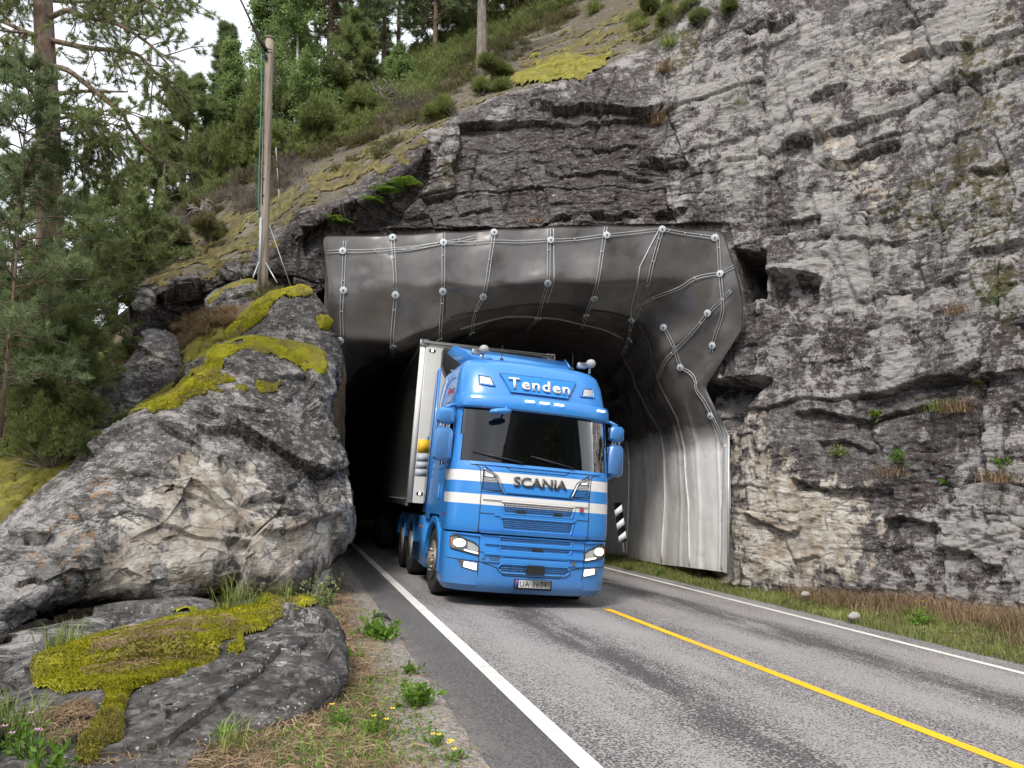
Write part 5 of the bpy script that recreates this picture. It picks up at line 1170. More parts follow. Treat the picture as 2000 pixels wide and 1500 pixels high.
# wheels
def wheel(x, y, r=.52, wd=.32, rim='rim', dual=False, deep=False):
    wh = empty('wheel', (x, y, r)); wh.parent = truck; sg = -1 if x < 0 else 1
    pr = [(.30, -wd/2+.02), (.40, -wd/2), (r-.03, -wd/2+.01), (r-.005, -wd/2+.03), (r, -wd*.3), (r, wd*.3), (r-.005, wd/2-.03), (r-.03, wd/2-.01), (.40, wd/2), (.30, wd/2-.02)]
    m = MB(); m.lathe(pr, axis='x', n=44)
    for k in range(5): m.lathe([(r+.001, (k-2)*wd*.19-.006), (r-.012, (k-2)*wd*.19), (r+.001, (k-2)*wd*.19+.006)], axis='x', n=44)
    m.build('tyre', M['black_rubber'], wh, smooth_=True); s_ = sg
    if deep: q = [(.31, s_*wd*.48), (.29, s_*wd*.40), (.275, s_*.02), (.20, s_*-.03), (.13, s_*-.02), (.12, s_*.08), (.05, s_*.10), (.001, s_*.10)]
    else: q = [(.31, s_*wd*.50), (.29, s_*wd*.46), (.28, s_*.10), (.22, s_*.14), (.14, s_*.17), (.13, s_*.22), (.06, s_*.24), (.001, s_*.24)]
    MB().lathe(q, axis='x', n=36).build('rim', M[rim], wh, smooth_=False)
    m = MB()
    for k in range(10):
        a = k*math.pi/5; bx = s_*(-.02 if deep else .165); m.tube([(bx, .17*math.cos(a), .17*math.sin(a)), (bx+s_*.04, .17*math.cos(a), .17*math.sin(a))], .014, 6)
    m.build('nuts', M['galv'], wh)
    return wh
for sg in (-1, 1):
    wheel(sg*1.06, 0); wheel(sg*1.02, 2.95, deep=True, rim='rim_light', wd=.34); wheel(sg*1.02, 4.28, deep=True, rim='rim_light', wd=.34)
# chassis, fenders, skirts, steps
m = MB()
for sg in (-1, 1): m.box((sg*.42, 2.1, .85), (.09, 6.2, .28))
m.box((0, 0, .52), (1.9, .16, .16)); m.box((0, 2.95, .52), (1.8, .2, .2)); m.box((0, 4.28, .52), (1.8, .2, .2)); m.box((0, -.5, .62), (2.0, .9, .5)); m.box((0, 3.3, 1.08), (1.0, 1.0, .12)); m.box((0, .6, 1.0), (1.6, .9, .5))
m.build('chassis', M['chassis'], truck)
def fender(y, r0, r1, a0, a1, x0, x1, name='mudguard', mat='blue_plain', zc_=.52):
    V_ = []; n = 22; an = np.linspace(rad(a0), rad(a1), n)
    for xx, r_ in ((x0, r0), (x0, r1), (x1, r1), (x1, r0)):
        for a in an: V_.append((xx, y+r_*math.cos(a), zc_+r_*math.sin(a)))
    Fc = [[k*n+i, k*n+i+1, ((k+1) % 4)*n+i+1, ((k+1) % 4)*n+i] for k in range(4) for i in range(n-1)]+[[0, n, 2*n, 3*n], [n-1, 2*n-1, 3*n-1, 4*n-1][::-1]]
    o = mk(name, V_, np.array(Fc), M[mat], truck, smooth_=False); return autosmooth(o, 40)
for sg in (-1, 1):
    fender(0, .60, .70, 5, 190, sg*.88, sg*1.255); fender(0, .585, .60, 5, 175, sg*.7, sg*1.2, 'wheel_arch', 'black_plastic')
    fender(2.95, .60, .635, 15, 168, sg*.84, sg*1.22); fender(4.28, .60, .635, 15, 165, sg*.84, sg*1.22)
    m = MB(); m.prism([(.74, .32), (2.26, .36), (2.26, .50), (2.34, .62), (2.36, 1.10), (2.28, 1.16), (.78, 1.18), (.74, 1.05)], sg*.86, sg*1.21, 'x'); sk = m.build('side_skirt', M['blue_plain'], truck)
    MB().box((sg*1.214, 1.5, .75), (.006, .012, .8)).build('panel_gap', M['black_rubber'], sk)
    for yy in (1.36, 1.62): MB().box((sg*1.215, yy, .98), (.012, .07, .035), .004).build('marker_light', M['amber'], sk)
    MB().box((sg*1.0, 1.1, 1.19), (.42, .6, .02)).build('tread_plate', M['alu'], truck)
    # steps in the gap behind the bumper corner
    for zz in (.45, .72, .95): MB().box((sg*1.08, -.68, zz), (.30, .14, .035), .006).build('step', M['galv'], truck)
    MB().box((sg*1.0, -.62, .72), (.3, .02, .7)).build('step_backing', M['blue_plain'], truck)
    MB().prism([(.92, 1.25), (1.05, 1.25), (1.05, 2.2), (.92, 2.2)], sg*1.2-.05, sg*1.2+.05, 'x').build('rear_panel', M['blue_plain'], truck)
# ================================================================= the trailer
trl = empty('trailer', (0, 0, 0), label='white refrigerated box trailer behind the blue cab', cat='trailer')
bpy.context.view_layer.update(); kp = truck.matrix_world @ Vector((0, 3.3, 0)); trl.location = kp + truck.matrix_world.to_3x3() @ Vector((-.15, 0, 0))
TROT = Matrix.Rotation(PHI-rad(2.0), 3, 'Z') @ Matrix.Rotation(math.atan(BANK)+rad(.7), 3, 'Y'); trl.rotation_euler = TROT.to_euler(); trl.scale = (1.045, 1.045, 1.045)
yf = -1.72; Lt = 13.4; ZB_, ZT_ = 1.38, 4.36
mk_ = MB(); mk_.box((0, yf+Lt/2+.02, (ZB_+ZT_)/2), (2.56, Lt-.04, ZT_-ZB_-.04), .02).build('box_body', M['trailer_white'], trl)
for sg in (-1, 1):
    m = MB(); m.tube([(sg*1.25, yf, ZB_), (sg*1.25, yf, ZT_)], .055, 12); a = m.build('corner_post', M['trailer_white'], trl, smooth_=True)
    MB().box((sg*1.235, yf, ZT_), (.17, .17, .13), .02).build('corner_casting', M['alu'], a)
    m = MB(); m.box((sg*1.285, yf+Lt/2, ZT_-.03), (.03, Lt, .09), .006); m.box((sg*1.285, yf+Lt/2, ZB_), (.04, Lt, .12), .006); m.build('side_rail', M['alu'], trl)
    for zz in (ZT_-.14, ZB_+.17):
        l_ = MB().box((sg*1.08, yf-.065, zz), (.12, .012, .055), .02).build('lamp_base', M['black_rubber'], trl); MB().lathe([(.001, -.012), (.022, -.01), (.024, .006), (.001, .008)], (sg*1.08, yf-.076, zz), 'y', 12).build('lamp', M['lit_small'], l_, smooth_=True)
MB().box((0, yf-.03, (ZB_+ZT_)/2), (2.40, .06, ZT_-ZB_), .01).build('front_wall', M['trailer_white'], trl)
MB().box((0, yf-.06, ZT_+.015), (2.50, .10, .05), .01).build('top_rail', M['alu'], trl)
ru = MB(); ru.prism([(-.80, 2.2), (.80, 2.2), (.92, 2.5), (.98, 3.0), (.98, 4.15), (.92, 4.24), (-.90, 4.24), (-.90, 4.15), (-.90, 3.92), (-.72, 3.55), (-.80, 2.5)], yf-.42, yf-.06); ruo = ru.build('cooling_unit', M['black_plastic'], trl)
for k in range(9): MB().box((0, yf-.425, 3.82-.05*k), (1.5, .012, .02)).build('vent_slat', M['galv'], ruo)
MB().lathe([(.001, -.01), (.17, -.008), (.18, .0), (.001, .004)], (-.2, yf-.43, 4.2), 'y', 24, 1, .42).build('badge', M['blue_sign'], ruo)
MB().lathe([(.19, .0), (.19, .004), (.165, -.011), (.175, -.008)], (-.2, yf-.43, 4.2), 'y', 24, 1, .42).build('badge_rim', M['white_letter'], ruo)
tv, tf = text_geo('Carrier', 1, .02, .2); mn, mxx = tv[:, :2].min(0), tv[:, :2].max(0); q = (tv[:, :2]-(mn+mxx)/2)/(mxx-mn)*[.24, .075]
mk('lettering', [(x-.2, yf-.444, z+4.2) for x, z in q], [np.array([f_]) for f_ in tf], M['white_letter'], ruo, smooth_=False)
MB().box((-1.09, yf-.064, 2.42), (.2, .004, .24)).build('warning_sticker', M['yellow_sticker'], trl)
for k in range(3): MB().box((-1.095, yf-.064, 2.20-.135*k), (.2, .004, .12)).build('data_sticker', M['pale_sticker'], trl)
MB().lathe([(.03, 0), (.045, -.004), (.03, -.004)], (-.99, yf-.066, 2.58), 'y', 16).build('round_sticker', M['blue_sign'], trl)
m = MB(); m.box((-.5, 5, 1.12), (.12, 11.5, .34)); m.box((.5, 5, 1.12), (.12, 11.5, .34)); m.box((0, yf+1.6, 1.25), (1.6, 1.4, .12))
for k in range(3): m.box((0, 6.2+k*1.32, .55), (2.0, .14, .14))
m.box((-1.0, 3.0, .9), (.1, .1, .7)); m.box((1.0, 3.0, .9), (.1, .1, .7)); m.build('chassis', M['chassis'], trl)
for k in range(3):
    for sg in (-1, 1):
        wh = wheel(sg*1.06, 6.2+k*1.32, deep=True, wd=.38); wh.parent = trl

# ================================================================= vegetation helpers
def unit(a): return a/np.maximum(np.linalg.norm(a, axis=-1, keepdims=True), 1e-9)
def needles(C_, D_, n, length, width, spread, rs, down=0.0):
    """n thin triangles fanning out of each centre; returns verts, faces, var"""
    N_ = len(C_); d = unit(D_[:, None]+rs.normal(0, spread, (N_, n, 3))); d[..., 2] -= down; d = unit(d)
    sd_ = unit(np.cross(d, rs.normal(size=(N_, n, 3)))); L = length*rs.uniform(.6, 1.15, (N_, n, 1)); w_ = width*rs.uniform(.7, 1.2, (N_, n, 1))
    b = C_[:, None]+d*L*.08; V = np.stack([b-sd_*w_/2, b+sd_*w_/2, b+d*L], 2).reshape(-1, 3)
    v = np.repeat(np.clip(rs.rand(N_)[:, None]*.7+rs.rand(N_, n)*.3, 0, 1).ravel(), 3)
    return V, np.arange(len(V)).reshape(-1, 3), v
def leaves(C_, D_, n, length, width, spread, scatter, rs):
    """diamond leaves"""
    N_ = len(C_); c = C_[:, None]+rs.normal(0, scatter, (N_, n, 3)); d = unit(D_[:, None]+rs.normal(0, spread, (N_, n, 3)))
    sd_ = unit(np.cross(d, rs.normal(size=(N_, n, 3)))); L = length*rs.uniform(.6, 1.2, (N_, n, 1)); w_ = width*rs.uniform(.7, 1.2, (N_, n, 1)); nn = np.cross(d, sd_)
    V = np.stack([c, c+d*L*.45+sd_*w_/2+nn*w_*.1, c+d*L, c+d*L*.45-sd_*w_/2+nn*w_*.1], 2).reshape(-1, 3)
    v = np.repeat(np.clip(rs.rand(N_)[:, None]*.5+rs.rand(N_, n)*.5, 0, 1).ravel(), 4)
    return V, np.arange(len(V)).reshape(-1, 4), v
def vmesh(name, parts, mat, parent=None, origin=None, **kw):
    VV, FF, vv, off = [], {}, [], 0
    for V, Fc, v in parts:
        VV.append(V); vv.append(v); FF.setdefault(Fc.shape[1], []).append(Fc+off); off += len(V)
    return mk(name, np.concatenate(VV), [np.concatenate(f) for f in FF.values()], mat, parent, attrs={'var': np.concatenate(vv)}, smooth_=False, origin=origin, **kw)
def curve_pts(p0, d0, L, n, rs, droop=0.0, wob=.12, up=0.0):
    d = d0/np.linalg.norm(d0); pts = [np.array(p0, float)]; st = L/(n-1)
    for k in range(n-1):
        d = d+rs.normal(0, wob, 3)*.5; d[2] += (up-droop*(k/(n-1)))*.5; d /= np.linalg.norm(d); pts.append(pts[-1]+d*st)
    return np.array(pts)
def pine(name, base, H, label, crown0=.4, R=1.6, limbs=34, seed=0, r0=.16, tuft=.14, nn=9, nw=.016, tufts=10, sub_=5, lean=(0, 0), leaf='pine_leaf', bark='pine_bark', shape='round', group=None, cat='pine tree', extra=None, droop=.25, wob=.03, az=None):
    rs = np.random.RandomState(seed); base = np.array(base, float); root = empty(name, tuple(base), label=label, cat=cat, group=group)
    n = 14; t = np.linspace(0, 1, n); tr = np.stack([lean[0]*t*H+rs.normal(0, wob, n).cumsum()*.5*t, lean[1]*t*H+rs.normal(0, wob, n).cumsum()*.5*t, t*H], 1); tr[0] = 0
    tr0 = tr.copy(); tr0[0, 2] = -.4
    m = MB(); m.tube(tr0, r0*(1-.78*t)*np.where(t < .05, 1.15, 1), 10); m.build('trunk', M[bark], root, smooth_=True)
    lb = MB(); C_, D_ = [], []
    for i in range(limbs):
        f = crown0+(1-crown0)*((i+rs.rand()*.8)/limbs); f = min(f, .985); p0 = np.array([np.interp(f, t, tr[:, k]) for k in range(3)])
        a = i*2.4+rs.rand()*1.2 if az is None else rs.uniform(*az)
        g = (f-crown0)/(1-crown0)
        prof = {'round': math.sqrt(max(.02, 1-(g*1.02-.25)**2/.62)), 'cone': 1.02-g*.9, 'flat': .55+.6*g if g < .8 else .95-(g-.8)*2}[shape]
        L = R*prof*rs.uniform(.65, 1.15); el = rs.uniform(-.1, .35)+g*.55
        pts = curve_pts(p0, np.array([math.cos(a), math.sin(a), el]), L, 6, rs, droop, .16); lb.tube(pts, np.linspace(max(.012, r0*.28*prof), .006, 6), 5)
        for s_ in range(sub_):
            q = rs.uniform(.3, 1.0)*5; k = int(min(q, 4.99)); pp = pts[k]+(pts[min(k+1, 5)]-pts[k])*(q-k); dm = unit(pts[5]-pts[0]); dd = unit(dm*.7+rs.normal(0, .6, 3)+np.array([0, 0, .25]))
            l2 = L*rs.uniform(.18, .4); sp_ = curve_pts(pp, dd, l2, 4, rs, 0, .2, .12); lb.tube(sp_, np.linspace(.009, .004, 4), 3, cap=False)
            u = rs.uniform(.25, 1.0, tufts)*3; kk = np.minimum(u.astype(int), 2); c = sp_[kk]+(sp_[kk+1]-sp_[kk])*(u-kk)[:, None]
            C_.append(c+rs.normal(0, .03, c.shape)); D_.append(np.repeat(dd[None], tufts, 0)+np.array([0, 0, .35]))
    lb.build('branches', M[bark], root, smooth_=True)
    C_ = np.concatenate(C_); D_ = unit(np.concatenate(D_))
    vmesh('crown', [needles(C_, D_, nn, tuft, nw, .55, rs)], M[leaf], root)
    return root
def broadleaf(name, base, H, label, R=1.3, limbs=26, seed=0, r0=.07, lf=.05, leaf='birch_leaf', bark='birch_bark', group=None, cat='birch tree', crown0=.25, nl=14, sub_=5, lean=(0, 0)):
    rs = np.random.RandomState(seed); base = np.array(base, float); root = empty(name, tuple(base), label=label, cat=cat, group=group)
    n = 12; t = np.linspace(0, 1, n); tr = np.stack([lean[0]*t*H+rs.normal(0, .05, n).cumsum()*t, lean[1]*t*H+rs.normal(0, .05, n).cumsum()*t, t*H-.3*(t == 0)], 1)
    MB().tube(tr, r0*(1-.85*t), 8).build('trunk', M[bark], root, smooth_=True); lb = MB(); C_, D_ = [], []
    for i in range(limbs):
        f = crown0+(1-crown0)*(i+rs.rand())/limbs; f = min(f, .99); p0 = np.array([np.interp(f, t, tr[:, k]) for k in range(3)]); a = rs.uniform(0, 2*math.pi); g = (f-crown0)/(1-crown0)
        L = R*(1.05-.75*g)*rs.uniform(.6, 1.1); pts = curve_pts(p0, np.array([math.cos(a), math.sin(a), .8]), L, 6, rs, .5, .15); lb.tube(pts, np.linspace(.02, .004, 6), 4)
        for s_ in range(sub_):
            k = rs.randint(1, 6); dd = unit(rs.normal(0, 1, 3)+np.array([0, 0, -.3])); sp_ = curve_pts(pts[k], dd, L*.35, 4, rs, .4, .2); lb.tube(sp_, [.005, .004, .003, .002], 3, cap=False); C_.append(sp_); D_.append(np.repeat(dd[None], 4, 0))
    lb.build('branches', M['grey_bark'], root, smooth_=True); C_ = np.concatenate(C_); D_ = np.concatenate(D_)
    vmesh('crown', [leaves(C_, D_, nl, lf, lf*.8, .9, .09, rs)], M[leaf], root); return root
def sprigs(c, r, h, n, rs, L, w_, nn=5, up=.7, fill=.55):
    """points in a dome volume, pointing outwards and up"""
    d = unit(rs.normal(0, 1, (n, 3))); d[:, 2] = np.abs(d[:, 2]); rr = rs.uniform(fill, 1.0, (n, 1))**.6
    lump = 1+.25*np.sin(d[:, :1]*7+d[:, 1:2]*5+rs.rand()*6)
    C_ = np.array(c)+d*rr*lump*np.array([r, r, h]); return needles(C_, unit(d+np.array([0, 0, up])), nn, L, w_, .5, rs)
def bush(name, base, r, h, label, leaf, n=900, L=.12, w_=.014, seed=0, cat='bush', nn=6, twigs=26, bark='grey_bark', up=.7, group=None, lobes=1):
    rs = np.random.RandomState(seed); root = empty(name, tuple(base), label=label, cat=cat, group=group); m = MB()
    for k in range(twigs):
        d = unit(rs.normal(0, 1, 3)*np.array([1, 1, .4])+np.array([0, 0, .9])); m.tube(curve_pts((0, 0, -.1), d*np.array([r, r, h]), max(r, h)*rs.uniform(.7, 1.05), 5, rs, 0, .15), np.linspace(.012, .003, 5), 3, cap=False)
    m.build('stems', M[bark], root, smooth_=True); parts = []
    for k in range(lobes):
        o_ = rs.normal(0, .62, 3)*np.array([r, r, 0]) if lobes > 1 else np.zeros(3); z_ = rs.uniform(0, h*.5) if lobes > 1 else 0
        parts.append(sprigs(o_+np.array([0, 0, z_]), r*(rs.uniform(.35, .6) if lobes > 1 else 1), h*(rs.uniform(.35, .7) if lobes > 1 else 1), n//lobes, rs, L, w_, nn, up))
    vmesh('foliage', parts, M[leaf], root); return root
def at(Gd, x, y):
    G_, N_, X_, Y_ = Gd; k = np.argmin((X_-x)**2+(Y_-y)**2); i, j = np.unravel_index(k, X_.shape); return G_[i, j]
def on_ground(px, py):
    """where the pixel's ray meets the ground sheet"""
    d = np.linspace(2.5, 40, 1500); q = P(np.full(d.shape, px), np.full(d.shape, py), d); z = ground_z(q[:, 0], q[:, 1]); k = np.argmax(q[:, 2] < z); return np.array([q[k, 0], q[k, 1], z[k]])
# ================================================================= the trees
# large old pine on the left, with its limbs drawn out one by one
def old_pine():
    D = 12.0; rs = np.random.RandomState(5); b = P(110, 900, D); b[2] = 1.2
    root = empty('pine_tree', tuple(b), label='tall old pine with thick bare lower trunk and long drooping limbs at the left edge', cat='pine tree')
    def w(px, py, dd=0): return P(px, py, D+dd)-b
    tp = [(112, 960), (108, 800), (103, 640), (98, 460), (96, 330), (93, 220), (88, 100), (84, 0), (80, -160), (78, -330)]; rr = [.24, .22, .21, .20, .195, .185, .165, .15, .12, .07]
    pts = np.array([w(*q) for q in tp]); MB().tube(pts, rr, 14).build('trunk', M['pine_bark'], root, smooth_=True)
    lb = MB(); C_, D_ = [], []
    L_ = [([(95, 35, 0), (130, 32, -.4), (180, 45, -.8), (240, 50, -1.2), (300, 90, -1.5), (335, 120, -1.6)], .05, 1), ([(98, 78, 0), (160, 80, -.5), (230, 100, -.9), (270, 103, -1.2), (310, 140, -1.3), (350, 180, -1.4)], .05, 1),
          ([(98, 130, 0), (130, 138, -.3), (170, 165, -.6), (228, 218, -.9), (245, 217, -1), (262, 255, -1), (300, 300, -1), (330, 330, -1)], .055, .8), ([(100, 184, 0), (170, 185, -.5), (245, 181, -1)], .045, 0), ([(100, 215, 0), (150, 228, .3), (232, 246, .8)], .028, .15),
          ([(98, 235, 0), (160, 225, .4), (200, 260, .7), (245, 300, .9), (275, 345, 1.0)], .032, .5), ([(98, 90, 0), (60, 65, .4), (0, 44, .8), (-60, 30, 1)], .055, .5), ([(95, 70, 0), (40, 60, -.4), (-20, 65, -.8)], .04, .4), ([(98, 132, 0), (50, 120, .3), (0, 135, .6), (-60, 150, .9)], .045, .3), ([(96, 125, 0), (40, 113, -.5), (-20, 118, -.9)], .04, .3),
          ([(98, 180, 0), (60, 165, .5), (40, 158, .7)], .025, .1), ([(90, -20, 0), (150, -40, -.6), (240, -20, -1.2), (320, 30, -1.5)], .05, 1.2), ([(88, 0, 0), (150, 10, .8), (220, 0, 1.4), (290, 20, 1.8)], .04, 1.2), ([(85, -80, 0), (150, -90, -.8), (260, -70, -1.5), (350, -10, -1.8)], .045, 1.2), ([(85, -60, 0), (20, -60, -.4), (-60, -20, -.8)], .05, 1.2), ([(90, -10, 0), (30, -10, .6), (-40, 0, 1)], .04, 1.2),
          ([(105, 255, 0), (150, 250, -.5), (180, 270, -.8), (210, 300, -1)], .03, .8), ([(103, 290, 0), (140, 300, -.6), (170, 330, -1)], .03, .8), ([(100, 230, 0), (130, 200, -.6), (170, 215, -1.0), (200, 250, -1.2)], .025, .8), ([(100, 330, 0), (60, 310, -.6), (20, 320, -1.0)], .03, .9)]
    for q, r_, dens in L_:
        ctl = np.array([w(*a) for a in q]); ctl[1:] += rs.normal(0, .05, ctl[1:].shape); t = np.linspace(0, len(ctl)-1, 22); P_ = np.stack([np.interp(t, range(len(ctl)), ctl[:, k]) for k in range(3)], 1)
        P_[1:-1] = (P_[:-2]+2*P_[1:-1]+P_[2:])/4; lb.tube(P_, np.linspace(r_, max(.012, r_*.3), 22), 7)
        n = int(30*dens)
        for s_ in range(n):
            k = rs.randint(5, 22); dm = unit(P_[21]-P_[0]); dd = unit(dm*.6+rs.normal(0, .55, 3)+np.array([0, 0, -.35])); l2 = rs.uniform(.35, .95); sp_ = curve_pts(P_[k], dd, l2, 5, rs, .45, .22); lb.tube(sp_, np.linspace(.012, .004, 5), 4, cap=False)
            for _ in range(3):
                kk = rs.randint(1, 5); d3 = unit(dd+rs.normal(0, .7, 3)); tw = curve_pts(sp_[kk], d3, rs.uniform(.12, .3), 3, rs, .2, .2, .1); lb.tube(tw, [.005, .004, .003], 3, cap=False)
                u = rs.uniform(.2, 1, 7)*2; k2 = np.minimum(u.astype(int), 1); C_.append(tw[k2]+(tw[k2+1]-tw[k2])*(u-k2)[:, None]); D_.append(np.repeat(d3[None], 7, 0)+np.array([0, 0, .25]))
            u = rs.uniform(.5, 1, 5)*4; k2 = np.minimum(u.astype(int), 3); C_.append(sp_[k2]+(sp_[k2+1]-sp_[k2])*(u-k2)[:, None]); D_.append(np.repeat(dd[None], 5, 0)+np.array([0, 0, .2]))
    lb.build('branches', M['pine_bark'], root, smooth_=True); C_ = np.concatenate(C_); D_ = unit(np.concatenate(D_)); vmesh('crown', [needles(C_, D_, 12, .10, .0085, .6, rs)], M['pine_leaf'], root)
old_pine()
def pb(px, py, d, dz=0): q = P(px, py, d); q[2] += dz; return q
# foliage along the left edge, near to far
def leftpine(px, top, bot, d, R, label, seed, leaf='pine_leaf', dens=1.0, nw=.012, tuft=.11, shape='round', lean=(0, 0), r0=.09, crown0=.06):
    a = P(px, bot, d); b_ = P(px, top, d); H = b_[2]-a[2]
    pine('pine_tree', a, H, label, crown0, R, int(46*dens), seed, r0, tuft, 9, nw, 9, 7, lean, leaf, shape=shape)
leftpine(5, 140, 800, 10.5, 1.0, 'young blue green pine with dense soft needles at the left edge', 21, 'pine_leaf_blue', 1.9, .012, .115, r0=.03)
leftpine(75, 520, 850, 12.0, 1.0, 'low bushy pine growing just above the moss strip', 22, 'pine_leaf', 1.6, .012, .115, r0=.04)
leftpine(225, 385, 600, 17.5, 1.5, 'broad dark pine with sky showing through, left of the mossy slope', 25, 'pine_leaf', 1.3, .021, .17, r0=.07)
leftpine(140, 400, 700, 15, 1.3, 'bushy pine close behind the old pine trunk', 26, 'pine_leaf', 1.3, .019, .16, r0=.06)
leftpine(0, 330, 760, 15.5, 1.3, 'dark pine behind the young blue green pine', 27, 'pine_leaf', 1.3, .02, .17, r0=.06)
leftpine(290, 430, 580, 19, .9, 'low spreading pine at the left end of the mossy slope', 28, 'pine_leaf', 1.6, .02, .16, r0=.05)
leftpine(90, 540, 730, 13.5, .95, 'shaggy small pine under the old pine', 29, 'pine_leaf', 1.8, .014, .13, r0=.04)
leftpine(15, 560, 830, 12.8, .9, 'rounded young pine beside the pale boulder', 31, 'pine_leaf_blue', 1.8, .013, .12, r0=.04)
leftpine(95, 640, 835, 11.8, .75, 'shaggy young pine in front of the old pine trunk', 32, 'pine_leaf', 1.8, .012, .12, r0=.03)
# trees on the skyline
def skypine(px, top, bot, d, Rpx, label, seed, leaf='pine_leaf', crown0=.35, dens=1.0, shape='round', r0=.14, bark='pine_bark', droop=.2, sub_=6, tufts=10):
    a = P(px, bot, d); H = P(px, top, d)[2]-a[2]; pine('pine_tree', a, H, label, crown0, Rpx*d/F_PX, int(52*dens), seed, r0, .0095*d, 9, .00115*d, tufts, sub_+2, (0, 0), leaf, bark, shape, droop=droop)
skypine(428, 55, 420, 29, 72, 'slim dark pine with a pointed crown left of the wooden pole', 41, 'spruce_leaf', .12, 1.5, 'cone')
skypine(352, 165, 430, 26, 75, 'open crowned pine with a pale trunk against the sky', 42, 'pine_leaf', .3, 1.1)
skypine(300, 250, 480, 24, 60, 'small pine with pale sky gaps beside the old pine limbs', 43, 'pine_leaf', .2, 1.0)
skypine(640, -160, 215, 32, 120, 'tall dark pine with spreading limbs right of the pole top', 44, 'spruce_leaf', .38, 1.4, 'round', .2)
skypine(748, -200, 170, 33, 100, 'slender pine with a reddish trunk, first right of the dark pine', 45, 'pine_leaf', .45, 1.1, 'round', .13)
skypine(776, -180, 165, 35, 90, 'slender pine with a reddish trunk next to the mossy knoll', 46, 'pine_leaf', .5, 1.0, 'round', .13)
skypine(700, -120, 200, 36, 80, 'distant pine between the dark pine and the slender trunks', 47, 'pine_leaf_blue', .3, 1.0)
skypine(850, -150, 130, 30, 110, 'broad blue green pine behind the mossy knoll', 48, 'pine_leaf_blue', .25, 1.5)
skypine(1010, -140, 90, 31, 110, 'leaning dark pine behind the grey trunk', 49, 'pine_leaf', .2, 1.4)
skypine(1100, -160, 60, 32, 90, 'dark pine at the top edge right of the grey trunk', 50, 'spruce_leaf', .15, 1.2)
skypine(690, 40, 190, 29, 50, 'short round pine on the ridge under the slender trunks', 51, 'pine_leaf', .1, .9)
skypine(905, -60, 110, 33, 70, 'thin pine close left of the grey trunk', 52, 'pine_leaf', .3, .9)
skypine(545, -60, 320, 31, 60, 'dark pine hidden behind the birch', 53, 'spruce_leaf', .3, 1.0)
def stout():
    a = at(CLIFF_GS, 941, 152); H = P(941, -260, a[1])[2]-a[2]; pine('pine_tree', a, H, 'pine with a thick bare grey trunk standing on the slope', .55, 130*a[1]/F_PX, 26, 55, .20, .2, 8, .026, 10, 6, (0, 0), 'pine_leaf', 'grey_bark', droop=.3)
CLIFF_GS = CLG
stout()
for (px, top, bot, d, Rp, lb, sd_, ln) in [(575, -120, 320, 24, 95, 'tall pale green birch behind the wooden pole', 61, (-.02, 0)), (520, -60, 300, 25, 70, 'slender birch leaning left of the pole top', 62, (-.03, 0)), (790, 90, 190, 27, 45, 'young birch on the ridge with pale bark', 63, (0, 0)), (640, 150, 260, 25, 50, 'leafy birch sapling above the junipers', 64, (0, 0)), (455, 90, 300, 27, 45, 'thin birch between the slim pine and the pole', 65, (0, 0))]:
    a = P(px, bot, d); H = P(px, top, d)[2]-a[2]; broadleaf('birch_tree', a, H, lb, Rp*d/F_PX, 60 if H > 4 else 26, sd_, .07 if H > 4 else .03, .095, lean=ln, nl=20, crown0=.12)
# juniper and heather
J = [(500, 330, 24, 34, 170, 'tall columnar juniper left of the pole', 71), (385, 395, 24, 24, 150, 'narrow dark juniper column on the slope', 72), (455, 350, 24, 26, 110, 'bushy juniper beside the tall juniper column', 73), (560, 330, 22.5, 50, 100, 'wide juniper just right of the pole', 74), (630, 300, 22.5, 50, 95, 'rounded juniper low on the slope', 75), (610, 255, 24.5, 50, 80, 'upper juniper on the ridge behind the birch', 76), (700, 250, 24, 45, 60, 'flat topped juniper beside the dead shrub', 77), (540, 250, 25, 40, 90, 'dense juniper hidden under the birch', 78), (670, 210, 26, 50, 60, 'juniper at the skyline gap', 79)]
for px, bot, d, rp, hp, lb, sd_ in J:
    bush('juniper_bush', P(px, bot, d), rp*d/F_PX, hp*d/F_PX, lb, 'juniper_leaf', 2600, .0075*d, .0010*d, sd_, 'juniper', 7, 30, up=1.0, lobes=8)
Hh = [(325, 495, 34, 40, 'round heather bush lowest on the left of the slope', 81, 'heather_leaf'), (410, 478, 38, 52, 'darker heather bush right of the lowest one', 82, 'heather_leaf'), (370, 440, 36, 45, 'heather bush above the two round ones', 83, 'heather_leaf'), (890, 225, 36, 36, 'green heather bush hanging over the cliff edge', 84, 'juniper_leaf'), (940, 190, 40, 34, 'wide heather bush left of the olive moss cushions', 85, 'juniper_leaf'), (985, 150, 34, 28, 'low heather bush just above the olive moss', 86, 'juniper_leaf'), (1330, 40, 45, 40, 'green bush at the top edge above the cliff corner', 87, 'juniper_leaf'), (1290, 15, 34, 34, 'bright shrub at the top of the gully', 88, 'juniper_leaf'), (1380, 40, 28, 30, 'small green shrub on the cliff shoulder', 89, 'juniper_leaf')]
for px, py_, rp, hp, lb, sd_, lf in Hh:
    a = at(CLG, px, py_); d = a[1]; bush('heather_bush', a-np.array([0, 0, .05]), rp*d/F_PX, hp*d/F_PX, lb, lf, 1800, .010*d, .0009*d, sd_, 'heather', 6, 30, up=.9, lobes=4)
bush('juniper_bush', P(105, 905, 11.3), .75, .9, 'spreading juniper at the foot of the old pine', 'juniper_leaf', 3400, .085, .011, 181, 'juniper', 7, 30, up=1.0, lobes=7)
bush('juniper_bush', P(175, 850, 12.6), .5, .55, 'small juniper between the moss strip and the pale boulder', 'heather_leaf', 2000, .085, .011, 182, 'juniper', 7, 30, up=1.0, lobes=5)
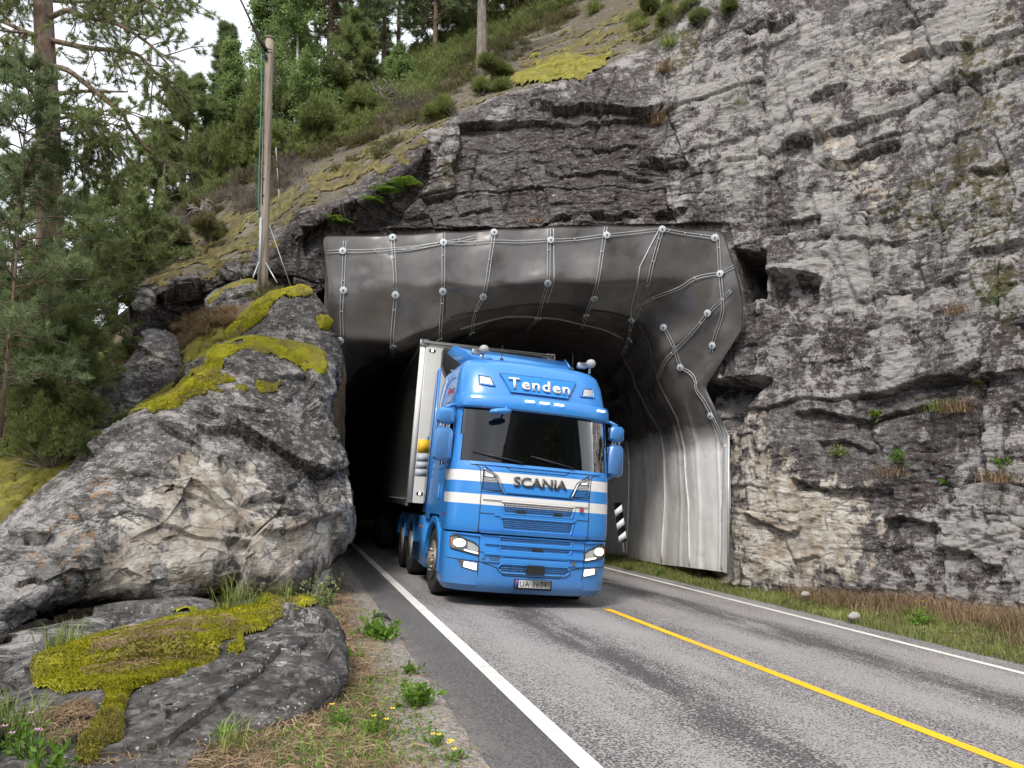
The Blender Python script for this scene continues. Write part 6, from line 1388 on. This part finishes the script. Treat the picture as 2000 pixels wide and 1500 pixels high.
def thicket(name, Gd, polys, n, r, h, L, w_, leaf, label, seed, cat='undergrowth', k=150, up=.8, sink=.1):
    rs = np.random.RandomState(seed); G_, N_, X_, Y_ = Gd; s_ = np.full(X_.shape, -99.)
    for q in polys: s_ = np.maximum(s_, sdist(X_, Y_, q))
    idx = np.flatnonzero((s_ > 0).ravel())
    if not len(idx): print('EMPTY', name); return
    # spread evenly over the surface rather than over the grid
    Gf = G_.reshape(-1, 3); cell = {}
    for i in rs.permutation(idx)[:40000]:
        key = tuple((Gf[i]/(r*.75)).astype(int)); cell.setdefault(key, i)
    pick = rs.permutation(list(cell.values()))[:n]; parts = []
    for i in pick: parts.append(sprigs(Gf[i]-np.array([0, 0, sink]), r*rs.uniform(.7, 1.3), h*rs.uniform(.5, 1.4), k, rs, L, w_, 5, up, .35))
    vmesh(name, parts, M[leaf], origin=Gf[pick].mean(0), kind='stuff', label=label, cat=cat)
thicket('undergrowth', CLG, [[(180,520),(230,470),(330,440),(400,410),(500,340),(600,300),(700,270),(790,235),(860,160),(960,90),(1080,30),(1200,-40),(1000,-60),(800,60),(640,170),(500,260),(330,370),(100,470)]], 620, .55, .5, .17, .022, 'juniper_leaf', 'green juniper and heather thicket covering the slope under the trees', 91, k=190)
thicket('undergrowth', CLG, [[(200,530),(290,450),(420,400),(520,370),(600,315),(720,275),(850,235),(880,200),(800,215),(700,240),(560,300),(420,360),(260,450)], [(850,215),(960,130),(1040,70),(1130,30),(1000,40),(900,110)]], 230, .42, .34, .14, .017, 'heather_leaf', 'brownish heather along the upper edge of the mossy slope', 92, k=170)
thicket('undergrowth', BANK_G, [[(300,620),(400,590),(560,560),(600,560),(560,590),(450,620),(330,650),(230,680),(150,680)], [(-100,760),(60,760),(200,700),(180,740),(60,860),(-100,960)]], 170, .32, .26, .11, .012, 'heather_leaf', 'heather growing on the bank between the boulders', 93, k=200)
thicket('dry_brush', BANK_G, [[(260,690),(300,650),(380,610),(450,600),(470,620),(420,650),(340,690),(280,720)]], 90, .3, .12, .13, .010, 'grass_dry', 'matted brown dry grass on the bank above the moss', 94, 'dry grass', k=160, up=.1)
thicket('dry_brush', CLG, [[(300,500),(340,420),(430,380),(520,330),(600,330),(520,400),(420,440)], [(700,230),(800,200),(860,215),(760,260)]], 60, .45, .5, .22, .012, 'dead_twig', 'grey dry heather twigs on the slope', 95, 'dead heather', k=110)
thicket('undergrowth', CLG, [[(1000,120),(1090,60),(1180,20),(1290,-40),(1200,-60),(1060,10),(960,90)], [(1220,60),(1290,0),(1370,-40),(1330,40),(1270,90)], [(560,400),(700,330),(800,290),(760,270),(640,330)]], 90, .26, .22, .10, .014, 'heather_leaf', 'short heather and bilberry patches on the upper slope and the cliff shoulder', 96, k=130)
thicket('undergrowth', BANK_G, [[(60,900),(150,820),(220,780),(250,830),(150,880),(60,960)], [(-60,900),(60,850),(60,900),(-60,980)], [(230,700),(330,640),(350,700),(260,760)]], 60, .22, .2, .09, .011, 'juniper_leaf', 'green sprigs growing between the moss strip and the pale boulders', 97, k=150)
def ground_thicket():
    rs = np.random.RandomState(98); parts = []; org = np.array([-12., 9., 0.])
    for k in range(150):
        x = rs.uniform(-19, -9.2); y = rs.uniform(3, 22); z = float(ground_z(np.array(x), np.array(y))); parts.append(sprigs(np.array([x, y, z-.1]), rs.uniform(.3, .7), rs.uniform(.3, .8), 150, rs, .15, .02, 5, .8, .35))
    vmesh('undergrowth', parts, M['juniper_leaf'], origin=org, kind='stuff', label='green scrub on the low ground left of the huge boulder', cat='undergrowth')
ground_thicket()
# dead shrub with bare grey branches
def dead_shrub(px, py_, d, S, label, seed):
    rs = np.random.RandomState(seed); b = P(px, py_, d); m = MB()
    for k in range(16):
        dd = unit(rs.normal(0, 1, 3)+np.array([0, 0, .9])); pts = curve_pts((0, 0, 0), dd, S*rs.uniform(.6, 1.1), 7, rs, .2, .5); m.tube(pts, np.linspace(.03, .008, 7), 5)
        for _ in range(4): j = rs.randint(2, 6); m.tube(curve_pts(pts[j], unit(rs.normal(0, 1, 3)+dd), S*rs.uniform(.2, .5), 5, rs, 0, .5), np.linspace(.014, .004, 5), 4)
    m.build('dead_shrub', M['grey_twig'], smooth_=True, origin=None, label=label, cat='dead shrub').location = b
M['grey_twig'] = simple('silver grey dead wood', (.28, .25, .22), .9, 0, .3, 10)
dead_shrub(752, 200, 24, 1.0, 'bare silver grey dead shrub on the ridge', 101); dead_shrub(395, 415, 19, .5, 'bare grey twigs above the heather bushes', 103)
# wooded ridge and valley behind the camera, mirrored in the windscreen
xs = np.linspace(-260, 260, 90); ys = np.linspace(-70, -420, 40); X, Y = np.meshgrid(xs, ys)
q = np.stack([X, Y, 0*X], -1).reshape(-1, 3); Z = (smooth(-70, -230, Y)*(35+40*np.exp(-((X+150)/70)**2)+75*smooth(20, 180, X))).reshape(X.shape)*1.5*(1+.35*fbm(q, .012, 5, 7).reshape(X.shape))+ (fbm(q, .1, 3, 8).reshape(X.shape))*5*smooth(-70, -120, Y)-3
mk('far_hills', np.stack([X, Y, Z], -1).reshape(-1, 3), gridfaces(40, 90), M['far_wood'] if 'far_wood' in M else M.setdefault('far_wood', simple('far wooded hill', (.035, .045, .035), .95, 0, .4, .05)), kind='structure')
for px_, y_, H_, sd_, lb in [(17, -17, 13, 111, 'round pine across the road behind the viewer'), (23, -15, 16, 112, 'taller pine behind the viewer on the right')]:
    pine('pine_tree', (px_, y_, -.6), H_, lb, .2, 3.6, 46, sd_, .2, .4, 9, .08, 9, 6)

# ================================================================= grass and small plants
def blades(Pt, h, w_, bend, rs, mat_h=None):
    """two-segment grass blades"""
    n = len(Pt); a = rs.uniform(0, 2*math.pi, n); d = np.stack([np.cos(a), np.sin(a), 0*a], 1); sd_ = np.stack([-np.sin(a), np.cos(a), 0*a], 1); hh = h*rs.uniform(.5, 1.3, (n, 1)); b = bend*rs.uniform(.3, 1.4, (n, 1)); ww = w_*rs.uniform(.7, 1.3, (n, 1))
    up = np.array([0, 0, 1.]); m1 = Pt+up*hh*.6+d*hh*b*.3; tip = Pt+up*hh*(1-.35*np.clip(b, 0, 2.2))+d*hh*b
    V = np.stack([Pt-sd_*ww/2, Pt+sd_*ww/2, m1+sd_*ww*.35, m1-sd_*ww*.35, tip], 1).reshape(-1, 3); base = np.arange(n)[:, None]*5
    return V, base+np.array([[0, 1, 2, 3]]), base+np.array([[3, 2, 4]]), np.repeat(rs.rand(n), 5)
def grass(name, Pt, h, w_, bend, mat, seed, **kw):
    rs = np.random.RandomState(seed); V, f4, f3, v = blades(Pt, h, w_, bend, rs); return mk(name, V, [f4, f3], M[mat], attrs={'var': v}, smooth_=False, **kw)
def litter(Pt, L, w_, rs, lift=.02):
    n = len(Pt); a = rs.uniform(0, math.pi, n)+rs.normal(0, .3, n); d = np.stack([np.cos(a), np.sin(a), rs.normal(0, .22, n)], 1); sd_ = np.stack([-np.sin(a), np.cos(a), rs.normal(0, .5, n)], 1); l = L*rs.uniform(.4, 1.3, (n, 1)); w2 = w_*rs.uniform(.6, 1.3, (n, 1))
    c = Pt+np.array([0, 0, 1])*rs.uniform(0, lift, (n, 1)); up = np.array([0, 0, 1]); m = c+up*l*.12
    V = np.stack([c-d*l/2-sd_*w2/2, c-d*l/2+sd_*w2/2, m+sd_*w2/2, m-sd_*w2/2, c+d*l/2], 1).reshape(-1, 3); b = np.arange(n)[:, None]*5
    return V, b+np.array([[0, 1, 2, 3]]), b+np.array([[3, 2, 4]]), np.repeat(rs.rand(n), 5)
def scatter_st(n, s0, s1, t0, t1, rs, dens=None):
    s = rs.uniform(s0, s1, n); t = rs.uniform(t0, t1, n); xy = road_xy(s, t); z = ground_z(xy[:, 0], xy[:, 1]); Pt = np.column_stack([xy, z]); 
    if dens is not None: Pt = Pt[rs.rand(n) < dens(s, t, Pt)]
    return Pt
def nz2(Pt, sc, seed): return .5+.5*fbm(Pt*np.array([1, 1, 0]), sc, 3, seed)
def fgp(px, py): G3, ppx, ppy, fr = FG[1], FG[3], FG[4], FG[6]; dd = (ppx-px)**2+(ppy-py)**2+np.where(fr, 0, 1e9); i, j = np.unravel_index(np.argmin(dd), ppx.shape); return G3[i, j]
rs = np.random.RandomState(301)
inv = lambda s, t, P_: np.ones(len(s))
def greenness(Pt, s):
    px, py = proj(Pt); g = poly_soft(px, py, [[(560,1500),(620,1420),(700,1330),(760,1260),(840,1330),(960,1500)], [(560,1520),(500,1440),(640,1420),(700,1500)], [(700,1190),(780,1210),(800,1260),(720,1240)]], 45)
    return np.clip(g*.9+(nz2(Pt, 1.3, 5)-.5)*1.4, 0, 1)
# left verge: matted straw, then green blades
a = scatter_st(90000, -5.2, -.62, -2.5, 10, rs, lambda s, t, P_: np.clip(smooth(-.75, -1.25, s)*(1.15-.75*greenness(P_, s))+.05, 0, 1)); V, f4, f3, v = litter(a, .16, .0055, rs, .045)
mk('dry_grass', V, [f4, f3], M['grass_dry'], attrs={'var': v}, smooth_=False, kind='stuff', label='matted dry brown grass on the left verge between boulder and road', cat='dry grass')
a = scatter_st(60000, -5, -.70, -2.5, 12, rs, lambda s, t, P_: np.clip(smooth(-.7, -1.1, s)*greenness(P_, s)*1.1, 0, 1)); grass('green_grass', a, .065, .006, 1.0, 'grass_green', 302, kind='stuff', label='short green grass and herbs on the left verge', cat='grass')
a = scatter_st(9000, -4.5, -.9, -2, 12, rs, lambda s, t, P_: nz2(P_, .8, 9)**2); grass('dry_grass', a, .16, .004, .9, 'grass_dry', 303, kind='stuff', label='thin standing straw on the left verge', cat='dry grass')
# small herb leaves in the green patches
a = scatter_st(14000, -5, -.8, -2.5, 10, rs, lambda s, t, P_: np.clip(greenness(P_, s)-.25, 0, 1)); vmesh('herb_cover', [leaves(a+np.array([0, 0, .03]), np.repeat([[0, 0, .6]], len(a), 0), 3, .035, .016, .9, .02, rs)], M['weed_leaf'], kind='stuff', label='low clover like herbs on the left verge', cat='herbs')
# right verge
a = scatter_st(60000, 6.66, 9.6, 1, 20, rs, lambda s, t, P_: np.clip(1.2-smooth(7.3, 8.3, s+nz2(P_, 1.1, 3)*1.2-.6), .06, 1)); grass('green_grass', a, .13, .007, .9, 'grass_green', 304, kind='stuff', label='strip of green grass along the right edge of the road', cat='grass')
a = scatter_st(110000, 7.0, 11.5, -3, 19, rs, lambda s, t, P_: np.clip(smooth(7.2, 8.3, s+nz2(P_, 1.1, 3)*1.2-.6)*(.35+.9*smooth(13, 7, t)), 0, 1)); grass('dry_grass', a, .30, .007, 1.1, 'grass_dry', 305, kind='stuff', label='tall dry brown grass at the foot of the right cliff', cat='dry grass')
a = scatter_st(26000, 6.9, 11, -3, 21, rs, None); V, f4, f3, v = litter(a, .2, .006, rs, .05); mk('dry_grass', V, [f4, f3], M['grass_dry'], attrs={'var': v}, smooth_=False, kind='stuff', label='fallen straw on the right verge', cat='dry grass')
# scattered grit on the shoulder
gr = scatter_st(5000, -1.35, -.55, -3, 14, rs, None); gr[:, 2] = np.maximum(gr[:, 2], -.06*st_of(gr[:, 0], gr[:, 1])[0])+.002
V, f, v = leaves(gr, np.repeat([[0, 0, 1.]], len(gr), 0), 1, .013, .013, 1.2, .0, rs); mk('grit', V, f, M['gravel'], smooth_=False, kind='stuff', label='loose grit along the ragged asphalt edge', cat='gravel')
# individual plants -----------------------------------------------------------
def weed(px, py, size, label, seed, leaf='weed_leaf', n=26, flower=None, L=None, base=None, cat='weed', name='weed_plant', wl=.45):
    rs_ = np.random.RandomState(seed); b = on_ground(px, py) if base is None else base; root = empty(name, tuple(b), label=label, cat=cat); m = MB(); C_, D_ = [], []
    for k in range(n):
        d = unit(rs_.normal(0, .55, 3)+np.array([0, 0, 1])); pts = curve_pts((rs_.normal(0, size*.12), rs_.normal(0, size*.12), -.02), d, size*rs_.uniform(.5, 1.05), 5, rs_, .15, .15); m.tube(pts, np.linspace(.004, .002, 5), 3, cap=False); C_.append(pts[2:]); D_.append(np.repeat(d[None], 3, 0)+rs_.normal(0, .6, (3, 3)))
    m.build('stems', M['grass_green'], root); vmesh('leaves', [leaves(np.concatenate(C_), np.concatenate(D_), 3, L or size*.3, (L or size*.3)*wl, .6, size*.05, rs_)], M[leaf], root)
    if flower:
        for k in range(flower[1]):
            c = np.array([rs_.normal(0, size*.35), rs_.normal(0, size*.35), size*rs_.uniform(.7, 1.1)]); V_ = []; Fc = []
            for j in range(5):
                a0 = j*1.257; r_ = .016; V_ += [c, c+[r_*math.cos(a0-.4), r_*math.sin(a0-.4), .004], c+[r_*1.35*math.cos(a0), r_*1.35*math.sin(a0), .008], c+[r_*math.cos(a0+.4), r_*math.sin(a0+.4), .004]]; Fc.append([4*j, 4*j+1, 4*j+2, 4*j+3])
            mk('flower', np.array(V_), np.array(Fc), M[flower[0]], root, smooth_=False)
    return root
weed(738, 1252, .28, 'bright green nettle like weed beside the asphalt edge', 401, n=40)
weed(815, 1385, .22, 'leafy green weed lower down the gravel edge', 402, n=26)
weed(800, 1320, .16, 'small green weed below the nettle like one', 403, n=18); weed(690, 1290, .14, 'pale seedling on the matted dry grass', 404, n=10)
weed(745, 1440, .16, 'clump of herbs with yellow flowers near the bottom', 405, n=30, flower=('flower_yellow', 3), L=.03)
weed(850, 1460, .12, 'low herb with yellow flowers by the gravel', 406, n=24, flower=('flower_yellow', 2), L=.025); weed(890, 1490, .12, 'yellow flowered herb at the bottom edge', 407, n=24, flower=('flower_yellow', 4), L=.025)
weed(660, 1420, .14, 'feathery green herb in the straw', 408, n=26, flower=('flower_yellow', 1), L=.03); weed(430, 1450, .10, 'small broad leaved plant under the mossy boulder', 409, n=8, L=.07)
weed(620, 1210, .55, 'dark green shrub in the gap under the boulder tip', 410, 'juniper_leaf', 50, L=.06); weed(1402, 1122, .55, 'leafy green shrub at the foot of the lining', 411, n=44, L=.09)
weed(1488, 1142, .62, 'larger leafy shrub at the foot of the cliff beside the lining', 412, n=60, L=.09); weed(1525, 1150, .35, 'low weed right of the larger shrub', 413, n=24, L=.06); weed(1290, 1125, .22, 'grass like weed in front of the lining ribs', 414, n=20, L=.08, wl=.15)
weed(1800, 1225, .35, 'yellowish green weed in the tall dry grass', 415, 'weed_leaf', 30, flower=('flower_yellow', 3), L=.06)
weed(60, 1480, .22, 'pink flowered plant in the bottom left corner', 416, n=22, flower=('flower_pink', 6), L=.04, base=fgp(60, 1470)); weed(105, 1480, .16, 'broad leaved plant beside the pink flowers', 417, n=10, L=.06, base=fgp(100, 1490))
def tuft(px, py, h, label, seed, n=90, mat='grass_green', w_=.008, base=None, r=.06, bend=.9):
    rs_ = np.random.RandomState(seed); b = np.array(on_ground(px, py) if base is None else base); Pt = rs_.normal(0, r, (n, 3))*np.array([1, 1, 0]); V_, f4, f3, v_ = blades(Pt, h, w_, bend, rs_); o = mk('grass_tuft', V_, [f4, f3], M[mat], attrs={'var': v_}, smooth_=False, label=label, cat='grass tuft'); o.location = b; return o
tuft(450, 1185, .42, 'tall green grass tuft on the back of the mossy boulder', 421, 80, base=fgp(452, 1196), r=.08); tuft(505, 1180, .22, 'shorter grass tuft right of the tall one', 422, 60, base=fgp(505, 1192)); tuft(545, 1185, .24, 'thin grass tuft near the right end of the mossy boulder', 423, 40, base=fgp(548, 1192))
tuft(118, 1290, .26, 'dark green grass tuft at the left end of the moss blanket', 424, 100, base=fgp(125, 1276), r=.07); tuft(25, 1440, .34, 'bright green grass tuft at the left edge', 425, 120, base=fgp(25, 1440), r=.09, w_=.009)
tuft(140, 860, .5, 'dark shaggy grass tussock on the moss strip', 426, 420, 'heather_leaf', .012, at(BANK_G, 185, 835), .16, .8); tuft(450, 1470, .22, 'thin grass tuft behind the small mossy stone', 427, 60)
# straw on the mossy boulder
G3, N3, ppx, ppy, org, fr = FG[1], FG[2], FG[3], FG[4], FG[5], FG[6]
sdm = sdist(ppx, ppy, [(190,1270),(300,1235),(440,1215),(470,1240),(360,1290),(250,1330),(160,1330)]); sdm = np.maximum(sdm, sdist(ppx, ppy, [(80,1410),(180,1390),(180,1440),(100,1470)])); sdm = np.where(fr, sdm, -9); idx = np.flatnonzero((sdm > 0).ravel()); k = rs.choice(idx, 5000)
V, f4, f3, v = litter(G3.reshape(-1, 3)[k]+N3.reshape(-1, 3)[k]*.05, .10, .004, rs, .03); mk('dry_grass', V, [f4, f3], M['grass_dry'], attrs={'var': v}, smooth_=False, kind='stuff', label='dry straw and litter lying on the mossy boulder', cat='dry grass')
# plants on the cliff ledges
def cliff_at(px, py): G_, N_, X_, Y_ = CLG; k = np.argmin((X_-px)**2+(Y_-py)**2); i, j = np.unravel_index(k, X_.shape); return G_[i, j]+N_[i, j]*.03
for i, (px, py, s_, lb, lf) in enumerate([(1640, 895, .25, 'mossy herb ledge plant below the middle of the cliff', 'juniper_leaf'), (1755, 900, .28, 'bright green leafy plant on the lower ledge', 'weed_leaf'), (1960, 915, .26, 'bright green plant at the right edge of the cliff', 'weed_leaf'), (1845, 945, .16, 'small green plant between the two bright ones', 'weed_leaf'), (1705, 812, .14, 'small fern like plant in a crack of the cliff', 'fern_leaf'), (1950, 595, .35, 'pine sapling sprouting at the right edge of the cliff', 'pine_leaf'), (1890, 745, .24, 'thin sapling on the cliff beside the dry ledge', 'pine_leaf')]):
    weed(px, py, s_, lb, 430+i, lf, 26, base=cliff_at(px, py), L=.07 if lf != 'pine_leaf' else .09, wl=.4 if lf != 'pine_leaf' else .12)
for i, (px, py, h, lb, mat, n) in enumerate([(1870, 805, .3, 'wide tuft of dry grass on the cliff ledge', 'grass_dry', 260), (1830, 800, .3, 'green and straw tuft left of the wide ledge tuft', 'grass_green', 120), (1740, 930, .3, 'hanging dry tuft below the leafy plant', 'grass_dry', 150), (1880, 620, .26, 'dry tuft under the sapling', 'grass_dry', 150), (1960, 945, .26, 'dry grass tuft under the plant at the right edge', 'grass_dry', 180), (1300, 150, .4, 'straw tuft in the gully', 'grass_dry', 200), (1310, 100, .4, 'pale green tuft higher in the gully', 'grass_green', 200), (1290, 235, .35, 'reddish dry tuft under the overhang', 'grass_dry', 160), (1160, 25, .5, 'long green grass on the crest', 'grass_green', 250), (1250, 55, .35, 'green tuft above the slab', 'grass_green', 160), (1045, 430, .18, 'tiny dry tuft above the hood', 'grass_dry', 60), (1445, 210, .25, 'pale tuft on the upper ledge', 'grass_green', 90)]):
    tuft(px, py, h, lb, 450+i, n, mat, .012, cliff_at(px, py), .14, 1.2)
# ferns under the slab
def fern(base, S, label, seed, n=14):
    rs_ = np.random.RandomState(seed); root = empty('fern', tuple(base), label=label, cat='fern')
    for k in range(n):
        a = rs_.uniform(math.pi, 2*math.pi)+rs_.normal(0, .3); pts = curve_pts((0, 0, 0), np.array([math.cos(a), math.sin(a), .5]), S*rs_.uniform(.6, 1.1), 12, rs_, .55, .05); t_ = unit(np.gradient(pts, axis=0)); sd_ = unit(np.cross(t_, [0, 0, 1.])); V_, Fc = [], []
        for i in range(1, 12):
            l = S*.22*math.sin(math.pi*min(1, (i+1.2)/13))**.7
            for sg in (-1, 1): o_ = len(V_); q = pts[i]; V_ += [q, q+sd_[i]*sg*l*.5+t_[i]*.05*S, q+sd_[i]*sg*l+t_[i]*.02*S-np.array([0, 0, l*.2]), q+sd_[i]*sg*l*.5-t_[i]*.0*S]; Fc.append([o_, o_+1, o_+2, o_+3])
        mk('frond', V_, np.array(Fc), M['fern_leaf'], root, attrs={'var': np.full(len(V_), rs_.rand())}, smooth_=False)
for i, (px, py, S, lb) in enumerate([(790, 362, .55, 'bright fern hanging highest under the tilted slab'), (756, 378, .55, 'fern in the middle of the row under the slab'), (722, 398, .5, 'fern lower down under the slab'), (660, 440, .6, 'large fern just above the left corner of the hood')]):
    fern(P(px, py, 17.15), S, lb, 470+i, 18)
# ================================================================= the pole
PD = 15.9; pbz = P(513, 552, PD); ptz = P(527, 76, PD); pole = empty('utility_pole', tuple(pbz), label='weathered wooden pole with cables standing on the slope', cat='utility pole')
v_ = ptz-pbz; n = 14; tt = np.linspace(-.05, 1, n)[:, None]; MB().tube(tt*v_, np.linspace(.112, .088, n), 20).build('shaft', M['pole_wood'], pole, smooth_=True)
MB().tube([v_*.999, v_*1.004], [.105, .10], 20).build('cap', M['rim'], pole)
def rel(px, py, dd=0): return P(px, py, PD+dd)-pbz
m = MB()
for py in (100, 106): q = rel(525, py); a = np.linspace(0, 2*math.pi, 25); m.tube(np.stack([q[0]+.098*np.cos(a), q[1]+.098*np.sin(a), q[2]+.0*a], 1), .008, 5, cap=False)
m.box(rel(519, 112, -.12), (.07, .06, .12), .015); m.box(rel(512, 104, -.1), (.12, .03, .03), .01); m.build('bracket', M['cable_black'], pole)
MB().tube([rel(520, 98, -.12), rel(507, 78, -.14), rel(490, 42, -.3), rel(474, 8, -.5), rel(440, -60, -.9), rel(330, -260, -2)], [.045, .05, .022, .018, .018, .018], 8).build('overhead_cable', M['cable_black'], pole, smooth_=True)
MB().tube([rel(511, 104, -.12), rel(510, 120, -.13), rel(511, 180, -.13), rel(508, 260, -.12), rel(506, 340, -.12), rel(505, 400, -.12), rel(507, 430, -.12)], .014, 7).build('green_cable', M['green_cable'], pole, smooth_=True)
MB().tube([rel(509.5, 425, -.13), rel(506.5, 552, -.13)], .028, 10).build('conduit', M['conduit'], pole, smooth_=True)
MB().tube([rel(514, 110, -.12), rel(515, 240, -.115), rel(512, 400, -.115)], .008, 5).build('earth_wire', M['cable_black'], pole, smooth_=True)
m = MB()
for k in range(9): y = 125+k*32; m.box(rel(514.5, y, -.115), (.03, .02, .012))
m.build('cable_clip', M['cable_black'], pole, kind='stuff')
for a, b, nm in (((519, 513), (541, 552), 'stay_rod'), ((526, 440), (568, 560), 'stay_wire'), ((506, 510), (494, 543), 'stay_rod')): MB().tube([rel(*a, -.1), rel(*b, -.45)], .014 if nm == 'stay_rod' else .007, 6).build(nm, M['galv'], pole, smooth_=True)
g = empty('guy_wire', tuple(P(547, 410, 16.9)), label='thin guy wire with red and white marker sleeve right of the pole', cat='guy wire'); go = P(547, 410, 16.9)
MB().tube([(0, 0, 0), P(535, 110, 16.2)-go], .006, 5).build('wire', M['cable_black'], g)
q0, q1 = np.array([0, 0, 0.]), P(539, 288, 16.6)-go
for k in range(3): MB().tube([q1+(q0-q1)*(k/3.0), q1+(q0-q1)*((k+.96)/3)], .016, 8).build('sleeve', M['stone_white'] if k != 1 else M['pole_wood'], g, smooth_=True)
# steel post in the verge beside the lining
o = MB().tube([P(1422, 1122, 16.0), P(1423, 850, 16.25)], .03, 8).build('drain_pipe', M['galv'], smooth_=True, origin=P(1422, 1122, 16.0), label='thin grey pipe standing at the outer edge of the lining', cat='pipe')
b = on_ground(1489/2+0, 1215)
# scrap of black rubber and litter on the verge
bb = on_ground(743, 1213); MB().tube([(-.12, 0, .02), (-.04, .02, .07), (.06, 0, .06), (.14, -.03, .01)], [.01, .03, .03, .008], 7).build('rubber_scrap', M['black_rubber'], smooth_=True, label='scrap of black rubber behind the nettle like weed', cat='litter').location = bb
bb = on_ground(662, 1112); m = MB(); m.box((0, 0, .03), (.09, .06, .04), .015, rot=(.3, .4, 0)); m.build('litter_scrap', M['stone_white'], label='small white scrap of litter on the verge in front of the tunnel', cat='litter').location = bb
